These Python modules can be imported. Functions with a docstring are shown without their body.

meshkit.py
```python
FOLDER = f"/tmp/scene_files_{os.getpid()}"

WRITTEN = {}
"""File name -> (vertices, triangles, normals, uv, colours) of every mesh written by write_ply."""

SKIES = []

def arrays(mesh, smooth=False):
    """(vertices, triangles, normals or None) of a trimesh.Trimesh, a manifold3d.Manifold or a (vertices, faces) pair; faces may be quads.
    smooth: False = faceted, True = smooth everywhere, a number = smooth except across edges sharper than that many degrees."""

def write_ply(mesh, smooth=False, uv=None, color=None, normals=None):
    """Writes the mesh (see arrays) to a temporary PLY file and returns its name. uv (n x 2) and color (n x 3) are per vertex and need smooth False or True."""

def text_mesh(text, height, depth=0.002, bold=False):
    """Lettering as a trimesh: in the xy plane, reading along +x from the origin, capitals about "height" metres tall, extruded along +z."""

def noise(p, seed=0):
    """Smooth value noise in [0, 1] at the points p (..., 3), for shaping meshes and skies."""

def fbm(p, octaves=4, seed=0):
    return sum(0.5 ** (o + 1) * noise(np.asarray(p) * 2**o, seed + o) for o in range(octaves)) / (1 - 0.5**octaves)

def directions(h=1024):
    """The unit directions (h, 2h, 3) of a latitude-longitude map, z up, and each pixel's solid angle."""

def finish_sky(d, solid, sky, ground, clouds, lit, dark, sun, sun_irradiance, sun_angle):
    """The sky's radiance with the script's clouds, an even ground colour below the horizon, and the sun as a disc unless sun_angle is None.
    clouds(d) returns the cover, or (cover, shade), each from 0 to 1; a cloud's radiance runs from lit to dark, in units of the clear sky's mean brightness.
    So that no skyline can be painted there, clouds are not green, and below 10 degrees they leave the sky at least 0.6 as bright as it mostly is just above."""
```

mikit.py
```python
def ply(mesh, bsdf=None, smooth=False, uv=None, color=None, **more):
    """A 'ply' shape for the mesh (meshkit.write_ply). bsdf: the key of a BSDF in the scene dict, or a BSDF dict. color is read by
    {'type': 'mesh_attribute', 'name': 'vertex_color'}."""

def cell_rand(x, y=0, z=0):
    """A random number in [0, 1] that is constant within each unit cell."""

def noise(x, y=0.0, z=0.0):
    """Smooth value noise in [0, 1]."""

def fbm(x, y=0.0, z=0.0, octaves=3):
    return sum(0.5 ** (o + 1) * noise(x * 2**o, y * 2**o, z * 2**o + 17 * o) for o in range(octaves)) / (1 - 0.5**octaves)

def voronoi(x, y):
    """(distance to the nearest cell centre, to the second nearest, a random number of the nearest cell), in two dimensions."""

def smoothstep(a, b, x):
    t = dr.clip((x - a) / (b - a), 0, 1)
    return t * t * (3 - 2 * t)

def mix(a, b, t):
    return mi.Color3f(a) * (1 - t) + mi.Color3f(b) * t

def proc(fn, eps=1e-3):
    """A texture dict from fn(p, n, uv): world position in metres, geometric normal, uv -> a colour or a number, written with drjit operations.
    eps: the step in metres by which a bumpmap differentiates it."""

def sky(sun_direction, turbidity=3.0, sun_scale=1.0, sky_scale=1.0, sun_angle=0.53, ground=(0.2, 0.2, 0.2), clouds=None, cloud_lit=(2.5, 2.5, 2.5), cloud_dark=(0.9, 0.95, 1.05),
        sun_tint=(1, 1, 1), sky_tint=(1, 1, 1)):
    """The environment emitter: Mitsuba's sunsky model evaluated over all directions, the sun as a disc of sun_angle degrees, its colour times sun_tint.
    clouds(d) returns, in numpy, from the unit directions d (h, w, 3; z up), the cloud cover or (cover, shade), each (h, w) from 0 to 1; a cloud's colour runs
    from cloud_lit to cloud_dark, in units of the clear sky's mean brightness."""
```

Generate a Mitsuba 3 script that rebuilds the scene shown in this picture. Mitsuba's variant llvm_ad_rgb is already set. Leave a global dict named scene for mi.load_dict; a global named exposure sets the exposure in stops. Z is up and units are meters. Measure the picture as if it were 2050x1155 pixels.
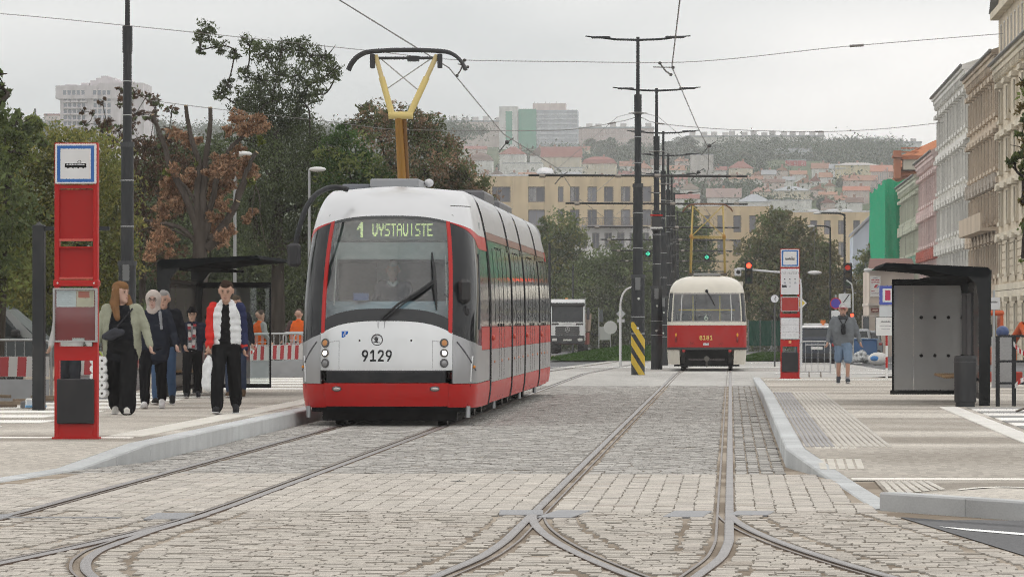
import math, random
import numpy as np, trimesh, manifold3d as m3, shapely.geometry as sg
import drjit as dr, mitsuba as mi, mikit, meshkit
from mikit import proc, noise, fbm, cell_rand, smoothstep, mix
T = mi.ScalarTransform4f
rng = np.random.default_rng(7)
scene, labels = {}, {}
PI = math.pi
# ------------------------------------------------------------------ camera, sky, exposure
CAM = np.array([0, 0, 1.496]); FOC = 8000.0        # focal length in photograph pixels (2050 wide)
_yaw, _pit = math.atan(438 / FOC), math.atan(61.5 / FOC)
FW = np.array([-math.sin(_yaw) * math.cos(_pit), math.cos(_yaw) * math.cos(_pit), math.sin(_pit)])
RT = np.array([math.cos(_yaw), math.sin(_yaw), 0]); UP = np.cross(RT, FW)
scene['camera'] = {'type': 'perspective', 'fov': math.degrees(2 * math.atan(1025 / FOC)), 'fov_axis': 'x', 'near_clip': 0.5, 'far_clip': 9000.0,
                   'to_world': T().look_at(origin=CAM.tolist(), target=(CAM + FW * 50).tolist(), up=[0, 0, 1]), 'medium': {'type': 'ref', 'id': 'haze_air'}}
exposure = 1.73
def _clouds(d):
    z = np.maximum(d[..., 2], 0)
    q = np.stack([d[..., 0] / (z + 0.12), d[..., 1] / (z + 0.12), z * 3], -1)
    n = meshkit.fbm(q * 1.3 + 3.7, 5, seed=4)
    p = np.stack([d[..., 0] * 7, d[..., 1] * 7, d[..., 2] * 19], -1)
    m = meshkit.fbm(p + 11.3, 5, seed=9)
    s = 0.62 - 0.50 * z - 0.24 * np.tanh((d[..., 0] + 0.06) * 16) * (1 - z) + 0.8 * (n - 0.5) + 2.4 * (m - 0.5)       # an overcast sky is brightest overhead
    return np.ones_like(z), np.clip(s, 0, 1)
scene['sky'] = mikit.sky((-0.35, -0.45, 0.82), turbidity=4, sun_scale=0.02, sun_angle=45, clouds=_clouds, cloud_lit=(3.55, 3.48, 3.40), cloud_dark=(2.20, 2.28, 2.30))
scene['haze_air'] = {'type': 'homogeneous', 'albedo': {'type': 'rgb', 'value': [0.95, 0.955, 0.96]}, 'sigma_t': 0.00028}

# ------------------------------------------------------------------ helpers
def ray(px, py):
    return FW + RT * (px - 1025) / FOC + UP * (577.5 - py) / FOC
def at(px, py, y):
    d = ray(px, py); return CAM + d * (y / d[1])
def gp(px, py, z=0.0):
    d = ray(px, py); return CAM + d * ((z - CAM[2]) / d[2])
def gz(y):                                         # the street falls gently beyond the stop
    return -0.0065 * np.clip(np.asarray(y, float) - 110, 0, 190)
def hillz(y):
    y = np.asarray(y, float)
    return np.where(y < 620, gz(y), -1.235 + np.clip(y - 620, 0, 1500) * 0.0622 + np.clip(y - 2120, 0, 3000) * 0.004)
def ppm(y):
    return FOC / y
def enc(rgb, n):
    c = np.clip(np.sqrt(np.asarray(rgb, float)) * 255, 0, 255).round()
    c = np.broadcast_to(c, (n, 3))
    return np.stack([c[:, 0] + (c[:, 1] + 0.5) / 256, c[:, 2] + 0.5], 1)
def hexa(m, b, t, rgb):
    v = np.vstack([b, t]); return m.flat(v, [[3, 2, 1, 0], [4, 5, 6, 7], [0, 1, 5, 4], [1, 2, 6, 5], [2, 3, 7, 6], [3, 0, 4, 7]], rgb)
class M:
    """Collects shaped pieces with a colour each into one mesh."""
    def __init__(self): self.v, self.f, self.c, self.n = [], [], [], 0
    def add(self, v, f, rgb):
        v = np.asarray(v, float).reshape(-1, 3); f = np.asarray(f, int)
        if f.shape[1] == 4: f = np.vstack([f[:, [0, 1, 2]], f[:, [0, 2, 3]]])
        self.v.append(v); self.f.append(f + self.n); self.n += len(v)
        rgb = np.asarray(rgb, float)
        self.c.append(enc(rgb, len(v)))
        return self
    def flat(self, v, f, rgb):
        v = np.asarray(v, float); f = np.asarray(f, int)
        return self.add(v[f].reshape(-1, 3), np.arange(f.size).reshape(f.shape), rgb)
    def box(self, x0, x1, y0, y1, z0, z1, rgb, ch=0.0, rz=0.0, o=None):
        return self.obox(((x0 + x1) / 2, (y0 + y1) / 2, (z0 + z1) / 2), (x1 - x0, y1 - y0, z1 - z0), rgb, ch, rz, o)
    def obox(self, c, s, rgb, ch=0.0, rz=0.0, o=None, R=None):
        s = np.asarray(s, float) / 2
        if ch:
            ch = min(ch, *(s * 0.9)); v = _CHV * 0 + np.sign(_CHV) * s
            v = v - np.sign(_CHV) * ch * (np.abs(_CHV) < 0.95)
            f = _CHF
        else: v, f = _BXV * s, _BXF
        v = np.asarray(v) + 0
        if R is not None: v = v @ np.asarray(R).T
        v = v + np.asarray(c, float)
        if rz:
            o_ = np.asarray(o if o is not None else c, float); ca, sa = math.cos(rz), math.sin(rz); q = v - o_
            v = np.stack([q[:, 0] * ca - q[:, 1] * sa, q[:, 0] * sa + q[:, 1] * ca, q[:, 2]], 1) + o_
        return self.flat(v, f, rgb)
    def tube(self, p, r, rgb, n=8, cap=True):
        p = np.asarray(p, float); r = np.broadcast_to(np.asarray(r, float), (len(p),))
        t = np.gradient(p, axis=0); t /= np.linalg.norm(t, axis=1, keepdims=True) + 1e-12
        a = np.cross(t[0], [0, 0, 1.0] if abs(t[0, 2]) < 0.9 else [1.0, 0, 0]); A = []
        for k in range(len(p)):
            a = a - t[k] * (a @ t[k]); a = a / (np.linalg.norm(a) + 1e-12); A.append(a)
        A = np.array(A); B_ = np.cross(t, A); th = np.arange(n) * 2 * PI / n
        v = p[:, None] + r[:, None, None] * (np.cos(th)[None, :, None] * A[:, None] + np.sin(th)[None, :, None] * B_[:, None])
        i, j = np.meshgrid(np.arange(len(p) - 1), np.arange(n), indexing='ij'); k = (j + 1) % n
        f = np.stack([i * n + j, i * n + k, (i + 1) * n + k, (i + 1) * n + j], -1).reshape(-1, 4)
        self.add(v.reshape(-1, 3), f, rgb)
        if cap:
            for e, s in ((0, -1), (-1, 1)):
                ring = v[e]; q = np.arange(n); nx = (q + 1) % n
                ff = np.stack([q * 0 + n, q, nx] if s > 0 else [q * 0 + n, nx, q], 1)
                self.add(np.vstack([ring, p[e]]), ff, rgb)
        return self
    def cyl(self, p0, p1, r, rgb, r1=None, n=12):
        return self.tube([p0, p1], [r, r if r1 is None else r1], rgb, n)
    def grid(self, g, rgb, flip=False):
        g = np.asarray(g, float); a, b = g.shape[:2]
        i, j = np.meshgrid(np.arange(a - 1), np.arange(b - 1), indexing='ij')
        f = np.stack([i * b + j, (i + 1) * b + j, (i + 1) * b + j + 1, i * b + j + 1], -1).reshape(-1, 4)
        return self.add(g.reshape(-1, 3), f[:, ::-1] if flip else f, rgb)
    def lathe(self, prof, c, rgb, n=20, sx=1.0, sy=1.0):
        prof = np.asarray(prof, float); th = np.linspace(0, 2 * PI, n + 1)
        g = np.stack([c[0] + sx * prof[:, :1] * np.cos(th), c[1] + sy * prof[:, :1] * np.sin(th), c[2] + prof[:, 1:2] + 0 * th], -1)
        for k in range(len(prof) - 1): self.grid(g[k:k + 2], rgb, True)
        return self
    def ell(self, c, r, rgb, nu=10, nv=14, R=None):
        u = np.linspace(0, PI, nu + 1); w = np.linspace(0, 2 * PI, nv + 1)
        g = np.stack([np.outer(np.sin(u), np.cos(w)), np.outer(np.sin(u), np.sin(w)), np.outer(np.cos(u), np.ones_like(w))], -1) * np.asarray(r, float)
        if R is not None: g = g @ np.asarray(R).T
        return self.grid(g + np.asarray(c, float), rgb)
    def prism(self, poly, lo, hi, rgb, axes=(0, 1, 2)):
        """polygon in the plane of axes[0], axes[1], from lo to hi along axes[2]"""
        P = poly if hasattr(poly, 'exterior') else sg.Polygon(poly)
        m = trimesh.creation.extrude_polygon(P, hi - lo, engine='earcut')
        v = np.zeros((len(m.vertices), 3)); w = np.array(m.vertices); w[:, 2] += lo
        for k in range(3): v[:, axes[k]] = w[:, k]
        f = np.array(m.faces)
        if axes in ((0, 2, 1), (1, 0, 2), (2, 1, 0)): f = f[:, ::-1]
        return self.flat(v, f, rgb)
    def text(self, s, h, rgb, c, ax=(1, 0, 0), ay=(0, 0, 1), depth=0.004, bold=False, w=None):
        t = meshkit.text_mesh(s, h, depth, bold); v = np.array(t.vertices); mid = (v.min(0) + v.max(0)) / 2
        v[:, :2] -= mid[:2]
        if w: v[:, 0] *= w / (v[:, 0].max() - v[:, 0].min())
        ax, ay = np.asarray(ax, float), np.asarray(ay, float)
        return self.flat(np.asarray(c, float) + v[:, :1] * ax + v[:, 1:2] * ay + v[:, 2:] * np.cross(ax, ay), np.array(t.faces), rgb)
    def tri(self, mesh, rgb):
        return self.add(np.array(mesh.vertices), np.array(mesh.faces), rgb)
    def move(self, rz=0.0, t=(0, 0, 0), s=1.0):
        ca, sa = math.cos(rz), math.sin(rz)
        self.v = [np.stack([(q[:, 0] * ca - q[:, 1] * sa) * s + t[0], (q[:, 0] * sa + q[:, 1] * ca) * s + t[1], q[:, 2] * s + t[2]], 1) for q in self.v]
        return self
    def dict(self, mat):
        return mikit.ply((np.vstack(self.v), np.vstack(self.f)), mat, smooth=True, uv=np.vstack(self.c))
    def put(self, parent, name, mat, label=None, to_world=None):
        if not self.v: return None
        return add_part(parent, name, self.dict(mat), label, to_world)
_BXV = np.array([[x, y, z] for x in (-1, 1) for y in (-1, 1) for z in (-1, 1)], float)
_BXF = np.array([[0, 1, 3, 2], [4, 6, 7, 5], [0, 4, 5, 1], [2, 3, 7, 6], [0, 2, 6, 4], [1, 5, 7, 3]])
_CHV = np.array([[x * (1 if k == 0 else .9), y * (1 if k == 1 else .9), z * (1 if k == 2 else .9)] for x in (-1, 1) for y in (-1, 1) for z in (-1, 1) for k in range(3)], float)
_h = trimesh.convex.convex_hull(_CHV); _CHF = None
def _chf():
    v = np.array(_h.vertices); idx = np.array([np.argmin(np.linalg.norm(_CHV - q, axis=1)) for q in v]); return idx[np.array(_h.faces)]
_CHF = _chf()
_used = {}
def number(key):
    n = _used.get(key, -1) + 1; _used[key] = n
    return key if n == 0 else f'{key}_{n:03d}'
def thing(name, label, cat, group=None):
    k = number(name); labels[k] = {'label': label, 'category': cat}
    if group: labels[k]['group'] = group
    return k
def add_part(parent, name, d, label=None, to_world=None):
    k = number(f'{parent}__{name}') if parent else number(name)
    if to_world is not None: d = {**d, 'to_world': to_world}
    scene[k] = d
    if label: labels[k] = {'label': label}
    return k
def struct(name, d=None, kind='structure', label=None):
    k = number(name); labels[k] = {'kind': kind}
    if label: labels[k]['label'] = label
    if d is not None: scene[k] = d
    return k
def single(m, name, mat, label, cat, group=None):
    k = thing(name, label, cat, group); scene[k] = m.dict(mat); return k
def jit(rgb, a, n=None):
    rgb = np.asarray(rgb, float)
    return rgb * (1 + a * (rng.random() - 0.5) * 2) if n is None else rgb * (1 + a * (rng.random((n, 1)) - 0.5) * 2)
def spline(pts, n):
    pts = np.asarray(pts, float); t = np.r_[0, np.cumsum(np.linalg.norm(np.diff(pts, axis=0), axis=1))]
    from scipy.interpolate import PchipInterpolator
    return PchipInterpolator(t, pts)(np.linspace(0, t[-1], n))

# ------------------------------------------------------------------ materials: the colour of each piece travels in its uv
def dec(uv):
    u, v = mi.Float(uv.x), mi.Float(uv.y)
    r = dr.floor(u); g = dr.floor((u - r) * 256); b = dr.floor(v)
    return mi.Color3f(dr.square(r / 255), dr.square(g / 255), dr.square(b / 255))
def two(d): return {'type': 'twosided', 'bsdf': d}
def pbr(fn, rough, spec=0.4, **k):
    return {'type': 'principled', 'base_color': proc(fn), 'roughness': rough, 'specular': spec, **k}
def _matte(p, n, uv):
    return dec(uv) * (0.80 + 0.25 * fbm(p.x * 2.3, p.y * 2.3, p.z * 2.3, 3) + 0.16 * noise(p.x * 31, p.y * 31, p.z * 31))
def _paint(p, n, uv):
    d = fbm(p.x * 3 + 5, p.y * 3, p.z * 1.2, 3)
    return mix(dec(uv) * (0.93 + 0.12 * d), mi.Color3f(0.16, 0.14, 0.12), 0.10 * smoothstep(0.5, 0.8, d))
def _cloth(p, n, uv):
    return dec(uv) * (0.78 + 0.3 * fbm(p.x * 14, p.y * 14, p.z * 14, 3) + 0.15 * noise(p.x * 160, p.y * 160, p.z * 160))
def _plaster(p, n, uv):
    st = fbm(p.x * 0.9 + p.y * 0.9, 3.0, p.z * 0.12, 3); gr = fbm(p.x * 0.25, p.y * 0.25, p.z * 0.25, 4)
    return dec(uv) * (0.62 + 0.34 * gr + 0.36 * st)
def _leaf(p, n, uv):
    return dec(uv) * (0.55 + 0.8 * fbm(p.x * 0.9, p.y * 0.9, p.z * 0.9, 3))
def _stone(p, n, uv):
    return dec(uv) * (0.72 + 0.32 * fbm(p.x * 9, p.y * 9, p.z * 9, 3) + 0.22 * noise(p.x * 70, p.y * 70, p.z * 70))
def _bark(p, n, uv):
    return dec(uv) * (0.45 + 1.0 * fbm(p.x * 9, p.y * 9, p.z * 1.6, 4))
def _metal(p, n, uv):
    return dec(uv) * (0.85 + 0.25 * fbm(p.x * 6, p.y * 6, p.z * 6, 3))
scene['matte'] = two(pbr(_matte, 0.85, 0.25))
scene['paint'] = two(pbr(_paint, 0.42, 0.35))
scene['gloss'] = two(pbr(_paint, 0.30, 0.3, clearcoat=0.35, clearcoat_gloss=0.92))
scene['cloth'] = two(pbr(_cloth, 0.95, 0.15))
scene['skin'] = two({'type': 'principled', 'base_color': proc(_metal), 'roughness': 0.55, 'specular': 0.35})
scene['plaster'] = two(pbr(_plaster, 0.92, 0.2))
scene['leaf'] = {'type': 'principledthin', 'base_color': proc(_leaf), 'roughness': 0.6, 'diff_trans': 1.1, 'spec_trans': 0.0, 'eta': 1.3}
scene['stone'] = two({'type': 'bumpmap', 'arbitrary': proc(lambda p, n, uv: fbm(p.x * 40, p.y * 40, p.z * 40, 2), 2e-3), 'scale': 0.004, 'bsdf': pbr(_stone, 0.82, 0.3)})
scene['bark'] = two(pbr(_bark, 0.95, 0.1))
scene['metal'] = two(pbr(_metal, 0.42, 0.5, metallic=0.75))
scene['steel'] = two(pbr(_metal, 0.28, 0.5, metallic=0.9))
scene['silver'] = two(pbr(_paint, 0.30, 0.5, metallic=0.45, clearcoat=0.6, clearcoat_gloss=0.9))
scene['black_glass'] = two(pbr(_metal, 0.06, 0.28))
scene['pane'] = {'type': 'thindielectric', 'int_ior': 1.5, 'specular_transmittance': {'type': 'rgb', 'value': [0.80, 0.86, 0.85]}}
scene['tint_pane'] = {'type': 'thindielectric', 'int_ior': 1.6, 'specular_transmittance': {'type': 'rgb', 'value': [0.68, 0.76, 0.76]}}
# ------------------------------------------------------------------ ground, hills, paving, rails
def _asph(p, n, uv):
    d = fbm(p.x * 0.6, p.y * 0.25, 1.0, 4); g = noise(p.x * 60, p.y * 60, 2.0)
    return mi.Color3f(0.115, 0.115, 0.118) * (0.7 + 0.45 * d + 0.25 * g)
scene['asphalt'] = two({'type': 'bumpmap', 'arbitrary': proc(lambda p, n, uv: noise(p.x * 70, p.y * 70, 0.0), 3e-3), 'scale': 0.004, 'bsdf': pbr(_asph, 0.85, 0.3)})
def _mortar(p, n, uv):
    d = fbm(p.x * 1.2, p.y * 1.2, 0.0, 4)
    return mix((0.17, 0.14, 0.11), (0.29, 0.25, 0.205), smoothstep(0.3, 0.7, d))
scene['mortar'] = two(pbr(_mortar, 0.95, 0.1))
def _far_sett(p, n, uv):
    r = dr.floor(p.y / 0.13); c = cell_rand(r, dr.floor(p.x / 0.16 + cell_rand(r, 3) * 5), 1)
    d = fbm(p.x * 0.7, p.y * 0.18, 0.0, 4); e = fbm(p.x * 5, p.y * 1.6, 3.0, 3)
    return mi.Color3f(0.345, 0.335, 0.315) * (0.62 + 0.3 * d + 0.22 * c + 0.22 * e)
scene['far_sett'] = two({'type': 'bumpmap', 'arbitrary': proc(lambda p, n, uv: fbm(p.x * 7, p.y * 7, 0.0, 2), 1e-2), 'scale': 0.02, 'bsdf': pbr(_far_sett, 0.85, 0.3)})
def _mosaic(p, n, uv):
    r = cell_rand(dr.floor(p.x / 0.06), dr.floor(p.y / 0.06), 2)
    b = noise(0.5, p.y * 0.9 + 0.25 * noise(p.x * 0.35, p.y * 0.3), 7.0); w = fbm(p.x * 0.5, p.y * 0.5, 2.0, 3)
    c = mix((0.24, 0.215, 0.185), (0.43, 0.40, 0.355), smoothstep(0.15, 0.85, b * 0.75 + w * 0.4 - 0.05))
    return c * (0.75 + 0.3 * r + 0.15 * w)
scene['mosaic'] = two({'type': 'bumpmap', 'arbitrary': proc(lambda p, n, uv: noise(p.x * 18, p.y * 18, 0.0), 6e-3), 'scale': 0.008, 'bsdf': pbr(_mosaic, 0.9, 0.2)})
def _concrete(p, n, uv):
    d = fbm(p.x * 1.7, p.y * 1.7, p.z * 1.7, 4); st = fbm(p.x * 6 + p.y * 6, 0.0, p.z * 0.6, 3); g = noise(p.x * 90, p.y * 90, p.z * 90)
    return dec(uv) * (0.66 + 0.3 * d + 0.18 * st + 0.14 * g)
scene['granite'] = two(pbr(_concrete, 0.8, 0.3))
def _dirt(p, n, uv):
    d = fbm(p.x * 0.8, p.y * 0.4, 0.0, 4)
    return mix((0.15, 0.12, 0.09), (0.32, 0.28, 0.23), d) * (0.8 + 0.4 * noise(p.x * 9, p.y * 9, 0.0))
scene['dirt'] = two(pbr(_dirt, 0.95, 0.1))
def _hill(p, n, uv):
    d = fbm(p.x * 0.02, p.y * 0.02, 0.0, 4)
    return mix((0.035, 0.055, 0.025), (0.085, 0.10, 0.05), d)
scene['hill_grass'] = two(pbr(_hill, 0.95, 0.1))
_ys = np.r_[5, 40, 110, np.linspace(130, 300, 18), 450, 619.9]; _xs = np.linspace(-260, 240, 21)
X, Y = np.meshgrid(_xs, _ys); struct('ground', M().grid(np.stack([X, Y, gz(Y) - 0.06], -1), (1, 1, 1), True).dict('asphalt'))
_ys = np.linspace(619.9, 3400, 60); _xs = np.linspace(-900, 700, 60)
X, Y = np.meshgrid(_xs, _ys); Z = hillz(Y) - 0.06 + 7 * (meshkit.fbm(np.stack([X / 160, Y / 160, 0 * X], -1), 3, 5) - 0.5) * np.clip((Y - 700) / 300, 0, 1)
struct('hills', M().grid(np.stack([X, Y, Z], -1), (1, 1, 1), True).dict('hill_grass'))
# rails: x of the gauge-side edge against y
from scipy.interpolate import PchipInterpolator as PCH
def sp(*pts): a = np.array(sorted(pts), float); return PCH(a[:, 0], a[:, 1])
_c = sp((20, -.36), (22, -.29), (23.3, -.19), (25.6, -.035), (27.5, 0), (31, 0), (320, 0))
_d = lambda y: 0.93 * (np.clip(31 - y, 0, 20) / 7.6) ** 1.6
RAILS = [  # (function, y0, y1, groove side)
    (lambda y: -1.485 + _c(y), 20, 320, 1), (lambda y: -0.05 + _c(y), 20, 320, -1),
    (lambda y: -1.485 + _d(y), 20, 30.6, 1), (lambda y: -0.05 + _d(y), 20, 30.6, -1)]
_l1 = lambda y: -0.44 * (np.clip(31 - y, 0, 20) / 6.35) ** 1.6
_l2 = sp((20, .95), (22, .56), (23, .32), (23.8, .14), (25, -.03), (26, -.09), (27.7, -.09), (30, -.03), (33, 0), (320, 0))
RAILS += [(lambda y: -5.475 + _l1(y), 20, 320, 1), (lambda y: -4.04 + _l1(y), 20, 30.4, -1), (lambda y: -5.475 + _l2(y), 20, 30.4, 1), (lambda y: -4.04 + _l2(y), 20, 320, -1)]
track = struct('tram_track')
_prof = np.array([(.072, -.05), (.072, .001), (.066, .005), (.012, .006), (.004, .0), (.001, -.045), (-.040, -.045), (-.043, -.002), (-.047, .001), (-.062, .001), (-.066, -.05)])
for fn, y0, y1, gs in RAILS:
    ys = np.r_[np.arange(y0, min(y1, 34), .2), np.arange(34, y1, 2.0)] if y1 > 40 else np.arange(y0, y1 + .1, .2)
    xs = fn(ys); tx = np.gradient(xs, ys); nn = np.stack([np.ones_like(tx), -tx], 1) / np.sqrt(1 + tx ** 2)[:, None]
    m = M(); g = np.zeros((len(ys), len(_prof), 3))
    for k, (o, z) in enumerate(_prof):     # positive o is away from the groove
        off = -gs * o; g[:, k, 0] = xs + nn[:, 0] * off; g[:, k, 1] = ys + nn[:, 1] * off; g[:, k, 2] = z + gz(ys)
    cols = [(.16, .12, .10), (.31, .29, .28), (.33, .31, .30), (.26, .24, .23), (.08, .06, .05), (.06, .05, .04), (.06, .05, .04), (.24, .21, .19), (.26, .23, .21), (.18, .14, .11)]
    for k in range(len(_prof) - 1): m.grid(g[:, k:k + 2], cols[k], gs > 0)
    m.put(track, 'rail', 'metal')
for (x, y, w, l, rz) in [(-1.62, 30.9, .34, .7, .05), (-.33, 30.75, .3, .9, -.08), (-1.28, 30.7, .26, 1.1, -.1), (.16, 30.9, .3, .6, -.1), (-4.26, 30.2, .3, .9, .03), (-5.62, 29.9, .3, .9, .03)]:
    M().obox((x, y, -.004), (w, l, .02), (.30, .30, .31), .004, rz).put(track, 'switch_plate', 'metal')
m = M().obox((-5.1, 29.95, -.006), (1.0, .16, .02), (.22, .22, .22), .003); m.put(track, 'drain_grate', 'metal')
m = M().lathe([(0, .004), (.07, .004), (.08, -.02)], (-2.52, 36.9, 0), (.05, .05, .05)); m.put(track, 'drain_cover', 'metal')
# setts
def xl(y): return np.interp(y, [20, 34, 36.7, 39.5, 41.8, 200], [-7.4, -7.15, -6.72, -6.47, -6.10, -6.12])
def xr(y): return np.interp(y, [22, 25.2, 31.2, 31.5, 37.7, 40.8, 200], [2.15, 1.87, 1.16, 1.12, .92, .55, .55])
def rail_x(y): return sorted(float(fn(y)) for fn, a, b, _ in RAILS if a <= y <= b)
def gaps(y, lo, hi):
    if y < 31: return [q for a, b in gaps0(y, lo, hi) for q in ([(a, b)] if b - a < .75 else [(a, a + .20), (a + .218, b - .218), (b - .20, b)])]
    return gaps0(y, lo, hi)
def gaps0(y, lo, hi):
    e = [lo]; out = []
    for x in rail_x(y) + [hi]:
        if x - .085 > e[0] + .05 and x <= hi: out.append((e[0], (x - .085) if x < hi else hi))
        e[0] = max(e[0], x + .085)
    return out
S = []   # cx, cy, w, l, dz, tone, zone
y = 22.3
while y < 31.0:
    l = .125 + .045 * rng.random(); yc = y + l / 2; wob = .03 * math.sin(yc * 1.7)
    for a, b in gaps(yc, max(xl(yc), -.19 * yc - .3), xr(yc)):
        x = a + .04 * rng.random()
        while x < b - .06:
            w = min(.10 + .10 * rng.random(), b - x); S.append((x + w / 2, yc + wob * .3 + .008 * rng.normal(), w - .003 - .006 * rng.random(), l - .003 - .007 * rng.random(), (.0011 * rng.normal() - (.003 + .007 * rng.random()) * (rng.random() < .12)), rng.random(), 0)); x += w
    y += l
for a, b in gaps(34.0, -7.2, 1.14):
    n = max(1, round((b - a) / .155)); pw = (b - a) / n
    for k in range(n):
        y = 31.05 + .1 * rng.random()
        while y < 38.65:
            l = min(.16 + .12 * rng.random(), 38.7 - y); yc = y + l / 2; xc = a + pw * (k + .5)
            if xl(yc) + .3 < xc < xr(yc) - .02 and xc > -.19 * yc - .3: S.append((xc, yc, pw - .0015 - .003 * rng.random(), l - .002 - .005 * rng.random(), (.0005 * rng.normal() - .003 * (rng.random() < .06)), rng.random(), 1))
            y += l
y = 38.72; YFAR = 90.0
while y < YFAR:
    l = .115 + .04 * rng.random(); yc = y + l / 2
    for a, b in gaps(yc, xl(yc), .04):
        x = a + .03 * rng.random()
        while x < b - .05:
            w = min(.11 + .10 * rng.random(), b - x); S.append((x + w / 2, yc + .012 * rng.normal(), w - .008 - .012 * rng.random(), l - .010 - .014 * rng.random(), (.0018 * rng.normal() - (.004 + .008 * rng.random()) * (rng.random() < .2)), rng.random(), 2)); x += w
    y += l
for k in range(4):
    y = 38.75
    while y < YFAR:
        l = .14 + .08 * rng.random(); yc = y + l / 2; xc = .10 + .125 * k
        if xc < xr(yc) - .05: S.append((xc, yc, .105, l - .02, .005 * rng.normal(), rng.random(), 3))
        y += l
S = np.array(S)
def setts(S, hi=True):
    n = len(S); h = np.stack([S[:, 2], S[:, 3]], 1) / 2
    cor = np.array([(-1, -1), (1, -1), (1, 1), (-1, 1)]); tilt = rng.normal(0, .006, (n, 2)) * np.where(S[:, 6] == 1, .35, 1.0)[:, None]
    sk = rng.normal(0, .006, (n, 4, 2))
    R = []
    for ins, dz in ((0.0, -.045), (0.0, -.010), (.004, 0.0)):
        q = cor[None] * (h[:, None] - ins) + sk
        z = dz + S[:, 4:5] + q[..., 0] * tilt[:, :1] + q[..., 1] * tilt[:, 1:]
        R.append(np.stack([q[..., 0] + S[:, None, 0], q[..., 1] + S[:, None, 1], z + gz(S[:, None, 1])], -1))
    v = np.stack(R, 1).reshape(-1, 3)
    i = np.arange(4); k = (i + 1) % 4
    f = np.vstack([np.stack([i, k, k + 4, i + 4], 1), np.stack([i + 4, k + 4, k + 8, i + 8], 1), [[8, 9, 10, 11]]])
    f = (f[None] + (np.arange(n) * 12)[:, None, None]).reshape(-1, 4)
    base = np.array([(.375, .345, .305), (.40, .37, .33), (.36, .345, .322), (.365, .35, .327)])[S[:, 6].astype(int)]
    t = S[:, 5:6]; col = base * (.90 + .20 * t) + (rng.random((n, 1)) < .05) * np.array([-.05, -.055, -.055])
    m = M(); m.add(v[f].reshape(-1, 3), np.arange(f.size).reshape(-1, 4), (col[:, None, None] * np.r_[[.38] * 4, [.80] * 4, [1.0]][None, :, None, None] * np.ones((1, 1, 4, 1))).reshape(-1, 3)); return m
pav = struct('sett_paving')
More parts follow.
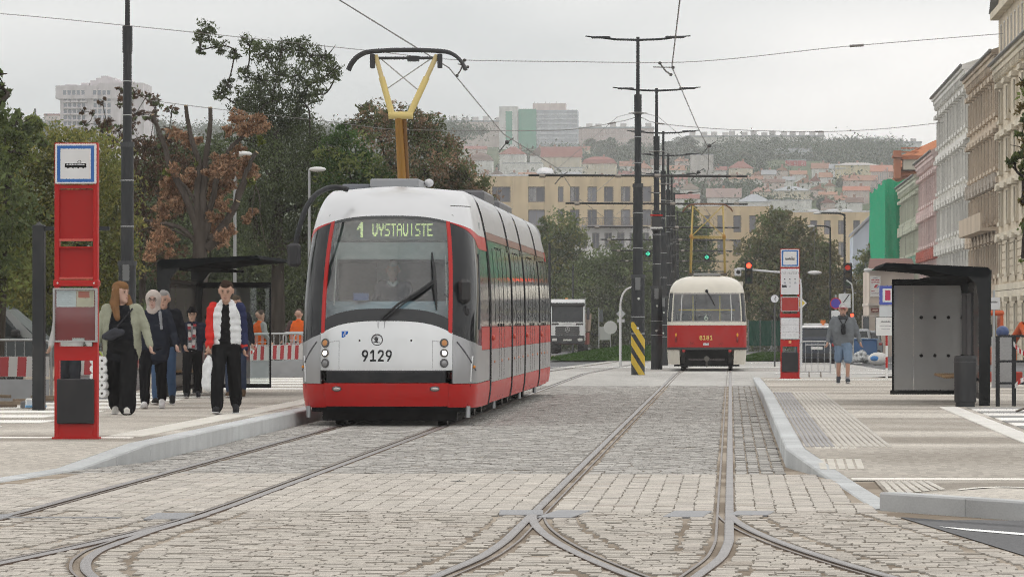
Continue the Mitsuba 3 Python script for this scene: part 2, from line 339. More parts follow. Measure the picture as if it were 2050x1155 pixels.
X, Y = np.meshgrid(np.linspace(-8, 2.6, 8), np.r_[20, 40, YFAR]); M().grid(np.stack([X, Y, 0 * X - .011], -1), (1, 1, 1), True).put(pav, 'mortar_bed', 'mortar')
Y, U = np.meshgrid(np.r_[YFAR, np.linspace(110, 320, 12)], np.linspace(0, 1, 3), indexing='ij')
X = xl(Y) + (np.where(Y > 106, 5.0, .56) - xl(Y)) * U; M().grid(np.stack([X, Y, gz(Y) - .012], -1), (1, 1, 1)).put(pav, 'far_setts', 'far_sett')
vis = np.abs(S[:, 0] + .055 * S[:, 1]) < .128 * S[:, 1]
order = np.argsort(S[:, 1] + 99 * ~vis); near, rest = S[order[:300]], S[order[300:]]
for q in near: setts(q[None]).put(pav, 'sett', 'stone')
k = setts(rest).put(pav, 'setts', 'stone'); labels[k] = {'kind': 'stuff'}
# ------------------------------------------------------------------ stop platforms
def zl(y): return np.interp(y, [36.7, 39.5, 41.8, 98, 104], [0, .01, .19, .19, 0])
def zr(y): return np.interp(y, [37.7, 40.8, 72, 97, 104], [0, .185, .185, .035, -.01])
def kerb(name, path, zf, wid, side, rgb=(.40, .41, .41), step=1.0):
    k0 = struct(name); p = np.array(path, float); t = np.r_[0, np.cumsum(np.linalg.norm(np.diff(p, axis=0), axis=1))]
    cuts = [0]
    for a, b in zip(t[:-1], t[1:]):
        n = max(1, round((b - a) / step)); cuts += list(a + (b - a) * (np.arange(n) + 1) / n)
    P = np.stack([np.interp(cuts, t, p[:, 0]), np.interp(cuts, t, p[:, 1])], 1)
    tan = np.gradient(P, axis=0); tan /= np.linalg.norm(tan, axis=1, keepdims=True); nrm = np.stack([tan[:, 1], -tan[:, 0]], 1) * side
    for i in range(len(P) - 1):
        u = (P[i + 1] - P[i]) / np.linalg.norm(P[i + 1] - P[i]) * .003
        a, b = P[i] + u, P[i + 1] - u; a2, b2 = a + nrm[i] * wid, b + nrm[i + 1] * wid
        za, zb = float(zf(a[1])), float(zf(b[1])); c = jit(rgb, .07); m = M(); ch = .015
        q = lambda pt, n_, s: pt + n_ * s
        B = [(*a, -.1), (*b, -.1), (*b2, -.1), (*a2, -.1)]; Tm = [(*a, za - ch), (*b, zb - ch), (*b2, zb - ch), (*a2, za - ch)]
        Tt = [(*q(a, nrm[i], ch), za), (*q(b, nrm[i + 1], ch), zb), (*q(b2, nrm[i + 1], -ch), zb), (*q(a2, nrm[i], -ch), za)]
        B, Tm, Tt = (np.array(z) for z in (B, Tm, Tt))
        if side < 0: B, Tm, Tt = B[[1, 0, 3, 2]], Tm[[1, 0, 3, 2]], Tt[[1, 0, 3, 2]]
        v = np.vstack([B, Tm, Tt]); i4 = np.arange(4); n4 = (i4 + 1) % 4
        m.flat(v, np.vstack([np.stack([n4, i4, i4 + 4, n4 + 4], 1), np.stack([n4 + 4, i4 + 4, i4 + 8, n4 + 8], 1), [[11, 10, 9, 8]]]), c)
        m.put(k0, 'kerb_stone', 'granite')
    return k0
kerb('platform_kerb', [(-6.95, 35.2), (-6.72, 36.7), (-6.47, 39.5), (-6.10, 41.8), (-6.12, 60)], zl, .26, -1)
kerb('platform_kerb', [(-6.12, 60.01), (-6.12, 104)], zl, .26, -1, step=4.0)
kerb('platform_kerb', [(1.13, 31.7), (.92, 37.7), (.56, 40.8), (.56, 60)], zr, .20, 1)
kerb('platform_kerb', [(.56, 60.01), (.56, 104)], zr, .20, 1, step=4.0)
kerb('pavement_kerb', [(1.17, 31.62), (2.4, 29.7), (4.5, 26.5)], lambda y: .135, .18, -1, (.42, .425, .425))
def sheet(y, xa, xb, zf, nx=5):
    Y, U = np.meshgrid(np.asarray(y, float), np.linspace(0, 1, nx), indexing='ij'); X = xa(Y) + (xb(Y) - xa(Y)) * U
    return np.stack([X, Y, zf(Y)], -1)
_yy = np.r_[33, 36.7, 39.5, 41.8, np.linspace(44, 98, 10), 104]
lp = struct('platform_left', M().grid(sheet(_yy, lambda y: -10.9 + 0 * y, lambda y: xl(y) - .255, lambda y: zl(y) - .004), (1, 1, 1)).dict('mosaic'))
_yy = np.r_[37.25, 37.7, 40.8, np.linspace(44, 97, 10), 104]
rp = struct('platform_right', M().grid(sheet(_yy, lambda y: np.interp(y, [31.7, 37.7, 40.8, 200], [1.32, 1.11, .755, .755]), lambda y: 6.2 + 0 * y, lambda y: zr(y) - .004 + np.interp(y, [33, 36.5], [.1, 0]) * 0), (1, 1, 1)).dict('mosaic'))
U, V = np.meshgrid(np.linspace(0, 1, 24), np.linspace(0, 1, 6)); X = 1.33 + 5 * U; Y0 = np.maximum(31.62 - (X - 1.17) * 1.545, 24) + .19; Y = Y0 + (37.3 - Y0) * V
M().grid(np.stack([X, Y, .002 + .115 * np.clip(U * 6, 0, 1) * np.clip((1 - V) * 1.5, 0, 1)], -1), (1, 1, 1), True).put(rp, 'corner_pavement', 'mosaic')
def slab(par, name, x0, x1, y0, y1, zf, rgb, mat='granite', h=.006):
    hexa_ = M(); b = [(x0, y0, zf(y0) - .02), (x1, y0, zf(y0) - .02), (x1, y1, zf(y1) - .02), (x0, y1, zf(y1) - .02)]; t = [(a, c, float(zf(c)) + h) for a, c, _ in b]
    hexa(hexa_, b, t, rgb); return hexa_.put(par, name, mat)
for k in range(6): slab(rp, 'dark_tactile_rib', .775 + .052 * k, .81 + .052 * k, 41.3, 72, zr, (.27, .265, .262), h=.004)
for k in range(9): slab(rp, 'pale_tactile_rib', 1.10 + .064 * k, 1.145 + .064 * k, 41.3, 72, zr, (.40, .375, .335), h=.003)
def zc(x, y):
    U = (np.asarray(x) - 1.33) / 5; Y0 = np.maximum(31.62 - (np.asarray(x) - 1.17) * 1.545, 24) + .19; V = (y - Y0) / (37.3 - Y0); return .002 + .115 * np.clip(U * 6, 0, 1) * np.clip((1 - V) * 1.5, 0, 1)
def drape(name, x0, x1, y0, y1, rgb, nx=8): X, Y = np.meshgrid(np.linspace(x0, x1, nx), np.linspace(y0, y1, 5)); return M().grid(np.stack([X, Y, zc(X, Y) + .006], -1), rgb, True).put(rp, name, 'granite')
for k in range(7): drape('pale_tactile_rib', 1.36 + .068 * k, 1.41 + .068 * k, 34.0, 36.9, (.46, .435, .39), 2)
for k in range(5): slab(rp, 'pale_tactile_rib', .86 + .09 * k, .925 + .09 * k, 38.6 + .0 * k, 41.1, zr, (.48, .455, .405), h=.004)
slab(rp, 'white_band', 1.13, 6.2, 37.35, 37.72, zr, (.66, .63, .57)); drape('white_band', 1.9, 6.2, 33.4, 33.8, (.56, .535, .49), 24)
slab(rp, 'pale_edge_strip', 3.1, 3.38, 42, 60, zr, (.56, .545, .51))
for k in range(6): slab(rp, 'white_paver_band', 3.5, 4.9, 44.2 + 2.6 * k, 45.5 + 2.6 * k, zr, (.68, .66, .62)); slab(rp, 'dark_paver_band', 3.5, 4.9, 45.53 + 2.6 * k, 46.7 + 2.6 * k, zr, (.24, .235, .23))
slab(rp, 'white_band', .8, 4.4, 96.4, 96.9, zr, (.74, .73, .70)); slab(rp, 'white_band', 1.2, 4.6, 99.0, 99.4, zr, (.70, .69, .66))
slab(lp, 'white_band', -9.3, -6.60, 43.55, 43.95, zl, (.68, .655, .60)); slab(lp, 'white_band', -10.8, -7.05, 36.9, 38.2, zl, (.62, .59, .53))
for k in range(9): slab(lp, 'white_paver_band', -10.8, -8.9 + .25 * math.sin(k * 2.1), 47.2 + 2.7 * k, 48.5 + 2.7 * k, zl, (.66, .645, .60))
for k in range(7): slab(lp, 'white_paver_band', -10.8, -7.2 + .2 * math.sin(k * 1.3), 74 + 3.2 * k, 75.6 + 3.2 * k, zl, (.64, .63, .59))
slab(lp, 'pale_tactile_strip', -6.95, -6.55, 44.2, 97, zl, (.50, .475, .43), h=.005)
# construction ground, side road, markings
struct('building_site_ground', M().grid(sheet([33, 60, 110, 160, 240, 300], lambda y: -60 + 0 * y, lambda y: -10.9 + 0 * y, lambda y: gz(y) + .02), (1, 1, 1)).dict('dirt'))
q = np.array([(4.0, 26.5, -.004)] + [(float(xr(y)) + .035, y, -.004) for y in (21, 22, 23.5, 25.2, 27, 28.5, 29.8, 30.5)] + [tuple(gp(*p, -.004)) for p in ((1830, 1041), (1960, 1040), (2300, 1046))] + [(9, 27, -.004), (9, 21, -.004)])
struct('side_road', M().add(q, [[0, i % 13 + 1, i] for i in range(1, 14)], (1, 1, 1)).dict('asphalt'))
def mark(name, pts, rgb=(.75, .75, .73), lift=.0):
    p = np.array([[x, y, float(gz(y)) - .052 + lift] for x, y in pts]); return M().add(p, [list(range(4))], rgb)
mk = struct('road_marking'); mark('m', [(1.66, 28.55), (2.9, 26.4), (3.0, 26.65), (1.5, 29.05)], lift=.052).put(mk, 'white_arrow', 'matte')
for (a, b, c, d) in [(-9, 2, 141, 142.0), (1.2, 6.0, 112, 112.7), (1.0, 7.5, 126, 127), (-1, 8, 176, 178)]: mark('m', [(a, c), (b, c), (b, d), (a, d)], lift=.062).put(mk, 'white_line', 'matte')
# grass island beyond the crossing
def _grass(p, n, uv): return mix((0.028, 0.075, 0.012), (0.075, 0.135, 0.028), fbm(p.x * 1.4, p.y * 0.5, 0.0, 4))
scene['grass_blades'] = {'type': 'principledthin', 'base_color': proc(_grass), 'roughness': 0.7, 'diff_trans': 0.6, 'spec_trans': 0.0, 'eta': 1.3}
def island(x0, x1, y0, y1, h, key):
    m = M(); U, V = np.meshgrid(np.linspace(0, 1, 26), np.linspace(0, 1, 30)); X = x0 + (x1 - x0) * U; Y = y0 + (y1 - y0) * V
    Zf = lambda u, v: h * np.clip(np.sin(PI * np.clip(v, 0, 1)) ** .6, 0, 1) * np.clip(np.minimum(u * 2.2, (1 - u) * 12), 0, 1) ** .8
    m.grid(np.stack([X, Y, gz(Y) + .03 + Zf(U, V)], -1), (1, 1, 1), True)
    u, v = rng.random(9000), rng.random(9000) ** 1.4; x = x0 + (x1 - x0) * u; y = y0 + (y1 - y0) * v; z = gz(y) + .03 + Zf(u, v); a = rng.random(9000) * 6.28; w = .03
    hh = .10 + .1 * rng.random(9000); P = np.stack([np.stack([x - w * np.cos(a), y - w * np.sin(a), z], 1), np.stack([x + w * np.cos(a), y + w * np.sin(a), z], 1), np.stack([x + .1 * np.sin(a * 3), y, z + hh], 1)], 1)
    m.add(P.reshape(-1, 3), np.arange(27000).reshape(-1, 3), (1, 1, 1)); k = struct(key, m.dict('grass_blades'), 'stuff', 'bright green grass verge beyond the tram crossing')
island(-9.6, -2.2, 200, 262, .62, 'grass_verge'); island(.7, 2.7, 196, 226, .25, 'grass_verge')
# ------------------------------------------------------------------ far hillside: ridge blocks, houses, trees
def hy(py):
    lo, hi = 620.0, 3300.0
    for _ in range(40):
        y = (lo + hi) / 2
        if 639 - FOC * (float(hillz(y)) - 1.496) / y > py: lo = y
        else: hi = y
    return lo
WIN = (.10, .11, .125)
def window_part(par, c, w, h, ux, nrm, frame=(.55, .53, .50), glass=WIN, mat='paint', bars=1, name='window', sill=False):
    """pane set in a frame; c is the middle on the outer face"""
    ux, nrm, c = np.array(ux, float), np.array(nrm, float), np.array(c, float); R = np.stack([ux, nrm, [0, 0, 1]], 1); m = M()
    m.obox(c - nrm * .06, (w, .06, h), glass, R=R)
    fw = min(.10, w * .12); 
    for s in (-1, 1):
        m.obox(c + ux * s * (w / 2 - fw / 2) - nrm * .01, (fw, .07, h), frame, R=R); m.obox(c + np.array([0, 0, s * (h / 2 - fw / 2)]) - nrm * .012, (w, .07, fw), frame, R=R)
    for b in range(bars): m.obox(c + ux * (-w / 2 + w * (b + 1) / (bars + 1)) - nrm * .011, (fw * .8, .07, h), frame, R=R)
    if sill: m.obox(c + np.array([0, 0, -h / 2 - .08]) + nrm * .05, (w + .3, .25, .16), sill, R=R)
    return m.put(par, name, mat)
def facade(wall, P0, ux, nrm, L, z0, z1, rows, cols, rgb, t=.3):
    """wall of thickness t with real openings: rows [(za, zb)], cols [(a, b)] along ux"""
    P0, ux, nrm = (np.array(q, float) for q in (P0, ux, nrm)); R = np.stack([ux, nrm, [0, 0, 1]], 1)
    def pc(a, b, za, zb):
        if b - a > .01 and zb - za > .01: wall.obox(P0 + ux * (a + b) / 2 - nrm * t / 2 + np.array([0, 0, (za + zb) / 2]), (b - a, t, zb - za), rgb, R=R)
    z = z0
    for za, zb in sorted(rows):
        pc(0, L, z, za); x = 0
        for a, b in sorted(cols): pc(x, a, za, zb); x = b
        pc(x, L, za, zb); z = zb
    pc(0, L, z, z1)
def roof_mesh(m, x0, x1, y0, y1, z0, z1, rgb, style, ov=.5):
    x0 -= ov; x1 += ov; y0 -= ov; y1 += ov; xm, ym = (x0 + x1) / 2, (y0 + y1) / 2; t = .25
    if style == 'flat': return m.box(x0, x1, y0, y1, z0, z1, rgb)
    if style == 'gable': r = [(x0 + .01, ym, z1), (x1 - .01, ym, z1)]
    elif style == 'front': r = [(xm, y0 + .01, z1), (xm, y1 - .01, z1)]
    elif style == 'hip': k = min((x1 - x0), (y1 - y0)) * .42; r = [(x0 + k, ym, z1), (x1 - k, ym, z1)]
    else:                                             # mansard: steep lower slope, flat cap
        k = (z1 - z0) * .45; zm = z0 + (z1 - z0) * .6
        v = [(x0, y0, z0), (x1, y0, z0), (x1, y1, z0), (x0, y1, z0), (x0 + k, y0 + k, zm), (x1 - k, y0 + k, zm), (x1 - k, y1 - k, zm), (x0 + k, y1 - k, zm), (x0 + 3.2 * k, ym, z1), (x1 - 3.2 * k, ym, z1)]
        m.flat(v, [[0, 1, 5, 4], [1, 2, 6, 5], [2, 3, 7, 6], [3, 0, 4, 7]], rgb); m.flat(v, [[4, 5, 9], [4, 9, 8], [5, 6, 9], [6, 7, 8], [6, 8, 9], [7, 4, 8], [3, 2, 1], [3, 1, 0]], rgb); return m
    v = [(x0, y0, z0), (x1, y0, z0), (x1, y1, z0), (x0, y1, z0)] + r
    if style == 'front': m.flat(v, [[0, 4, 5, 3], [1, 2, 5, 4]], rgb); m.flat(v, [[0, 1, 4], [2, 3, 5], [3, 2, 1], [3, 1, 0]], rgb)
    else: m.flat(v, [[0, 1, 5, 4], [2, 3, 4, 5]], rgb); m.flat(v, [[1, 2, 5], [3, 0, 4], [3, 2, 1], [3, 1, 0]], rgb)
    return m
LM = [(1018, 250, 'white end tower'), (1110, 240, 'tall netted office block'), (1200, 335, 'cream mansard villa'), (1026, 322, 'broad red roofed villa'), (1122, 320, 'steep tiled house'), (1078, 316, 'white gable wall'), (1405, 336, 'square beige flats'), (1483, 340, 'orange hipped house'), (1590, 310, 'grey glazed block'), (1642, 338, 'flat orange roof'), (1715, 338, 'long yellow building'), (1722, 363, 'orange row house'), (1449, 394, 'brown roofed house'), (1510, 404, 'grey hipped house'), (1580, 411, 'white annex'), (1585, 387, 'cream house'), (1280, 340, 'nearest mast'), (1312, 330, 'second mast'), (1765, 400, 'green netted scaffold'), (960, 270, 'ridge slab'), (1765, 348, 'pink end house'), (1232, 280, 'dusky pink slab'), (1500, 290, 'long pale slab')]
def where_(px, py, what, taken=set()):
    for d, lx, ly, nm in sorted((math.hypot(px - a, (py - b) * 1.6), a, b, n) for a, b, n in LM):
        dx, dy = px - lx, py - ly; h = '' if abs(dx) < 9 else 'left' if dx < 0 else 'right'; v = '' if abs(dy) < 6 else 'above' if dy < 0 else 'below'
        t = f"{what} {'just ' if d < 26 else 'well ' if d > 75 else ''}" + {('', ''): 'beside', ('left', ''): 'left of', ('right', ''): 'right of', ('', 'above'): 'above', ('', 'below'): 'below'}.get((h, v), f'{v} and {h} of') + f' the {nm}'
        if t not in taken: taken.add(t); return t, False
    return what + ' somewhere on the hazy slope', True
def house(x0, x1, top, eave, base, wall, roof, style, label, nw=3, rows=2, name='hill_house', cat='house', depth=None, chim=True, y=None, wc=None, group=None):
    y = y or hy(base); s = ppm(y); X0, X1 = at(x0, 639, y)[0], at(x1, 639, y)[0]; Z = lambda r: at(x0, r, y)[2]
    zb, ze, zt = Z(base), Z(eave), Z(top); w = X1 - X0; d = depth or min(w, 11.0)
    if group: label, dup_ = where_((x0 + x1) / 2, (top + base) / 2, label)
    k = thing(name, label, cat, group)
    M().box(X0, X1, y, y + d, zb - 9, ze, wall).put(k, 'wall', 'plaster')
    r = roof_mesh(M(), X0, X1, y, y + d, ze + .002, zt, roof, style, .15 if style == 'flat' else .45)
    rk = r.put(k, 'roof', 'matte')
    if style == 'front': M().flat([(X0, y + .02, ze), (X1, y + .02, ze), ((X0 + X1) / 2, y + .02, zt - .25), (X0, y + .3, ze), (X1, y + .3, ze), ((X0 + X1) / 2, y + .3, zt - .25)], [[0, 1, 2], [5, 4, 3]], wall).put(k, 'gable', 'plaster')
    if chim and style != 'flat':
        cx = X0 + w * (.25 + .5 * rng.random()); M().box(cx, cx + .8, y + d * .55, y + d * .55 + .8, (ze + zt) / 2, zt + .9, (.30, .16, .12)).put(rk, 'chimney', 'matte')
    if nw:
        H = ze - zb; hh = H / rows; ww = min(1.3, w / nw * .5); g = wc or jit((.14, .15, .17), .3)
        for i in range(nw):
            for j in range(rows):
                window_part(k, (X0 + w * (i + .5) / nw, y - .004, zb + hh * (j + .55)), ww, min(1.5, hh * .55), (1, 0, 0), (0, -1, 0), (.55, .53, .5), g)
    return k
CRM, WHT, PNK, ORG, RED, BRN, GRY = (.60, .54, .42), (.66, .65, .62), (.56, .46, .42), (.31, .165, .12), (.27, .115, .095), (.19, .125, .105), (.34, .35, .37)
def slabblock(x0, x1, top, base, wall, label, nw, rows, y=2110, band=None, name='panel_block', roofbits=6):
    X0, X1 = at(x0, 639, y)[0], at(x1, 639, y)[0]; zt, zb = at(x0, top, y)[2], at(x0, base, y)[2]; k = thing(name, label, 'apartment building')
    w = M(); w.box(X0, X1, y, y + 13, zb - 8, zt, wall); w.put(k, 'wall', 'plaster'); rk = M().box(X0 - .4, X1 + .4, y - .4, y + 13.4, zt + .01, zt + .9, jit(GRY, .1)).put(k, 'roof', 'matte')
    for i in range(roofbits): cx = X0 + (X1 - X0) * (i + .3 + .4 * rng.random()) / roofbits; M().box(cx, cx + 3.2, y + 4, y + 8, zt + .9, zt + 2.6 + rng.random(), jit((.5, .48, .47), .2)).put(rk, 'lift_housing', 'matte')
    H = (zt - zb) / rows; W = (X1 - X0) / nw
    for i in range(nw):
        for j in range(rows): window_part(k, (X0 + W * (i + .5), y - .004, zb + H * (j + .52)), W * .62, H * .5, (1, 0, 0), (0, -1, 0), (.6, .58, .56), jit((.20, .22, .25), .3), bars=0)
    return k
slabblock(868, 1003, 245, 276, (.50, .42, .39), 'long greyish pink panel block on the ridge, left of the tall green netted block', 22, 3)
slabblock(1157, 1308, 258, 300, (.50, .40, .38), 'long dusky pink panel block on the ridge, right of the tall green netted block', 22, 4, band=1)
slabblock(1374, 1650, 275, 306, (.58, .57, .54), 'long pale panel block on the ridge behind the street masts', 40, 3, roofbits=14)
slabblock(1655, 1845, 287, 300, (.52, .53, .54), 'lowest and farthest pale panel block at the right end of the ridge', 18, 1, y=2300)
# tall block with green scaffold netting
y = 2050; X = lambda p: at(p, 639, y)[0]; Z = lambda r: at(1025, r, y)[2]
tb = thing('office_block', 'tall grey grid block on the hilltop with white end tower and green scaffold netting', 'office building')
M().box(X(1037), X(1156), y, y + 16, Z(310), Z(221), (.40, .42, .47)).put(tb, 'wall', 'plaster'); M().box(X(1000), X(1036.6), y - 3, y + 14, Z(310), Z(214), (.64, .64, .63)).put(tb, 'end_tower', 'plaster')
M().box(X(1066), X(1132), y + 3, y + 12, Z(221) + .01, Z(207), (.58, .50, .46)).put(tb, 'roof_storey', 'plaster'); m = M()
for k in range(9): m.box(X(1068 + 7.5 * k), X(1069 + 7.5 * k), y + 5, y + 5.3, Z(207) + .01, Z(203 + 2 * (k % 3)), (.4, .38, .36))
m.put(tb, 'aerials', 'matte')
M().box(X(1038), X(1074), y - .9, y - .6, Z(306), Z(219), (.13, .34, .25)).put(tb, 'scaffold_netting', 'cloth'); M().box(X(1013), X(1026), y - 3.3, y - 3.05, Z(290), Z(224), (.13, .34, .25)).put(tb, 'scaffold_netting', 'cloth')
for j in range(8):
    M().box(X(1074.3), X(1156.3), y - .35, y - .002, Z(231 + 9.6 * j), Z(228 + 9.6 * j), (.56, .58, .62)).put(tb, 'floor_band', 'plaster')
    for i in range(13): window_part(tb, (X(1078 + 6.15 * i), y - .004, Z(235.4 + 9.6 * j)), X(6.0) - X(2.2), Z(0) - Z(5.2), (1, 0, 0), (0, -1, 0), (.55, .57, .6), jit((.15, .18, .23), .3), bars=0)
HL = [(938, 1002, 262, 276, 290, WHT, ORG, 'gable', 'long white house with orange roof just below the greyish pink ridge block'), (1033, 1064, 268, 280, 292, WHT, ORG, 'hip', 'small white house with orange hipped roof under the white end tower'),
 (930, 972, 292, 299, 318, PNK, RED, 'gable', 'pinkish house with low red roof beside the brown tinged tree'), (935, 985, 304, 322, 350, WHT, BRN, 'mansard', 'white house with dark brown mansard roof behind the brown tinged tree'),
 (1000, 1052, 293, 309, 347, WHT, RED, 'hip', 'white villa with broad red hipped roof below the white end tower'), (1006, 1085, 326, 328, 352, WHT, GRY, 'flat', 'long low white flat roofed building behind the beige office roof'),
 (1061, 1094, 294, 312, 338, WHT, BRN, 'front', 'house turning its plain white gable to the street, red roof behind'), (1084, 1162, 293, 315, 345, CRM, RED, 'gable', 'large house with steep tiled roof and pale dormers on the hillside'),
 (1166, 1233, 313, 328, 356, CRM, RED, 'mansard', 'cream villa with red mansard roof right above the beige office roof'), (1110, 1168, 335, 337, 356, WHT, GRY, 'flat', 'white plant house with ribbed wall beside the cream villa'),
 (1272, 1305, 326, 338, 362, PNK, ORG, 'hip', 'pinkish house half hidden behind the nearest street mast'), (1304, 1332, 318, 331, 350, WHT, BRN, 'gable', 'pale house seen between the street masts'),
 (1382, 1428, 309, 311, 362, (.47, .44, .42), GRY, 'flat', 'square greyish beige apartment house on the hillside above the old tram'), (1459, 1507, 322, 337, 358, CRM, RED, 'hip', 'small house with bright orange red hipped roof among dark trees'),
 (1552, 1627, 297, 299, 328, (.42, .45, .47), GRY, 'flat', 'grey glazed modern block with a red lower storey'), (1573, 1614, 320, 322, 336, (.45, .10, .10), GRY, 'flat', 'red walled lower block standing before the grey glazed block'),
 (1626, 1660, 326, 338, 350, WHT, ORG, 'gable', 'white house with flat orange roof right of the red walled block'), (1672, 1758, 325, 331, 352, (.60, .52, .33), (.42, .40, .38), 'hip', 'long yellow building with grey roof and a row of windows'),
 (1662, 1690, 328, 338, 352, WHT, GRY, 'gable', 'grey roofed white house left of the long yellow building'), (1688, 1756, 350, 362, 376, PNK, ORG, 'gable', 'row house with orange roof below the long yellow building'),
 (1745, 1786, 330, 344, 366, PNK, (.44, .2, .14), 'gable', 'pink house with pale red roof at the right end of the hillside'), (1416, 1482, 376, 396, 412, WHT, (.30, .22, .2), 'gable', 'white house with steep brown roof directly behind the old tram pole'),
 (1478, 1542, 388, 404, 420, WHT, (.38, .40, .43), 'hip', 'white house with grey metal hipped roof above the treetops'), (1536, 1625, 400, 402, 420, WHT, GRY, 'flat', 'long white flat roofed annex above the olive tree'),
 (1548, 1622, 372, 382, 402, CRM, (.36, .38, .4), 'hip', 'cream house with grey roof in the middle of the hillside'), (1362, 1402, 366, 380, 404, WHT, (.38, .30, .26), 'front', 'narrow white gable house between the masts and the brown roofed house'),
 (1352, 1398, 388, 398, 414, WHT, RED, 'gable', 'low house with faded red roof beside the masts'), (1530, 1570, 358, 366, 384, PNK, BRN, 'gable', 'brown roofed house below the grey glazed block'),
 (1505, 1545, 372, 384, 398, CRM, (.33, .2, .16), 'hip', 'small brown roofed house left of the cream house'), (1690, 1740, 372, 382, 398, PNK, (.40, .17, .12), 'gable', 'lowest red roofed house beneath the orange row house'),
 (1005, 1052, 280, 291, 304, PNK, ORG, 'gable', 'pinkish house with orange roof between the white house and the broad red villa'), (1240, 1272, 342, 350, 362, CRM, RED, 'gable', 'small low red roofed house left of the nearest street mast')]
rng_h = np.random.default_rng(41); HS = []
for x0, x1, t0, t1, n in [(1180, 1330, 345, 395, 12), (1335, 1480, 318, 400, 14), (1490, 1790, 325, 402, 34), (880, 1165, 282, 345, 16), (1240, 1420, 308, 345, 7)]:
    for _ in range(n * 40):
        w_ = rng_h.uniform(20, 38); px_, t = rng_h.uniform(x0, x1), rng_h.uniform(t0, t1)
        if all(px_ + w_ < q[0] + 3 or px_ > q[1] - 3 or t + 15 < q[2] or t > q[4] - 9 for q in HL + HS) and len([1 for q in HS if q[-1] == (x0, x1)]) < n:
            h_ = rng_h.uniform(7, 11); HS.append((px_, px_ + w_, t, t + h_, t + h_ + rng_h.uniform(8, 13), [WHT, CRM, PNK, WHT][rng_h.integers(4)], [ORG, RED, BRN, (.36, .2, .14), GRY][rng_h.integers(5)], ['gable', 'hip', 'front', 'gable'][rng_h.integers(4)], None, (x0, x1)))
_rn = {ORG: 'orange', RED: 'dark red', BRN: 'brown', GRY: 'grey'}
for q in HS: house(*q[:8], f"little {({WHT: 'white', CRM: 'cream', PNK: 'pinkish'})[q[5]]} house with {_rn.get(q[6], 'brick red')} roof", nw=2, rows=1, group='little tiled houses on the far hillside')
for q in HL: house(*q, nw=max(2, int((q[1] - q[0]) / 13)), rows=3 if q[4] - q[3] > 34 else 2 if q[4] - q[3] > 16 else 1)
# distant hotel tower and blocks on the left ridge
y = 1300; X = lambda p: at(p, 639, y)[0]; Z = lambda r: at(1025, r, y)[2]; ht = thing('hotel_tower', 'pale pinkish hotel tower with stepped top and balconies beyond the trees', 'hotel')
PK = (.60, .56, .58); w = M(); w.box(X(120), X(288), y, y + 22, Z(330), Z(196), PK); w.put(ht, 'wall', 'plaster')
w = M(); w.box(X(112), X(196), y - 1.3, y + 20, Z(196) + .01, Z(169), PK); w.put(ht, 'overhanging_storey', 'plaster'); w = M(); w.box(X(196.2), X(286), y - .6, y + 20, Z(196) + .01, Z(164), PK); w.put(ht, 'upper_storey', 'plaster')
for a, b, t in ((128, 150, 166), (160, 176, 163), (178, 236, 158), (190, 228, 153), (200, 214, 149), (236, 262, 160)): M().box(X(a), X(b), y + 2, y + 14, Z(175), Z(t), PK).put(ht, 'roof_step', 'plaster')
for j in range(9):
    for i in range(9):
        px_ = 127 + 9.2 * i + (14 if i > 4 else 0); M().box(X(px_), X(px_ + 6.4), y - (1.302 if j == 0 and i < 7 else .602 if j == 0 else .002) - .01, y - (1.2 if j == 0 and i < 7 else .5 if j == 0 else 0), Z(188 + 12.5 * j), Z(179 + 12.5 * j), (.22, .24, .29)).put(ht, 'window', 'paint')
    for i in range(3):
        if j: M().box(X(126 + 17 * i), X(141 + 17 * i), y - 1.3, y - .003, Z(190.5 + 12.5 * j), Z(187.5 + 12.5 * j), PK).put(ht, 'balcony', 'plaster')
house(0, 40, 232, 234, 262, PNK, GRY, 'flat', 'pale pink apartment block at the far left of the skyline', 5, 4, name='panel_block', cat='apartment building', y=1700, chim=False)
house(46, 84, 238, 240, 268, WHT, GRY, 'flat', 'white apartment block left of the hotel tower', 5, 4, name='panel_block', cat='apartment building', y=1750, chim=False)
house(88, 118, 228, 232, 262, PNK, RED, 'flat', 'reddish apartment block next to the hotel tower', 4, 4, name='panel_block', cat='apartment building', y=1800, chim=False)
# ------------------------------------------------------------------ foliage
def leaves(m, C, size, rgb, asp=.5, droop=0.0):
    n = len(C); a = rng.normal(size=(n, 3)); a[:, 2] -= droop; a /= np.linalg.norm(a, axis=1, keepdims=True); b = np.cross(a, rng.normal(size=(n, 3))); b /= np.linalg.norm(b, axis=1, keepdims=True)
    s = (size * (.6 + .8 * rng.random((n, 1)))); A, B = a * s, b * s * asp
    v = np.stack([C - A, C + B * .9 - A * .1, C + A, C - B * .9 - A * .1], 1).reshape(-1, 3); f = np.arange(4 * n).reshape(-1, 4)
    m.add(v, f, np.repeat(rgb, 4, 0)); return m
def cloud_pts(c, r, n, clump, flat=1.0):
    k = max(3, int(n / clump)); d = rng.normal(size=(k, 3)); d /= np.linalg.norm(d, axis=1, keepdims=True); cc = c + d * r * 1.08 * (.25 + .75 * rng.random((k, 1)) ** .6) * np.array([1, 1, flat])
    i = rng.integers(0, k, n); return cc[i] + rng.normal(size=(n, 3)) * r * np.array([.20, .20, .15]), i
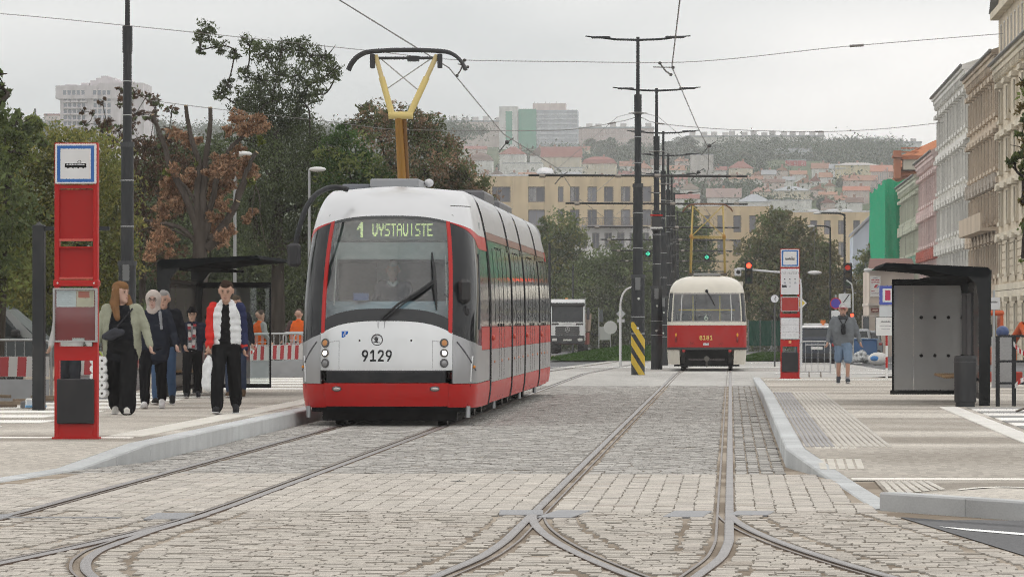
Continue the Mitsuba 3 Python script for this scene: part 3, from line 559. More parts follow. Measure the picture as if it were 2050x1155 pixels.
def tree(name, label, y, base, blobs, cols, leaf, dens=1.0, trunk=.3, limb=True, dep=.7, clump=22, group=None, tcol=(.055, .046, .038), droop=.3, bias=None, zb=None, asp=.5):
    """blobs: (px, py, radius px[, colour index]) as they lie round the tree's own axis; dep spreads them in depth"""
    s = ppm(y); k = thing(name, label, 'tree', group); P = []
    for q in blobs: P.append((at(q[0], q[1], y), q[2] / s, q[3] if len(q) > 3 else None))
    cx = np.mean([p[0][0] for p in P]); hw = max(abs(p[0][0] - cx) + p[1] for p in P)
    m = M(); tr = M(); b = at(base[0], base[1], y); b[2] = float(gz(y)) - .05 if zb is None else zb
    top = np.array([np.mean([p[0][0] for p in P]), y, np.percentile([p[0][2] for p in P], 60)]); crown0 = min(p[0][2] - p[1] for p in P); fork = b + (top - b) * np.clip((crown0 + 1.0 - b[2]) / (top[2] - b[2] + .01), .25, .8)
    tr.tube(spline([b, (b + fork) / 2 + rng.normal(0, .05, 3), fork, fork + (top - fork) * .7], 9), np.linspace(trunk, trunk * .4, 9), tcol, 9)
    nodes = [(fork, trunk * .55)]; Q = []
    for c, r, ci in P:
        c = c + np.array([0, rng.uniform(-1, 1) * dep * math.sqrt(max(.1, hw ** 2 - (c[0] - cx) ** 2)) * .8, 0]); sc = c[1] / y; Q.append((np.array([c[0] * sc, c[1], CAM[2] + (c[2] - CAM[2]) * sc]), r, ci))
    for c, r, ci in sorted(Q, key=lambda q: np.linalg.norm(q[0] - fork)):
        if limb:
            cost = [np.linalg.norm(c - p) + .45 * np.linalg.norm(p - fork) + (3 if p[2] > c[2] + r else 0) for p, _ in nodes]; p, r0 = nodes[int(np.argmin(cost))]; r1 = max(r0 * .62, trunk * .09)
            tr.tube(spline([p, (p + c) / 2 + rng.normal(0, .10 * np.linalg.norm(c - p) + .01, 3), c], 7), np.linspace(r0, r1, 7), tcol, 6); nodes.append((c, r1))
        for _ in range(4 if limb else 0): e = c + rng.normal(0, .55 * r, 3); tr.tube([c, (c + e) / 2 + rng.normal(0, .08 * r, 3), e], [trunk * .08 + .006, trunk * .05 + .005, .005], tcol, 4, False)
        n = int(dens * 9 * (r / leaf) ** 2) + 20; pts, ii = cloud_pts(c, r, n, clump)
        base_c = np.array(cols)[(rng.integers(0, len(cols), ii.max() + 1))[ii] if ci is None else np.full(n, ci)]
        tone = (.7 + .6 * rng.random(ii.max() + 1))[ii][:, None] * (.88 + .24 * rng.random((n, 1))); leaves(m, pts, leaf, np.clip(base_c * tone, 0, 1), asp, droop)
    m.put(k, 'crown', 'leaf'); tr.put(k, 'trunk', 'bark'); return k
G1, G2, G3, G4 = ((0.232, 0.244, 0.085), (0.183, 0.213, 0.073), (0.134, 0.171, 0.073), (0.317, 0.299, 0.098))
DK1, DK2, DK3 = ((0.112, 0.137, 0.071), (0.134, 0.165, 0.079), (0.091, 0.112, 0.063))
RB1, RB2, OR1, OR2 = (.16, .10, .065), (.12, .08, .055), (.52, .34, .225), (.44, .27, .17)
BG1, BG2, BG3 = ((0.256, 0.189, 0.122), (0.146, 0.165, 0.079), (0.354, 0.244, 0.165))
def scat(x0, x1, y0, y1, n, r0, r1): return [(rng.uniform(x0, x1), rng.uniform(y0, y1), rng.uniform(r0, r1)) for _ in range(n)]
tree('bushy_tree', 'broad olive green tree behind the nearest red stop pillar', 96, (120, 700), [(60, 400, 70), (150, 400, 80), (215, 370, 60), (30, 330, 60), (110, 310, 60), (190, 320, 60), (60, 500, 90), (160, 500, 90), (230, 440, 55), (20, 430, 70), (90, 580, 70), (190, 580, 70), (130, 290, 40), (235, 520, 50), (20, 560, 60), (160, 280, 30)], [G1, G2, G4], .055, 1.2, .18)
tree('bushy_tree', 'dark green tree at the left edge of the picture', 84, (-10, 720), [(5, 262, 34), (30, 250, 28), (60, 262, 28), (10, 300, 50), (85, 280, 22), (-30, 400, 90), (-20, 520, 90), (45, 290, 34), (10, 360, 40)], [G3, DK2, G2], .08, 1.1, .18)
tree('overhanging_tree', 'leafy branch ends reaching in high at the left edge', 62, (-120, 760), [(0, 178, 17), (12, 186, 10), (-6, 150, 16), (2, 205, 8), (-22, 190, 26), (-40, 230, 60), (-60, 160, 60), (-80, 300, 90)], [G3, DK2], .07, 1.0, .2)
tree('withered_tree', 'half dead tree with sparse dark brown leaves beside the tall mast', 112, (290, 700), scat(195, 350, 185, 300, 26, 9, 18) + scat(235, 370, 280, 450, 26, 22, 36) + [(290, 470, 50), (330, 520, 50), (240, 180, 9), (255, 205, 12), (185, 225, 9), (165, 222, 7), (215, 250, 13), (170, 250, 10)], [RB1, RB2, RB2, DK2], .06, .6, .13, clump=9)
tree('locust_tree', 'tallest tree, dark green and feathery, with open crooked top branches', 122, (560, 700), [(415, 66, 22), (440, 92, 18), (395, 74, 13), (402, 100, 12), (470, 105, 14), (500, 92, 22), (530, 108, 26), (565, 98, 24), (598, 92, 22), (622, 112, 26), (650, 118, 22), (668, 140, 18), (672, 152, 10), (640, 160, 24), (600, 150, 26), (560, 150, 28), (520, 160, 24), (486, 148, 16), (455, 172, 18), (440, 190, 14), (500, 195, 30), (545, 200, 36), (600, 198, 32), (635, 190, 18), (480, 215, 26), (530, 240, 45), (590, 235, 40), (560, 290, 60), (510, 285, 45), (620, 280, 45), (650, 320, 45), (600, 340, 60), (540, 350, 60), (640, 390, 60), (570, 420, 70), (500, 400, 50), (650, 460, 50), (520, 480, 60), (590, 500, 70)], [DK1, DK2, DK3], .048, 1.0, .26, clump=18, droop=.9)
tree('young_tree', 'bright green tree between the locust and the brown tinged tree', 112, (715, 700), [(690, 268, 24), (672, 300, 32), (712, 305, 38), (745, 340, 36), (700, 350, 48), (660, 345, 34), (755, 372, 32), (720, 400, 50), (680, 400, 50), (760, 420, 40), (700, 470, 60), (690, 250, 10)], [(.075, .125, .04), (.06, .105, .035), G2], .06, 1.2, .13)
tree('brown_tinged_tree', 'round tree with reddish brown seed clusters behind the silver tram', 130, (860, 700), [(745, 232, 30), (785, 228, 26), (825, 238, 28), (862, 252, 30), (760, 270, 38), (815, 280, 42), (870, 295, 42), (900, 300, 26), (915, 335, 32), (940, 360, 34), (960, 395, 32), (975, 420, 22), (850, 340, 52), (790, 335, 46), (900, 385, 48), (850, 400, 52), (940, 420, 42), (780, 400, 50), (990, 440, 20), (880, 450, 50), (730, 215, 14), (720, 250, 24)], [BG1, BG2, BG2, BG3, DK2], .065, 1.2, .24, clump=14)
for i, (px, py, r, yy, lb) in enumerate([(300, 560, 75, 132, 'dark shrub mass behind the left shelter roof'), (420, 570, 80, 136, 'dark green bush behind the glass of the left shelter'), (520, 560, 70, 134, 'dark conifer like bush right of the left shelter'), (345, 345, 70, 146, 'brownish dark tree mass behind the sawn limbs'), (440, 350, 78, 147, 'dark tree mass between the sawn limbs and the tall feathery tree'), (470, 470, 80, 139, 'dark tree mass behind the cut back tree'), (380, 470, 85, 142, 'dark tree mass between the withered and the cut back tree'), (300, 470, 70, 144, 'dark tree mass left of the cut back tree'), (600, 560, 75, 138, 'dark bush hidden behind the nose of the silver tram'), (60, 600, 90, 128, 'dark bush above the parked van'), (190, 600, 85, 130, 'dark bush between the stop pillar and the tall mast'), (680, 520, 70, 140, 'dark bush behind the tram mirror arm')]):
    tree('dark_bush', lb, yy, (px, 690), [(px - r * .5, py - r * .3, r * .6), (px + r * .5, py - r * .25, r * .62), (px, py + r * .4, r * .8), (px, py - r * .7, r * .5), (px - r * .7, py + r * .5, r * .6), (px + r * .7, py + r * .5, r * .6), (px, py + r * .9, r * .7)], [DK1, DK2, DK3], .085, 1.0, .12)
# pollarded tree with sawn limbs and dead leaf clusters
y = 93; k = thing('pollarded_tree', 'heavily cut back tree with bare sawn limbs and bunches of dead orange brown leaves', 'tree'); tr = M(); L = M(); A = lambda px, py, dy=0.0: at(px, py, y + dy)
TB = (.085, .072, .062)
def limb(pts, r0, r1, par=None):
    p = spline([A(*q) for q in pts], 12); p += rng.normal(0, .012, p.shape); q = M().tube(p, np.linspace(r0 * .60, r1 * .70, 12) / ppm(y), TB, 10); d = p[-1] - p[-2]; d /= np.linalg.norm(d)
    q.put(tr_key, 'limb', 'bark'); c = M().cyl(p[-1] - d * .01, p[-1] + d * .02, r1 / ppm(y) * .66, (.55, .42, .26), n=10); c.put(tr_key, 'sawn_end', 'matte')
b = A(402, 640); b[2] = -.05
tr.tube(spline([b, A(402, 600), A(400, 520), A(402, 460)], 12), np.linspace(19, 14, 12) / ppm(y), TB, 14); tr_key = tr.put(k, 'trunk', 'bark')
for pts, r0, r1 in [([(398, 470), (375, 400), (345, 340), (322, 270), (308, 232)], 15, 5.5), ([(400, 460), (395, 380), (400, 330), (382, 280), (372, 212)], 14, 5.5), ([(406, 460), (408, 400), (412, 320), (418, 270), (421, 218)], 14, 6), ([(410, 480), (430, 380), (445, 320), (480, 280), (500, 262)], 13, 5), ([(412, 500), (450, 450), (475, 400), (490, 370), (507, 360)], 17, 6), ([(470, 420), (500, 330), (515, 305)], 9, 6), ([(395, 490), (350, 452), (310, 446), (288, 440)], 9, 5), ([(392, 480), (340, 460), (300, 455), (275, 466)], 5, 2), ([(350, 350), (375, 380), (395, 410)], 6, 6), ([(418, 470), (440, 490), (455, 440), (475, 405)], 14, 8), ([(505, 360), (520, 395), (522, 440), (540, 500)], 2.2, 1.0), ([(512, 372), (505, 430), (515, 490)], 1.8, 1.0)]: limb(pts, r0, r1)
for px, py, r in [(350, 268, 12), (368, 274, 14), (392, 285, 12), (384, 292, 10), (458, 262, 12), (476, 240, 18), (500, 250, 20), (524, 256, 16), (488, 262, 14), (510, 236, 10), (440, 322, 18), (436, 345, 18), (466, 335, 14), (486, 342, 18), (505, 346, 15), (455, 368, 20), (430, 365, 14), (345, 362, 16), (362, 372, 18), (380, 350, 14), (395, 360, 14), (342, 395, 18), (325, 425, 16), (360, 400, 14), (432, 395, 20), (448, 410, 16), (425, 432, 12), (430, 462, 18), (446, 478, 18), (412, 470, 10), (312, 482, 16), (304, 500, 14), (338, 505, 12), (318, 450, 12), (505, 425, 10), (496, 440, 10), (415, 345, 10), (380, 380, 14), (330, 460, 10), (472, 318, 14), (455, 345, 16), (495, 325, 14), (350, 340, 12), (335, 372, 14), (352, 412, 16), (330, 400, 14), (440, 445, 14), (462, 462, 14), (420, 490, 14), (320, 470, 14), (345, 475, 12), (300, 515, 12), (480, 300, 12), (520, 240, 12)]:
    c = A(px, py, rng.uniform(-.6, .6)); n = int(26 * r * r / 60) + 30; pts, ii = cloud_pts(c, r / ppm(y), int(n * 1.9), 12); n = len(pts); col = np.array([OR1, OR2, (.46, .31, .20), (.26, .155, .095)])[rng.integers(0, 4, n)] * (.6 + .7 * rng.random((n, 1))); leaves(L, pts, .05, col, .5, .6)
L.put(k, 'dead_leaves', 'leaf'); L = M()
for px, py, r in [(522, 282, 8), (335, 345, 6), (500, 365, 8), (395, 325, 5)]:
    pts, ii = cloud_pts(A(px, py), r / ppm(y), 60, 8); leaves(L, pts, .07, np.array([(.20, .24, .05)]) * (.6 + .7 * rng.random((60, 1))), .5)
L.put(k, 'green_shoots', 'leaf')
# trees in the middle distance
OL1, OL2, OL3, MG1 = ((0.195, 0.185, 0.091), (0.152, 0.165, 0.083), (0.238, 0.213, 0.11), (0.159, 0.201, 0.085))
tree('avenue_tree', 'green tree in front of the beige offices, left of the masts', 345, (1120, 690), [(1120, 462, 42), (1080, 500, 45), (1150, 490, 34), (1062, 540, 45), (1120, 545, 50), (1165, 560, 40), (1090, 450, 18), (1100, 590, 50), (1150, 610, 45), (1080, 640, 50), (1020, 560, 50), (1010, 620, 60), (1130, 660, 40)], [MG1, G2, G3, G4], .17, 1.5, .2)
tree('avenue_tree', 'loose green tree above the lorry cab', 335, (1210, 690), [(1215, 535, 42), (1255, 545, 36), (1190, 560, 45), (1240, 590, 48), (1190, 610, 50), (1225, 640, 50), (1170, 650, 40), (1260, 640, 40), (1275, 570, 36), (1130, 640, 40), (1300, 560, 40), (1310, 620, 46), (1245, 500, 24), (1205, 672, 40)], [MG1, OL2, G3], .17, 1.5, .2)
tree('avenue_tree', 'tall dark green tree behind the row of masts', 350, (1375, 690), [(1372, 430, 24), (1385, 455, 30), (1355, 480, 34), (1395, 500, 36), (1340, 530, 40), (1385, 550, 45), (1340, 590, 45), (1395, 610, 45), (1300, 580, 40), (1320, 640, 45), (1290, 500, 30), (1300, 540, 34), (1410, 470, 22)], [DK2, G3, MG1], .17, 1.5, .2)
tree('avenue_tree', 'big olive brown tree behind the red traffic light', 318, (1560, 690), [(1550, 440, 26), (1575, 452, 32), (1530, 470, 34), (1600, 478, 34), (1560, 500, 46), (1515, 515, 40), (1625, 510, 34), (1590, 545, 46), (1500, 560, 40), (1545, 570, 48), (1640, 560, 36), (1610, 600, 45), (1500, 610, 45), (1560, 630, 50), (1465, 600, 34), (1650, 620, 40)], [OL1, OL2, OL3, MG1], .17, 1.5, .2)
tree('avenue_tree', 'smaller olive tree right of the white stop pillar', 326, (1680, 690), [(1660, 500, 24), (1650, 540, 30), (1685, 560, 34), (1672, 600, 40), (1700, 610, 40), (1640, 640, 40), (1690, 650, 45), (1720, 600, 26)], [OL3, OL1, (.14, .13, .045)], .17, 1.4, .16)
tree('avenue_tree', 'light green tree beside the blue grey gable wall', 400, (1745, 690), [(1750, 500, 18), (1735, 520, 22), (1755, 530, 24), (1725, 545, 22), (1745, 560, 26), (1765, 545, 18), (1740, 590, 26), (1758, 600, 24), (1725, 620, 26)], [MG1, G4, G2], .17, 1.4, .15)
tree('overhanging_tree', 'green twigs reaching in from the right edge before the facades', 74, (2180, 800), [(2042, 268, 9), (2050, 250, 10), (2034, 318, 14), (2048, 300, 16), (2024, 330, 7), (2050, 335, 14), (2046, 352, 8), (2052, 165, 12), (2058, 400, 14), (2046, 404, 6), (2052, 450, 10), (2048, 516, 9), (2080, 300, 40), (2080, 200, 40), (2090, 420, 50)], [G2, G3, (.16, .12, .05)], .065, 1.1, .12)
for (x0, x1, n, yy, lb) in [(300, 620, 34, 150, 'clipped dark hedge row behind the barriers'), (1050, 1345, 26, 352, 'low green shrub row beyond the crossing'), (1490, 1760, 22, 345, 'low olive shrub row beyond the traffic lights')]:
    m = M()
    for q in range(n):
        c = at(x0 + (x1 - x0) * (q + rng.random()) / n, 668 if yy < 200 else 672, yy + rng.uniform(-2, 2)); r = (26 if yy < 200 else 34) / ppm(yy) * (1 + .4 * rng.random()); pts, ii = cloud_pts(c, r, 420 if yy < 200 else 500, 16); leaves(m, pts, .06 if yy < 200 else .14, np.array([DK2, G3, OL2])[rng.integers(0, 3, len(pts))] * (.6 + .8 * rng.random((len(pts), 1))))
    k = single(m, 'hedge', 'leaf', lb, 'hedge')
# spiky yucca like plants by the left shelter
for px, py, lb in [(212, 640, 'spiky leaved plant half hidden by the woman in the sage jacket'), (285, 625, 'spiky leaved plant beside the left shelter post')]:
    m = M(); c = at(px, py, 90); c[2] = 1.2
    for _ in range(70):
        d = rng.normal(size=3); d[2] = abs(d[2]) * 1.1 + .1; d /= np.linalg.norm(d); l = .5 + .5 * rng.random(); s_ = np.cross(d, rng.normal(size=3)); s_ /= np.linalg.norm(s_); e = c + d * l + np.array([0, 0, -.12 * l])
        m.add([c - s_ * .012, c + d * l * .5 + s_ * .025, e, c + d * l * .5 - s_ * .025], [[0, 1, 2, 3]], jit((.13, .17, .08), .4))
    k = thing('spiky_plant', lb, 'plant'); m.put(k, 'leaves', 'leaf'); M().cyl((c[0], c[1], 0), c, .09, (.16, .13, .1)).put(k, 'stem', 'bark')
# hillside trees
_hc = [(.058, .085, .05), (.07, .105, .055), (.045, .068, .046), (.09, .10, .058)]
HB = [(q[0] - 2, q[1] + 2, q[2] - 1, q[4] - 7, hy(q[4])) for q in HL + HS] + [(998, 1158, 205, 286, 2040)]
def hides(px, top, base, w, y): return any(px + w / 2 > a and px - w / 2 < b and base > t and top < c and y < yy + 3 for a, b, t, c, yy in HB)
def core_(m, c, r):
    n0 = len(m.v); m.ell(c, r, _hc[rng.integers(0, 4)], 6, 9); q = m.v[n0]; m.v[n0] = q + (q - c) * (.5 * (meshkit.noise(q / 1.1, 5) - .5))[:, None]
def hill_tree(px, top, base, w, kind='round', y=None):
    y = y or hy(base)
    if hides(px, top, base, w, y): return
    s = ppm(y); c = at(px, (top + base) / 2, y); hz = (base - top) / 2 / s; r = w / 2 / s; m = M(); col = np.array(_hc[rng.integers(0, 4)])
    n = int(700 + 24 * w); u = rng.random(n) ** .7; th = rng.random(n) * 6.28; z = rng.uniform(-1, 1, n)
    rad = r * (np.sqrt(1 - z * z) if kind == 'round' else np.clip(.5 - z * .5, .04, 1) if kind == 'conifer' else np.sqrt(1 - z ** 4)) * u; lump = 1 + .35 * np.sin(th * 3 + z * 4 + px)
    P = np.stack([c[0] + rad * lump * np.cos(th), y + rad * lump * np.sin(th), c[2] + z * hz * (1 if kind != 'round' else .95)], 1)
    lab, _ = where_(px, (top + base) / 2, {'round': 'small round hillside tree' if w < 22 else 'broad round hillside tree', 'conifer': 'pointed dark hillside conifer', 'poplar': 'slim upright hillside poplar'}[kind])
    k = thing('hillside_' + ('tree' if kind == 'round' else kind), lab, 'tree', {'round': 'round trees on the far hillside', 'conifer': 'conifers on the far hillside', 'poplar': 'poplars on the far hillside'}[kind])
    core_(m, c, (r * .7, r * .7, hz * .75)) if kind == 'round' else None; leaves(m, P, .55 if kind == 'round' else .45, col * (.8 + .4 * rng.random((n, 1))), .7); m.put(k, 'crown', 'leaf'); M().cyl((c[0], y, c[2] - hz - 1.5), (c[0], y, c[2]), .3, (.1, .08, .06), n=5).put(k, 'trunk', 'bark')
for x0, x1, t0, t1, n, h in [(1165, 1275, 272, 318, 20, 30), (1240, 1300, 318, 372, 10, 30), (1420, 1475, 300, 372, 14, 32), (1480, 1556, 292, 380, 22, 32), (1610, 1785, 372, 412, 22, 32), (1045, 1160, 276, 292, 14, 20), (880, 1000, 280, 345, 14, 24), (1325, 1420, 280, 330, 16, 30), (1430, 1500, 372, 400, 9, 28), (1560, 1640, 336, 372, 10, 24), (985, 1165, 306, 350, 16, 22), (1625, 1700, 345, 372, 7, 20), (1330, 1380, 340, 400, 9, 26)]:
    for _ in range(n): t = rng.uniform(t0, t1); hh = h * (.7 + .6 * rng.random()); hill_tree(rng.uniform(x0, x1), t - hh * .5, t + hh * .5, hh * (.75 + .4 * rng.random()))
for px, t, b, w in [(1022, 262, 302, 15), (1412, 284, 312, 20), (1555, 306, 360, 18), (1345, 290, 322, 16), (1130, 268, 292, 10), (1090, 270, 292, 10), (1540, 330, 372, 16), (70, 218, 262, 14), (1700, 380, 414, 16)]: hill_tree(px, t, b, w, 'conifer', 1650 if px < 900 else None)
for px, t, b, w in [(917, 256, 286, 9), (938, 248, 294, 11), (1745, 372, 410, 12), (1655, 374, 410, 12)]: hill_tree(px, t, b, w, 'poplar')
m = M()
for px in np.arange(1450, 1800, 3.0):                  # the long ridge wood reads as one mass
    for _ in range(3):
        t = rng.uniform(288, 322); y = hy(max(t + 12, 299)) + 30; c = at(px, t, y); pts = c + rng.normal(size=(150, 3)) * np.array([3.4, 5, 2.8]); core_(m, c, (3.0, 4, 2.4)); leaves(m, pts, .62, np.array(_hc)[rng.integers(0, 4)] * (.85 + .3 * rng.random((150, 1))), .7)
for x0, x1, r0, r1, n in [(0, 980, 236, 330, 500), (1000, 1790, 300, 420, 420), (-40, 330, 240, 300, 120)]:
    for _ in range(n):
        t = rng.uniform(r0, r1); y = hy(max(t + 9, 299)) if x0 >= 1000 else 1500 + 600 * rng.random(); px_ = rng.uniform(x0, x1)
        if hides(px_, t - 13, t + 13, 36, y): continue
        c = at(px_, t if x0 >= 1000 else max(t, 262), y); pts = c + rng.normal(size=(130, 3)) * np.array([3, 5, 2.2]); core_(m, c, (2.6, 4, 1.9)); leaves(m, pts, .6, np.array(_hc)[rng.integers(0, 4)] * (.85 + .3 * rng.random((130, 1))), .7)
struct('hillside_wood', m.dict('leaf'), 'stuff', 'dark continuous woodland along the hazy ridge and slopes')
# ------------------------------------------------------------------ beige offices in the middle distance
BE = (.60, .49, .32); y = 560; X = lambda p: at(p, 639, y)[0]; Z = lambda r: at(1025, r, y)[2]
def office(px0, px1, top, rows, cols, name_label, low=None, yy=560, dep=18, balc=None):
    global y
    y = yy; k = thing('office_building', name_label, 'office building'); x0, x1 = X(px0), X(px1); w = M(); zr_ = [(Z(b), Z(a)) for a, b in rows]; cc = [(X(a) - x0, X(b) - x0) for a, b in cols]
    facade(w, (x0, y, 0), (1, 0, 0), (0, -1, 0), x1 - x0, Z(low[0]) if low else -3, Z(top), zr_, cc, BE, .35)
    w.box(x0, x0 + .3, y, y + dep, -3, Z(top), BE); w.box(x1 - .3, x1, y, y + dep, -3, Z(top), BE); w.put(k, 'wall', 'plaster')
    m = M()
    for q in range(int((x1 - x0) / 2.2)): m.box(x0 + 2.2 * q + 1.1, x0 + 2.2 * q + 1.125, y - .004, y + .05, Z(low[0]) if low else -3, Z(top), (.42, .35, .23))
    m.put(k, 'cladding_joints', 'matte')
    r = M().box(x0 + .3, x1 - .3, y + .36, y + dep, Z(top) - .5, Z(top) - .25, (.45, .45, .46)); r.box(x0 - .1, x1 + .1, y - .08, y + .4, Z(top) + .003, Z(top) + .22, (.62, .62, .62)); rk = r.put(k, 'roof', 'matte')
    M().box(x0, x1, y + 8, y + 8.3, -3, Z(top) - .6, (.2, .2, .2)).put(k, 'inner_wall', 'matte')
    for (za, zb) in zr_:
        for i, (a, b) in enumerate(cc):
            g = jit((.17, .17, .19), .35); kk = window_part(k, (x0 + (a + b) / 2, y + .22, (za + zb) / 2), b - a - .02, zb - za - .02, (1, 0, 0), (0, -1, 0), (.24, .21, .19), g, bars=1 if b - a > 1.4 else 0)
            if rng.random() < .45: M().box(x0 + a + .12, x0 + (a + b) / 2 - .1, y + .25, y + .27, za + .15, zb - .1, (.5, .49, .47)).put(kk, 'curtain', 'cloth')
    return k, rk
COLS = [(985, 1022), (1057, 1091), (1117, 1128), (1141, 1160), (1176, 1195), (1209, 1228), (1243, 1262), (1286, 1304)]
k, rk = office(948, 1318, 353, [(374, 405), (420, 452)], COLS, 'long sand coloured office building with dark windows above the trees', low=(455, 0))
w = M(); facade(w, (X(948), y + .5, 0), (1, 0, 0), (0, -1, 0), X(1318) - X(948), -4, Z(455), [(Z(498), Z(466)), (Z(548), Z(515))], [(X(a) - X(948), X(a + 15) - X(948)) for a in range(960, 1300, 25)], (.64, .63, .60)); w.put(k, 'white_lower_wall', 'plaster')
for a in range(960, 1300, 25):
    for r0, r1 in ((466, 498), (515, 548)): window_part(k, (X(a + 7.5), y + .72, Z((r0 + r1) / 2)), X(15) - X(0) - .03, Z(r0) - Z(r1) - .03, (1, 0, 0), (0, -1, 0), (.3, .28, .26), jit((.15, .15, .165), .3))
m = M(); m.box(X(1165), X(1268), y - 1.6, y - .01, Z(455), Z(452), (.30, .29, .29)); m.put(k, 'balcony_slab', 'matte'); m = M()
for p in np.arange(1166, 1268, 1.6): m.box(X(p), X(p) + .03, y - 1.58, y - 1.54, Z(452), Z(437), (.12, .12, .13))
m.box(X(1165), X(1268), y - 1.6, y - 1.53, Z(437), Z(436.2), (.12, .12, .13)); m.put(k, 'balcony_railing', 'paint')
for a, b, t, c in ((985, 1060, 347, (.66, .66, .67)), (1072, 1100, 340, (.62, .62, .62)), (1118, 1160, 342, (.55, .56, .57)), (1205, 1250, 347, (.7, .7, .7))): M().box(X(a), X(b), y + 5, y + 9, Z(353) - .3, Z(t), c, .1).put(rk, 'roof_plant', 'metal')
m = M().lathe([(.0, .9), (.9, .7), (1.2, .3), (1.25, 0)], (X(1088), y + 5, Z(345)), (.75, .75, .76)); m.put(rk, 'air_duct', 'metal')
k, rk = office(1378, 1540, 414, [(432, 466), (480, 510)], [(1384, 1396), (1408, 1421), (1436, 1449), (1468, 1484), (1500, 1514)], 'lower sand coloured office wing behind the old tram pole', yy=590)
k, rk = office(1575, 1760, 426, [(442, 470), (485, 516)], [(1590, 1604), (1622, 1636), (1650, 1663), (1678, 1692), (1708, 1722)], 'right sand coloured office wing with domed rooflights', yy=575)
for p, w_ in ((1630, 24), (1668, 30), (1697, 26)):
    m = M().ell((X(p), y + 3, Z(426)), ((X(w_) - X(0)) / 2 * 1.15, 1.5, .55), (.55, .56, .57), 8, 14); m.put(rk, 'rooflight', 'metal')
# blue grey gable house
y = 430; k = thing('gable_house', 'plain blue grey gable wall rising behind the green netting', 'house'); w = M(); w.prism([(X(1708), -3), (X(1790), -3), (X(1790), Z(396)), (X(1766), Z(416)), (X(1708), Z(474))], y, y + 12, (.48, .52, .57), (0, 2, 1)); w.put(k, 'wall', 'plaster')
m = M(); a, b = np.array([X(1706), Z(474) + .1]), np.array([X(1790), Z(395) + .1]); n_ = 14
m.prism([tuple(a), tuple(b), (b[0], b[1] + .3), (a[0], a[1] + .3)], y - .3, y + 12.3, (.30, .30, .31), (0, 2, 1)); m.put(k, 'roof', 'matte')
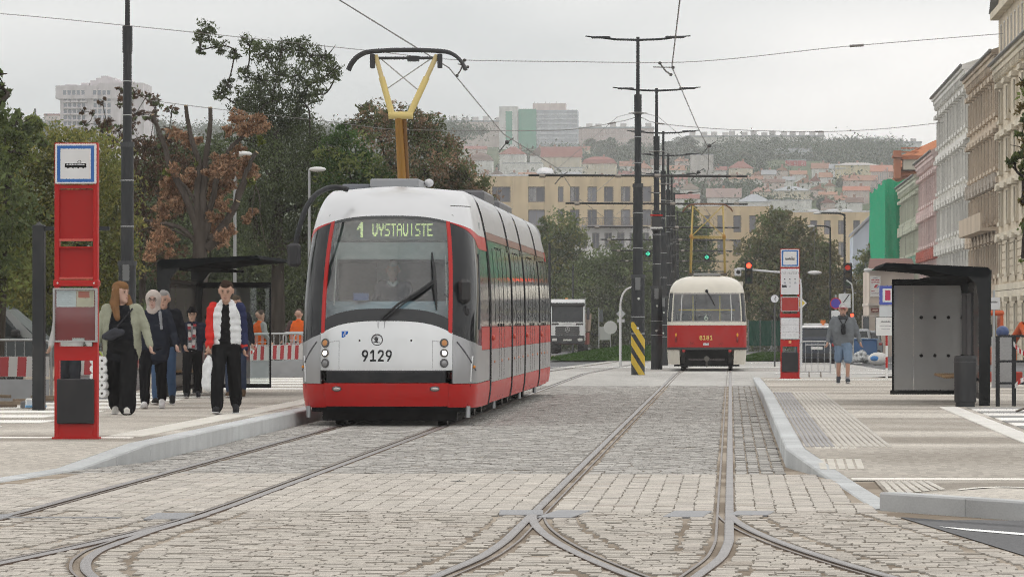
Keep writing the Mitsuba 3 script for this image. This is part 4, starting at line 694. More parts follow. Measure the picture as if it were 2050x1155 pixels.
# ------------------------------------------------------------------ right-hand street front: facades on the plane x = FX, facing the street
FX = 15.3
def yfx(px): return float(FX / (ray(px, 639)[0] / ray(px, 639)[1]))
def zfx(px, py): d = ray(px, py); return float(CAM[2] + d[2] * FX / d[0])
def front(label, px_far, px_near, eave, storeys, nwin, wall, trim, roofrgb=(.30, .25, .22), rustic=None, hood=None, dx=0.0, roof_h=2.2, ground_h=4.4, balcony=None):
    y1, y0 = yfx(px_far), yfx(px_near); L = y1 - y0; fx = FX + dx; g = -1.25; k = thing('town_house', label, 'building'); ux, nr = np.array([0, 1.0, 0]), np.array([-1.0, 0, 0])
    P = lambda a, z, out=0.0: np.array([fx - out, y0 + a, z])
    hs = (eave - 1.3 - ground_h - g) / (storeys - 1); W = L / nwin; ww = min(1.25, W * .5)
    rows = [(g + 1.0, g + ground_h - .8)] + [(g + ground_h + hs * j + .9, g + ground_h + hs * j + .9 + hs * .58) for j in range(storeys - 1)]
    cols = [(W * (i + .5) - ww / 2, W * (i + .5) + ww / 2) for i in range(nwin)]; m = M()
    facade(m, P(0, 0), ux, nr, L, g - .5, eave - 1.3, rows, cols, wall, .35)
    m.box(fx + .3, fx + 12, y0 + .001, y0 + .4, g - .5, eave, wall); m.box(fx + .3, fx + 12, y1 - .4, y1 - .001, g - .5, eave, wall); m.box(fx, fx + 12, y0, y1, eave - 1.3, eave - .01, wall); m.put(k, 'wall', 'plaster')
    m = M()
    for out, za, zb in ((.08, 0, .35), (.22, .35, .7), (.36, .72, 1.0), (.48, 1.02, 1.3)): m.box(fx - out, fx + .2, y0 + .01, y1 - .01, eave - 1.3 + za, eave - 1.3 + zb, trim)
    for q in range(int(L / .9)): m.box(fx - .33, fx, y0 + .3 + .9 * q, y0 + .55 + .9 * q, eave - .95, eave - .6, trim)
    m.put(k, 'cornice', 'plaster'); m = M(); rr = [(fx - .52, y0, eave), (fx - .52, y1, eave), (fx + 6, y1, eave + roof_h), (fx + 6, y0, eave + roof_h), (fx + 13, y1, eave), (fx + 13, y0, eave)]
    m.flat(rr, [[3, 2, 1, 0], [5, 4, 2, 3]], roofrgb); m.flat(rr, [[0, 5, 3], [1, 2, 4]], wall); rk = m.put(k, 'roof', 'matte')
    M().tube([P(.1, eave - .02, .56), P(L - .1, eave - .02, .56)], .09, (.25, .24, .23), 8).put(rk, 'gutter', 'metal')
    for q in range(2): M().box(fx + 4, fx + 5.2, y0 + L * (.3 + .4 * q), y0 + L * (.3 + .4 * q) + 1.1, eave + 1, eave + roof_h + 1.3, (.36, .20, .14)).put(rk, 'chimney', 'matte')
    for j, (za, zb) in enumerate(rows):
        M().box(fx - .22, fx - .002, y0 + .02, y1 - .02, za - .95 if j else zb + .35, (za - .62) if j else zb + .72, trim).put(k, 'string_course', 'plaster')
        for i, (a, b) in enumerate(cols):
            c = P((a + b) / 2, (za + zb) / 2, -.2); kk = window_part(k, c, ww - .01, zb - za - .01, (0, -1, 0), nr, (.50, .47, .43), jit((.10, .105, .115), .35)); s = M(); h = zb - za; t2 = trim
            for e in (-1, 1): s.box(fx - .16, fx - .001, y0 + (a + b) / 2 + e * (ww / 2 + .13) - .12, y0 + (a + b) / 2 + e * (ww / 2 + .13) + .12, za, zb, t2)
            s.box(fx - .24, fx - .001, y0 + a - .3, y0 + b + .3, za - .22, za - .005, t2)
            hc = hood.get(j, t2) if hood else t2
            s.box(fx - .38, fx - .001, y0 + a - .32, y0 + b + .32, zb + .12, zb + .38, hc)
            if j in (1, 2) and hood: s.prism([(y0 + a - .35, zb + .39), (y0 + b + .35, zb + .39), (y0 + (a + b) / 2, zb + .95)], fx - .40, fx - .002, hc, (1, 2, 0))
            s.put(kk, 'surround', 'plaster')
        if rustic and j in rustic:
            mm = M()
            for q in range(int((zb - za + 1.2) / .42)): mm.box(fx - .07, fx - .003, y0 + .05, y0 + cols[0][0] - .3, za - .5 + .42 * q, za - .5 + .42 * q + .36, wall); [mm.box(fx - .07, fx - .003, y0 + cols[i][1] + .3, y0 + cols[i + 1][0] - .3, za - .5 + .42 * q, za - .5 + .42 * q + .36, wall) for i in range(len(cols) - 1)]
            mm.put(k, 'rustication', 'plaster')
    if balcony:
        j, i0, i1 = balcony; za = rows[j][0]; bm = M().box(fx - 1.1, fx - .01, y0 + cols[i0][0] - .5, y0 + cols[i1][1] + .5, za - .6, za - .4, trim); bm.box(fx - 1.1, fx - 1.0, y0 + cols[i0][0] - .5, y0 + cols[i1][1] + .5, za - .4, za + .45, trim); bm.put(k, 'balcony', 'plaster')
    return k
BG_, TAN, WHI, PKK, GRN_ = (.56, .49, .38), (.50, .41, .31), (.60, .59, .54), (.60, .45, .42), (.50, .49, .38)
k = front('tall beige corner building with attic gable nearest on the right', 2003, 2220, zfx(2003, 132), 5, 11, BG_, (.58, .52, .42), rustic={0, 1}, dx=-.1)
e = zfx(2003, 132); yb = yfx(2004); m = M(); m.box(FX - .12, FX + 8, yfx(2075), yb, e + .002, e + 2.6, BG_); m.box(FX - .55, FX + 8, yfx(2076), yb + .8, e + 2.6, e + 3.0, (.58, .52, .42)); ym = (yfx(2075) + yb) / 2
m.prism([(yfx(2076) - .5, e + 3.01), (yb + .9, e + 3.01), (ym, e + 9.5)], FX - .15, FX + 8, BG_, (1, 2, 0)); m.put(k, 'attic_gable', 'plaster')
for q in range(9): aw = yfx(2075) + 1 + (yb - yfx(2075) - 2) * (q + .5) / 9; window_part(k, (FX - .124, aw, e + 1.3), 1.0, 1.7, (0, -1, 0), (-1, 0, 0), (.5, .47, .43), (.12, .12, .13))
m = M()
for s in ((yfx(2076) - .8, yb + 1.2),): m.flat([(FX - .6, s[0], e + 3.0), (FX - .6, ym, e + 9.9), (FX + 8, ym, e + 9.9), (FX + 8, s[0], e + 3.0), (FX - .6, s[1], e + 3.0), (FX + 8, s[1], e + 3.0)], [[0, 3, 2, 1], [4, 1, 2, 5]], (.26, .27, .28))
m.put(k, 'gable_roof', 'matte')
front('tan town house with heavy cornice between the white and the corner building', 1942, 2002.4, zfx(1942, 160), 5, 9, TAN, (.48, .40, .31), hood={2: (.36, .32, .27)}, rustic={0, 1}, balcony=(2, 0, 6))
front('white stuccoed town house with bracketed cornice and slate roof', 1878, 1941.5, zfx(1878, 197), 5, 11, WHI, (.62, .61, .57), (.26, .27, .28), hood={1: (.60, .59, .55), 2: (.60, .59, .55)}, rustic={0, 1})
front('pink town house with red window hoods', 1842, 1877.4, zfx(1842, 330), 4, 9, PKK, (.62, .50, .47), (.44, .17, .09), hood={1: (.42, .13, .10)}, roof_h=3.6)
front('pale green and cream town house with green window hoods', 1804, 1841.5, zfx(1804, 378), 4, 11, GRN_, (.52, .54, .44), (.30, .26, .22), hood={1: (.20, .34, .26)})
# netted scaffold and the brick-red firewall behind it
y1, y0 = yfx(1768), yfx(1803.4); k = thing('netted_scaffold', 'tall scaffold wrapped in bright green netting at the end of the house row', 'scaffold'); e = zfx(1790, 372); g = M()
for face in range(2):
    n1, n2 = (40, 14); U, V = np.meshgrid(np.linspace(0, 1, n1), np.linspace(0, 1, n2)); ZZ = -1.2 + (e + 1.2) * V
    if face == 0: XX = FX - 1.4 + .06 * np.sin(U * 90) + .05 * np.sin(V * 9 + U * 25); YY = y0 + (y1 - y0) * U
    else: XX = FX - 1.4 + 5.4 * U; YY = y0 + .08 * np.sin(U * 40 + V * 5) + 0 * V
    ZZ = ZZ + (V > .99) * .14 * np.sin(U * 22); g.grid(np.stack([XX, YY, ZZ], -1), (.015, .33, .16))
g.put(k, 'netting', 'cloth'); m = M()
for q in range(9): yy = y0 + .3 + (y1 - y0 - .6) * q / 8; m.cyl((FX - 1.2, yy, -1.2), (FX - 1.2, yy, e + 1.2), .05, (.45, .45, .45), n=6)
for q in range(7): m.cyl((FX - 1.2, y0, 1 + 2 * q), (FX - 1.2, y1, 1 + 2 * q), .04, (.45, .45, .45), n=6)
m.put(k, 'poles', 'metal')
y = 392; k = thing('brick_house', 'house with orange tiled roof and brick firewall chimney above the green netting', 'house'); m = M(); m.box(X(1792), X(1848), y, y + 16, -2, Z(356), (.40, .19, .12)); m.put(k, 'wall', 'plaster')
m = M(); v = [(X(1800), y - .5, Z(352)), (X(1893), y - .5, Z(352)), (X(1893), y + 9, Z(270)), (X(1812), y + 9, Z(306)), (X(1800), y + 18, Z(352)), (X(1893), y + 18, Z(352))]; m.flat(v, [[0, 1, 2, 3], [5, 4, 3, 2]], (.44, .17, .08)); rk = m.put(k, 'roof', 'matte')
for q in range(7): t_ = (q + .5) / 7; a = np.array(v[0]) * (1 - t_) + np.array(v[3]) * t_; b = np.array(v[1]) * (1 - t_) + np.array(v[2]) * t_; M().obox((a + b) / 2 + [0, -.06, .05], (b[0] - a[0], .35, .10), (.40, .15, .07)).put(rk, 'tile_course', 'matte')
m = M(); m.box(X(1790), X(1803), y - .8, y + 1.5, Z(360), Z(318), (.42, .17, .10)); m.box(X(1787), X(1806), y - 1.1, y + 1.8, Z(318), Z(313), (.40, .17, .11)); m.box(X(1789), X(1804), y - .9, y + 1.6, Z(313), Z(304), (.42, .18, .11)); m.put(rk, 'chimney_stack', 'plaster')
m = M(); m.box(X(1808), X(1838), y - .7, y + 2, Z(342), Z(322), (.58, .52, .44)); m.box(X(1804), X(1846), y - .9, y + 2.2, Z(322), Z(314), (.44, .16, .09)); m.put(rk, 'dormer', 'plaster')
# small shop building with sign panel near the netting
y = 300; k = thing('corner_shop', 'pale pink shop building with a white advertising panel beside the right shelter', 'shop'); m = M(); m.box(X(1740), X(1830), y, y + 14, -1.4, Z(542), (.58, .50, .43)); m.box(X(1738), X(1831), y - .25, y + 14, Z(612), Z(607), (.62, .56, .5)); m.put(k, 'wall', 'plaster')
M().flat([(X(1736), y - .6, Z(541)), (X(1834), y - .6, Z(541)), (X(1834), y + 7, Z(515)), (X(1748), y + 7, Z(515))], [[0, 1, 2, 3]], (.20, .12, .10)).put(k, 'roof', 'matte')
sgn = M(); sgn.box(X(1742), X(1763), y - .12, y - .03, Z(594), Z(553), (.74, .72, .70)); sk = sgn.put(k, 'sign_panel', 'paint'); m = M(); rd = (.50, .06, .08)
for r, a, b, c in ((556.5, 1747, 1757, (.3, .25, .3)), (561, 1744, 1761, rd), (565.5, 1744, 1761, rd), (583, 1744, 1751, (.4, .1, .12)), (587.5, 1744, 1761, (.35, .3, .32))): m.box(X(a), X(b), y - .132, y - .118, Z(r + .8), Z(r - .8), c)

m.prism([(X(1749), Z(576)), (X(1753), Z(570)), (X(1758), Z(570)), (X(1754), Z(577))], y - .134, y - .118, rd, (0, 2, 1)); m.prism([(X(1755), Z(576)), (X(1758.5), Z(572)), (X(1760), Z(574)), (X(1757), Z(577))], y - .134, y - .118, (.15, .25, .45), (0, 2, 1)); m.put(sk, 'lettering', 'matte')
m = M().box(X(1744), X(1760), y - .14, y - .02, Z(625), Z(617), (.20, .06, .05)); sk = m.put(k, 'name_board', 'paint'); M().box(X(1746.5), X(1757.5), y - .15, y - .139, Z(622), Z(620), (.6, .5, .4)).put(sk, 'lettering', 'matte')
window_part(k, (X(1752), y - .002, Z(650)), 2.0, 1.4, (1, 0, 0), (0, -1, 0), (.5, .45, .4))
# ------------------------------------------------------------------ trams: shells drawn as surfaces S(f, z); f runs round the nose, |f| > 1 along the flanks
class Shell:
    def __init__(self, wpts, ypts, D, n, yflank, cx, cy, z0=0.0, dirn=1):
        a, b = np.array(wpts, float), np.array(ypts, float); self.w = PCH(a[:, 0], a[:, 1]); self.y0 = PCH(b[:, 0], b[:, 1])
        self.D, self.n, self.yf, self.cx, self.cy, self.z0, self.dirn = D, n, yflank, cx, cy, z0, dirn
    def __call__(self, f, z):
        f, z = np.broadcast_arrays(np.asarray(f, float), np.asarray(z, float)); w, y0 = self.w(z), self.y0(z); ph = np.clip(f, -1, 1) * PI / 2
        x = w * np.sign(ph) * np.abs(np.sin(ph)) ** (2 / self.n); y = y0 + self.D * (1 - np.abs(np.cos(ph)) ** (2 / self.n))
        t = np.clip(np.abs(f) - 1, 0, 1); y = y + t * (self.yf - (y0 + self.D))
        return np.stack([self.cx + x, self.cy + self.dirn * y, self.z0 + z], -1)
    def nrm(self, f, z):
        e = 1e-3; a = self(np.asarray(f) + e, z) - self(np.asarray(f) - e, z); b = self(f, np.asarray(z) + e) - self(f, np.asarray(z) - e); q = np.cross(a, b) * self.dirn
        return q / (np.linalg.norm(q, axis=-1, keepdims=True) + 1e-12)
    def patch(self, m, f0, f1, zlo, zhi, rgb, nf=24, nz=12, off=0.0, rim=.025):
        F = np.linspace(f0, f1, nf); lo = np.array([zlo(q) if callable(zlo) else zlo for q in F]); hi = np.array([zhi(q) if callable(zhi) else zhi for q in F])
        t = np.linspace(0, 1, nz)[:, None]; Z = lo + (hi - lo) * t; FF = F + 0 * Z; N = self.nrm(FF, Z); g = self(FF, Z) + N * off
        m.grid(g, rgb, self.dirn > 0)
        if rim:
            back = g - N * rim
            for e in (g[0], g[-1], g[:, 0], g[:, -1]): pass
            for a, b in ((g[0], back[0]), (back[-1], g[-1]), (back[:, 0], g[:, 0]), (g[:, -1], back[:, -1])): m.grid(np.stack([a, b]), rgb, self.dirn > 0)
        return m
    def fof(self, x, z):
        r = np.clip(abs(x) / float(self.w(z)), 0, 1); return math.copysign(math.asin(r ** (self.n / 2)) * 2 / PI, x)
    def on(self, x, z, off=0.0):
        f = self.fof(x, z); return self(f, z) + self.nrm(f, z) * off, self.nrm(f, z)
SILV, SWHITE, TRED, BLK, ROOFG = (.37, .375, .385), (.66, .67, .68), (.44, .011, .009), (.018, .019, .021), (.44, .445, .45)
TX, TY, TL = -4.80, 55.4, 24.4
WP = [(.2, 1.19), (.5, 1.235), (1.0, 1.24), (1.6, 1.24), (2.1, 1.225), (2.6, 1.18), (2.9, 1.125), (3.1, 1.075), (3.24, 1.02), (3.34, .95), (3.40, .84)]
YP = [(.2, .12), (.5, .03), (.8, 0), (1.2, .03), (1.5, .10), (2.0, .30), (2.6, .56), (2.95, .76), (3.1, .92), (3.24, 1.15), (3.34, 1.45), (3.40, 1.9)]
sh = Shell(WP, YP, .95, 2.7, 3.75, TX, TY)
tram = thing('modern_tram', 'silver and red low floor tram with line 1 display, heading towards the camera', 'tram')
zb = lambda f: 1.475 - .165 * min(1, abs(f) / .45) ** 2.2
zt = lambda f: 2.955 - .085 * min(1, abs(f) / .45) ** 2
bl = lambda f: np.interp(abs(f), [.45, .7, 1.0, 1.25, 2], [1.30, 1.20, 1.135, 1.12, 1.12]); bu = lambda f: np.interp(abs(f), [.45, .7, .9, 1.05, 1.25, 2], [2.86, 2.76, 2.63, 2.52, 2.50, 2.50])
dl = lambda f: zt(f) if abs(f) <= .45 else np.interp(abs(f), [.45, .7, 1.0, 1.25, 2], [2.87, 2.80, 2.72, 2.70, 2.70])
m = M(); sh.patch(m, -2, 2, dl, 3.34, (.60, .61, .62), 90, 16); f = np.linspace(-2, 2, 60); e = sh(f, 3.34 + 0 * f); m.grid(np.stack([e, e * [.45, 1, 1] + [TX * .55, .25, .05], e * [0, 1, 1] + [TX, .4, .065]]), (.60, .61, .62), True); dome = m.put(tram, 'roof_front', 'silver')
M().tube([sh(q, 3.10) + sh.nrm(q, 3.10) * .003 for q in np.linspace(.50, .95, 12)], .006, (.1, .1, .1), 5).put(dome, 'seam', 'matte')
gl = M(); F = np.linspace(-.418, .418, 30); tt = np.linspace(0, 1, 14)[:, None]; lo = np.array([zb(q) + .17 for q in F]); hi = np.array([zt(q) - .045 for q in F]); Zg = lo + (hi - lo) * tt; gl.grid(sh(F + 0 * Zg, Zg), (1, 1, 1), True); ws = gl.put(tram, 'windscreen', 'tint_pane')
m = M(); sh.patch(m, -.42, .42, zb, lambda q: zb(q) + .17, (.035, .037, .04), 30, 4); m.put(ws, 'lower_band', 'paint'); m = M(); sh.patch(m, -.42, .42, lambda q: zt(q) - .045, zt, (.05, .053, .055), 30, 3); m.put(ws, 'upper_band', 'paint')
for s in (-1, 1):
    m = M(); sh.patch(m, *sorted((s * .4205, s * .462)), lambda q: zb(q) - .012, zt, TRED, 4, 20, .006); m.put(tram, 'red_pillar', 'gloss')
    m = M(); sh.patch(m, *sorted((s * .4635, s * 1.27)), bl, bu, BLK, 30, 16, -.004); sg_ = m.put(tram, 'side_glass', 'black_glass')
    m = M(); sh.patch(m, *sorted((s * .4635, s * 2)), bu, dl, TRED, 40, 4, .002); m.put(tram, 'red_swoosh', 'gloss')
    q = [sh(s * x, z) + sh.nrm(s * x, z) * .008 for x, z in ((1.02, 2.42), (1.02, 1.72), (1.03, 1.35))]; M().tube(q, .012, (.10, .105, .11), 5).put(sg_, 'window_divider', 'paint')
    m = M(); sh.patch(m, *sorted((s * 1.05, s * 1.22)), 1.75, lambda q: bu(q) - .12, (.006, .006, .006), 8, 8, .001, .0); m.put(sg_, 'cab_opening', 'black_glass')
    m = M(); sh.patch(m, *sorted((s * .475, s * 2)), .60, lambda q: bl(q) - .004 if abs(q) < 1.272 else 1.05, SILV, 70, 10); wing = m.put(tram, 'silver_wing', 'silver')
    M().tube([sh(s * x, z) + sh.nrm(s * x, z) * .004 for x, z in ((.52, 1.18), (.62, 1.05), (.74, .9), (.86, .78))], .012, (.12, .12, .13), 5).put(wing, 'dark_seam', 'matte')
    M().tube([sh(s * x, z) + sh.nrm(s * x, z) * .004 for x, z in ((.735, .62), (.745, .8), (.76, .92), (.77, .98))], .013, (.75, .75, .76), 5).put(wing, 'bright_edge', 'silver')
    m = M(); sh.patch(m, *sorted((s * .432, s * 2)), lambda q: .27 - .03 * min(1, max(0, abs(q) - .43)), .592, TRED, 60, 6, .004); sk = m.put(tram, 'side_skirt', 'gloss')
    M().tube([sh(s * x, z) + sh.nrm(s * x, z) * .006 for x, z in ((.70, .29), (.725, .585))], .005, (.12, .01, .01), 5).put(sk, 'seam', 'matte')
    # flank of the cab section behind the black glass
    m = M(); sh.patch(m, *sorted((s * 1.275, s * 2)), 1.39, 2.50, BLK, 24, 12, -.004); m.put(tram, 'cab_door_glass', 'black_glass'); m = M(); sh.patch(m, *sorted((s * 1.275, s * 2)), 1.055, 1.385, TRED, 24, 4); m.put(tram, 'red_waist_band', 'gloss')
    lp_, ln = sh(s * .80, .83), sh.nrm(s * .80, .83); M().ell(lp_ + ln * .01, (.022, .022, .022), (.7, .25, .03)).put(tram, 'marker_lamp', 'paint')
m = M(); sh.patch(m, -.47, .47, .785, lambda q: zb(q) - .004, SWHITE, 50, 16); fp = m.put(tram, 'front_panel', 'silver')
for s in (-1, 1):
    for a, b in (((s * .275, .80), (s * .275, 1.20)), ((s * .275, 1.20), (s * .40, 1.17))): M().tube([sh(*a) + sh.nrm(*a) * .001, sh((a[0] + b[0]) / 2, (a[1] + b[1]) / 2) + sh.nrm(*a) * .001, sh(*b) + sh.nrm(*b) * .001], .004, (.35, .35, .36), 4).put(fp, 'panel_joint', 'matte')
    p, nv = sh.on(s * .36, 1.2, .004); M().ell(p, (.014, .006, .014), (.02, .02, .02), 6, 10).put(fp, 'bolt', 'matte')
m = M(); sh.patch(m, -.40, .40, .612, .781, (.016, .017, .02), 34, 5, -.006); m.put(tram, 'black_bumper_strip', 'paint'); m = M(); sh.patch(m, -.40, .40, .765, .781, (.07, .07, .075), 34, 2, .004); m.put(tram, 'bumper_lip', 'paint')
m = M(); sh.patch(m, -.428, .428, .285, .606, TRED, 40, 8, .008); bp = m.put(tram, 'red_bumper', 'gloss')
def disc_on(parent, name, x, z, r, rgb, mat='paint', off=.006, ring=None, rz=None, dome=.3, emit=None):
    p, nv = sh.on(x, z, off); nv = nv / np.linalg.norm(nv); a = np.cross([0, 0, 1.0], nv); a /= np.linalg.norm(a); R = np.stack([a, np.cross(nv, a), nv], 1); m = M()
    m.ell(p, (r, (rz or r), r * dome), rgb, 10, 18, R); d = m.dict(mat)
    if emit: d['emitter'] = {'type': 'area', 'radiance': {'type': 'rgb', 'value': emit}}
    k = add_part(parent, name, d)
    if ring: th = np.linspace(0, 2 * PI, 21); M().tube([p + R @ np.array([r * math.cos(q), (rz or r) * math.sin(q), .004]) for q in th], ring, (.10, .10, .105), 6).put(k, 'rim', 'paint')
    return k
for s in (-1, 1):
    x = s * .83 - .02
    disc_on(tram, 'indicator_lamp', x, 1.165, .052, (.55, .26, .10), ring=.013); disc_on(tram, 'headlight', x, 1.025, .046, (.9, .85, .7), ring=.016, emit=[5.0, 4.2, 2.9]); disc_on(tram, 'headlight', x, .885, .050, (.30, .30, .31), 'metal', ring=.014)
    disc_on(bp, 'fog_lamp', s * .68, .53, .062, (.55, .50, .48), 'metal', .012, .01, .028)
def put_text(parent, name, txt, x, z, h, rgb, w, bold=True, mat='matte'):
    p, nv = sh.on(x, z, .004); m = M(); m.text(txt, h, rgb, p, (1, 0, 0), (0, .02, 1), .004, bold, w); m.put(parent, name, mat)
put_text(fp, 'fleet_number', '9129', -.115, .99, .152, (.03, .032, .035), .42)
p, nv = sh.on(-.115, 1.21, .004); th = np.linspace(0, 2 * PI, 33); m = M().tube([p + [.075 * math.cos(q), -.002, .075 * math.sin(q)] for q in th], .0075, (.06, .06, .065), 6, False)
for a, l in ((2.3, .06), (1.95, .062), (1.6, .06), (1.25, .05)): m.tube([p + [-.005, -.003, -.035], p + [-.005 + l * .5 * math.cos(a), -.003, -.035 + l * .75 * math.sin(a)], p + [-.005 + l * math.cos(a) * 1.1, -.003, -.03 + l * 1.35 * math.sin(a)]], [.010, .010, .004], (.06, .06, .065), 6)
m.tube([p + [-.05, -.003, -.028], p + [.0, -.003, -.035], p + [.05, -.003, -.04]], [.006, .010, .003], (.06, .06, .065), 6); m.put(fp, 'emblem', 'matte')
p, nv = sh.on(-.57, 1.285, .003); m = M().obox(p, (.088, .006, .088), (.03, .13, .48)); m.ell(p + [.0, -.005, .024], (.011, .004, .011), (.8, .8, .8), 6, 8)
m.tube([p + [0, -.005, .012], p + [.002, -.005, -.008], p + [.018, -.005, -.010], p + [.026, -.005, -.03]], .005, (.8, .8, .8), 5); m.tube([p + [-.004 + .02 * math.cos(q), -.005, -.014 + .02 * math.sin(q)] for q in np.linspace(1.9, 5.6, 10)], .004, (.8, .8, .8), 5); m.put(fp, 'wheelchair_sign', 'matte')
p, nv = sh.on(-.06, 1.44, .01); M().tube([p + [-.045, 0, .03], p + [-.045, -.006, -.06], p + [-.03, -.006, -.085], p + [0, -.006, -.095], p + [.03, -.006, -.085], p + [.045, -.006, -.06], p + [.045, 0, .03]], .005, (.35, .35, .36), 5).put(fp, 'handle_loop', 'metal')
# destination display, made of lit dots
FONT = {'V': '10001 10001 10001 10001 10001 11011 01110', 'Y': '10001 10001 11011 01110 00100 00100 00100', 'S': '01111 10000 10000 01110 00001 00001 11110', 'T': '11111 00100 00100 00100 00100 00100 00100', 'A': '01110 10001 10001 11111 10001 10001 10001', 'I': '00100 00100 00100 00100 00100 00100 00100', 'E': '11111 10000 10000 11110 10000 10000 11111'}
def dots(m, pat, x, z, cw, chh, y):
    for r, row in enumerate(pat.split()):
        for c, b in enumerate(row):
            if b == '1': m.box(x + c * cw, x + c * cw + cw * .93, y, y + .01, z - r * chh - chh * .93, z - r * chh, (.7, .8, .3))
yd = TY + .98; m = M().box(TX - .88, TX + .88, yd + .012, yd + .2, 2.60, 2.97, (.16, .18, .17)); dp = m.put(tram, 'display_case', 'matte'); m = M()
for i, ch in enumerate('VYSTAVISTE'): dots(m, FONT[ch], TX - .265 + .0865 * i, 2.845, .0148, .0255, yd)
dots(m, '00011 00111 01111 11011 00011 00011 00011 00011', TX - .485, 2.865, .017, .027, yd); d = m.dict('matte'); d['emitter'] = {'type': 'area', 'radiance': {'type': 'rgb', 'value': [.135, .155, .075]}}; add_part(dp, 'display_dots', d)
# cab inside
m = M(); m.box(TX - 1.1, TX + 1.1, TY + 1.0, TY + 3.6, .75, .80, (.12, .12, .13)); m.put(tram, 'cab_floor', 'matte')
m = M(); U = np.linspace(-1, 1, 20); g = np.stack([np.stack([TX + 1.02 * U, TY + .42 + .45 * U ** 2 + o, zz + 0 * U], 1) for o, zz in ((.0, 1.40), (.02, 1.62), (.25, 1.74), (.62, 1.76), (.64, 1.2))]); m.grid(g, (.26, .33, .38), True); m.box(TX - .5, TX - .3, TY + .62, TY + .78, 1.76, 1.86, (.10, .14, .32)); m.put(tram, 'dashboard', 'matte')
m = M(); m.box(TX - 1.15, TX + 1.15, TY + 2.60, TY + 2.66, .8, 2.9, (.40, .43, .42)); m.box(TX - .9, TX - .35, TY + 2.57, TY + 2.598, 1.4, 2.32, (.10, .11, .11)); m.box(TX - .1, TX + .95, TY + 2.57, TY + 2.598, 1.4, 2.32, (.12, .13, .13)); m.put(tram, 'cab_partition', 'matte')
m = M(); m.box(TX - .92, TX + .92, TY + 1.02, TY + 2.6, 2.88, 2.94, (.40, .41, .40)); m.put(tram, 'cab_ceiling', 'matte'); m = M(); m.box(TX - .80, TX + .80, TY + .93, TY + .95, 2.34, 2.58, (.34, .37, .36)); m.put(tram, 'sun_blind', 'cloth')
for s in (-1, 1): M().cyl((TX + s * .80, TY + .86, 1.62), (TX + s * .77, TY + .95, 2.5), .011, (.6, .6, .58), n=6).put(tram, 'grab_rail', 'metal')
m = M(); m.box(TX - .28, TX + .22, TY + 1.75, TY + 1.87, 1.3, 2.05, (.05, .055, .06), .04); m.put(tram, 'driver_seat', 'cloth')
# wipers
def FP(px, row, off): return sh.on((px - 1463) / 143.6 - TX, 1.496 - (row - 639) / 143.6, off)[0]
m = M(); m.tube([FP(765, 640, .05), FP(800, 612, .08), FP(835, 590, .08), FP(864, 566, .07)], .020, BLK, 6); m.tube([FP(772, 641, .05), FP(808, 612, .07), FP(843, 588, .07), FP(866, 569, .07)], .013, BLK, 6); wk = m.put(tram, 'wiper_arm', 'paint')
M().tube([FP(861, 506, .02), FP(866, 545, .05), FP(868, 575, .055), FP(871, 600, .04), FP(874, 622, .02)], [.012, .026, .028, .022, .01], BLK, 6).put(wk, 'wiper_blade', 'paint')
# mirrors
pts = [(-.62, .98, 3.33), (-.80, .85, 3.36), (-1.0, .62, 3.27), (-1.14, .45, 3.08), (-1.22, .38, 2.85), (-1.27, .36, 2.65), (-1.29, .36, 2.5)]; m = M().tube(spline([(TX + a, TY + b, c) for a, b, c in pts], 26), .038, BLK, 10); mk_ = m.put(tram, 'mirror_arm', 'paint')
M().box(TX - 1.40, TX - 1.22, TY + .26, TY + .44, 2.23, 2.56, (.03, .03, .032), .04).put(tram, 'mirror', 'paint')
m = M().box(TX + .99, TX + 1.16, TY + .42, TY + .60, 1.72, 2.06, (.028, .028, .03), .05); mr = m.put(tram, 'mirror', 'paint'); M().box(TX + 1.0, TX + 1.14, TY + .46, TY + .62, 1.53, 1.69, (.02, .02, .022), .04).put(mr, 'lower_mirror', 'paint')
m = M().tube([(TX + .80, TY + .42, 1.86), (TX + .9, TY + .40, 1.73), (TX + 1.05, TY + .46, 1.62)], .014, BLK, 6); m.tube([(TX + 1.07, TY + .52, 1.58), (TX + 1.05, TY + .52, 1.75)], .02, BLK, 6); m.put(mr, 'bracket', 'paint')
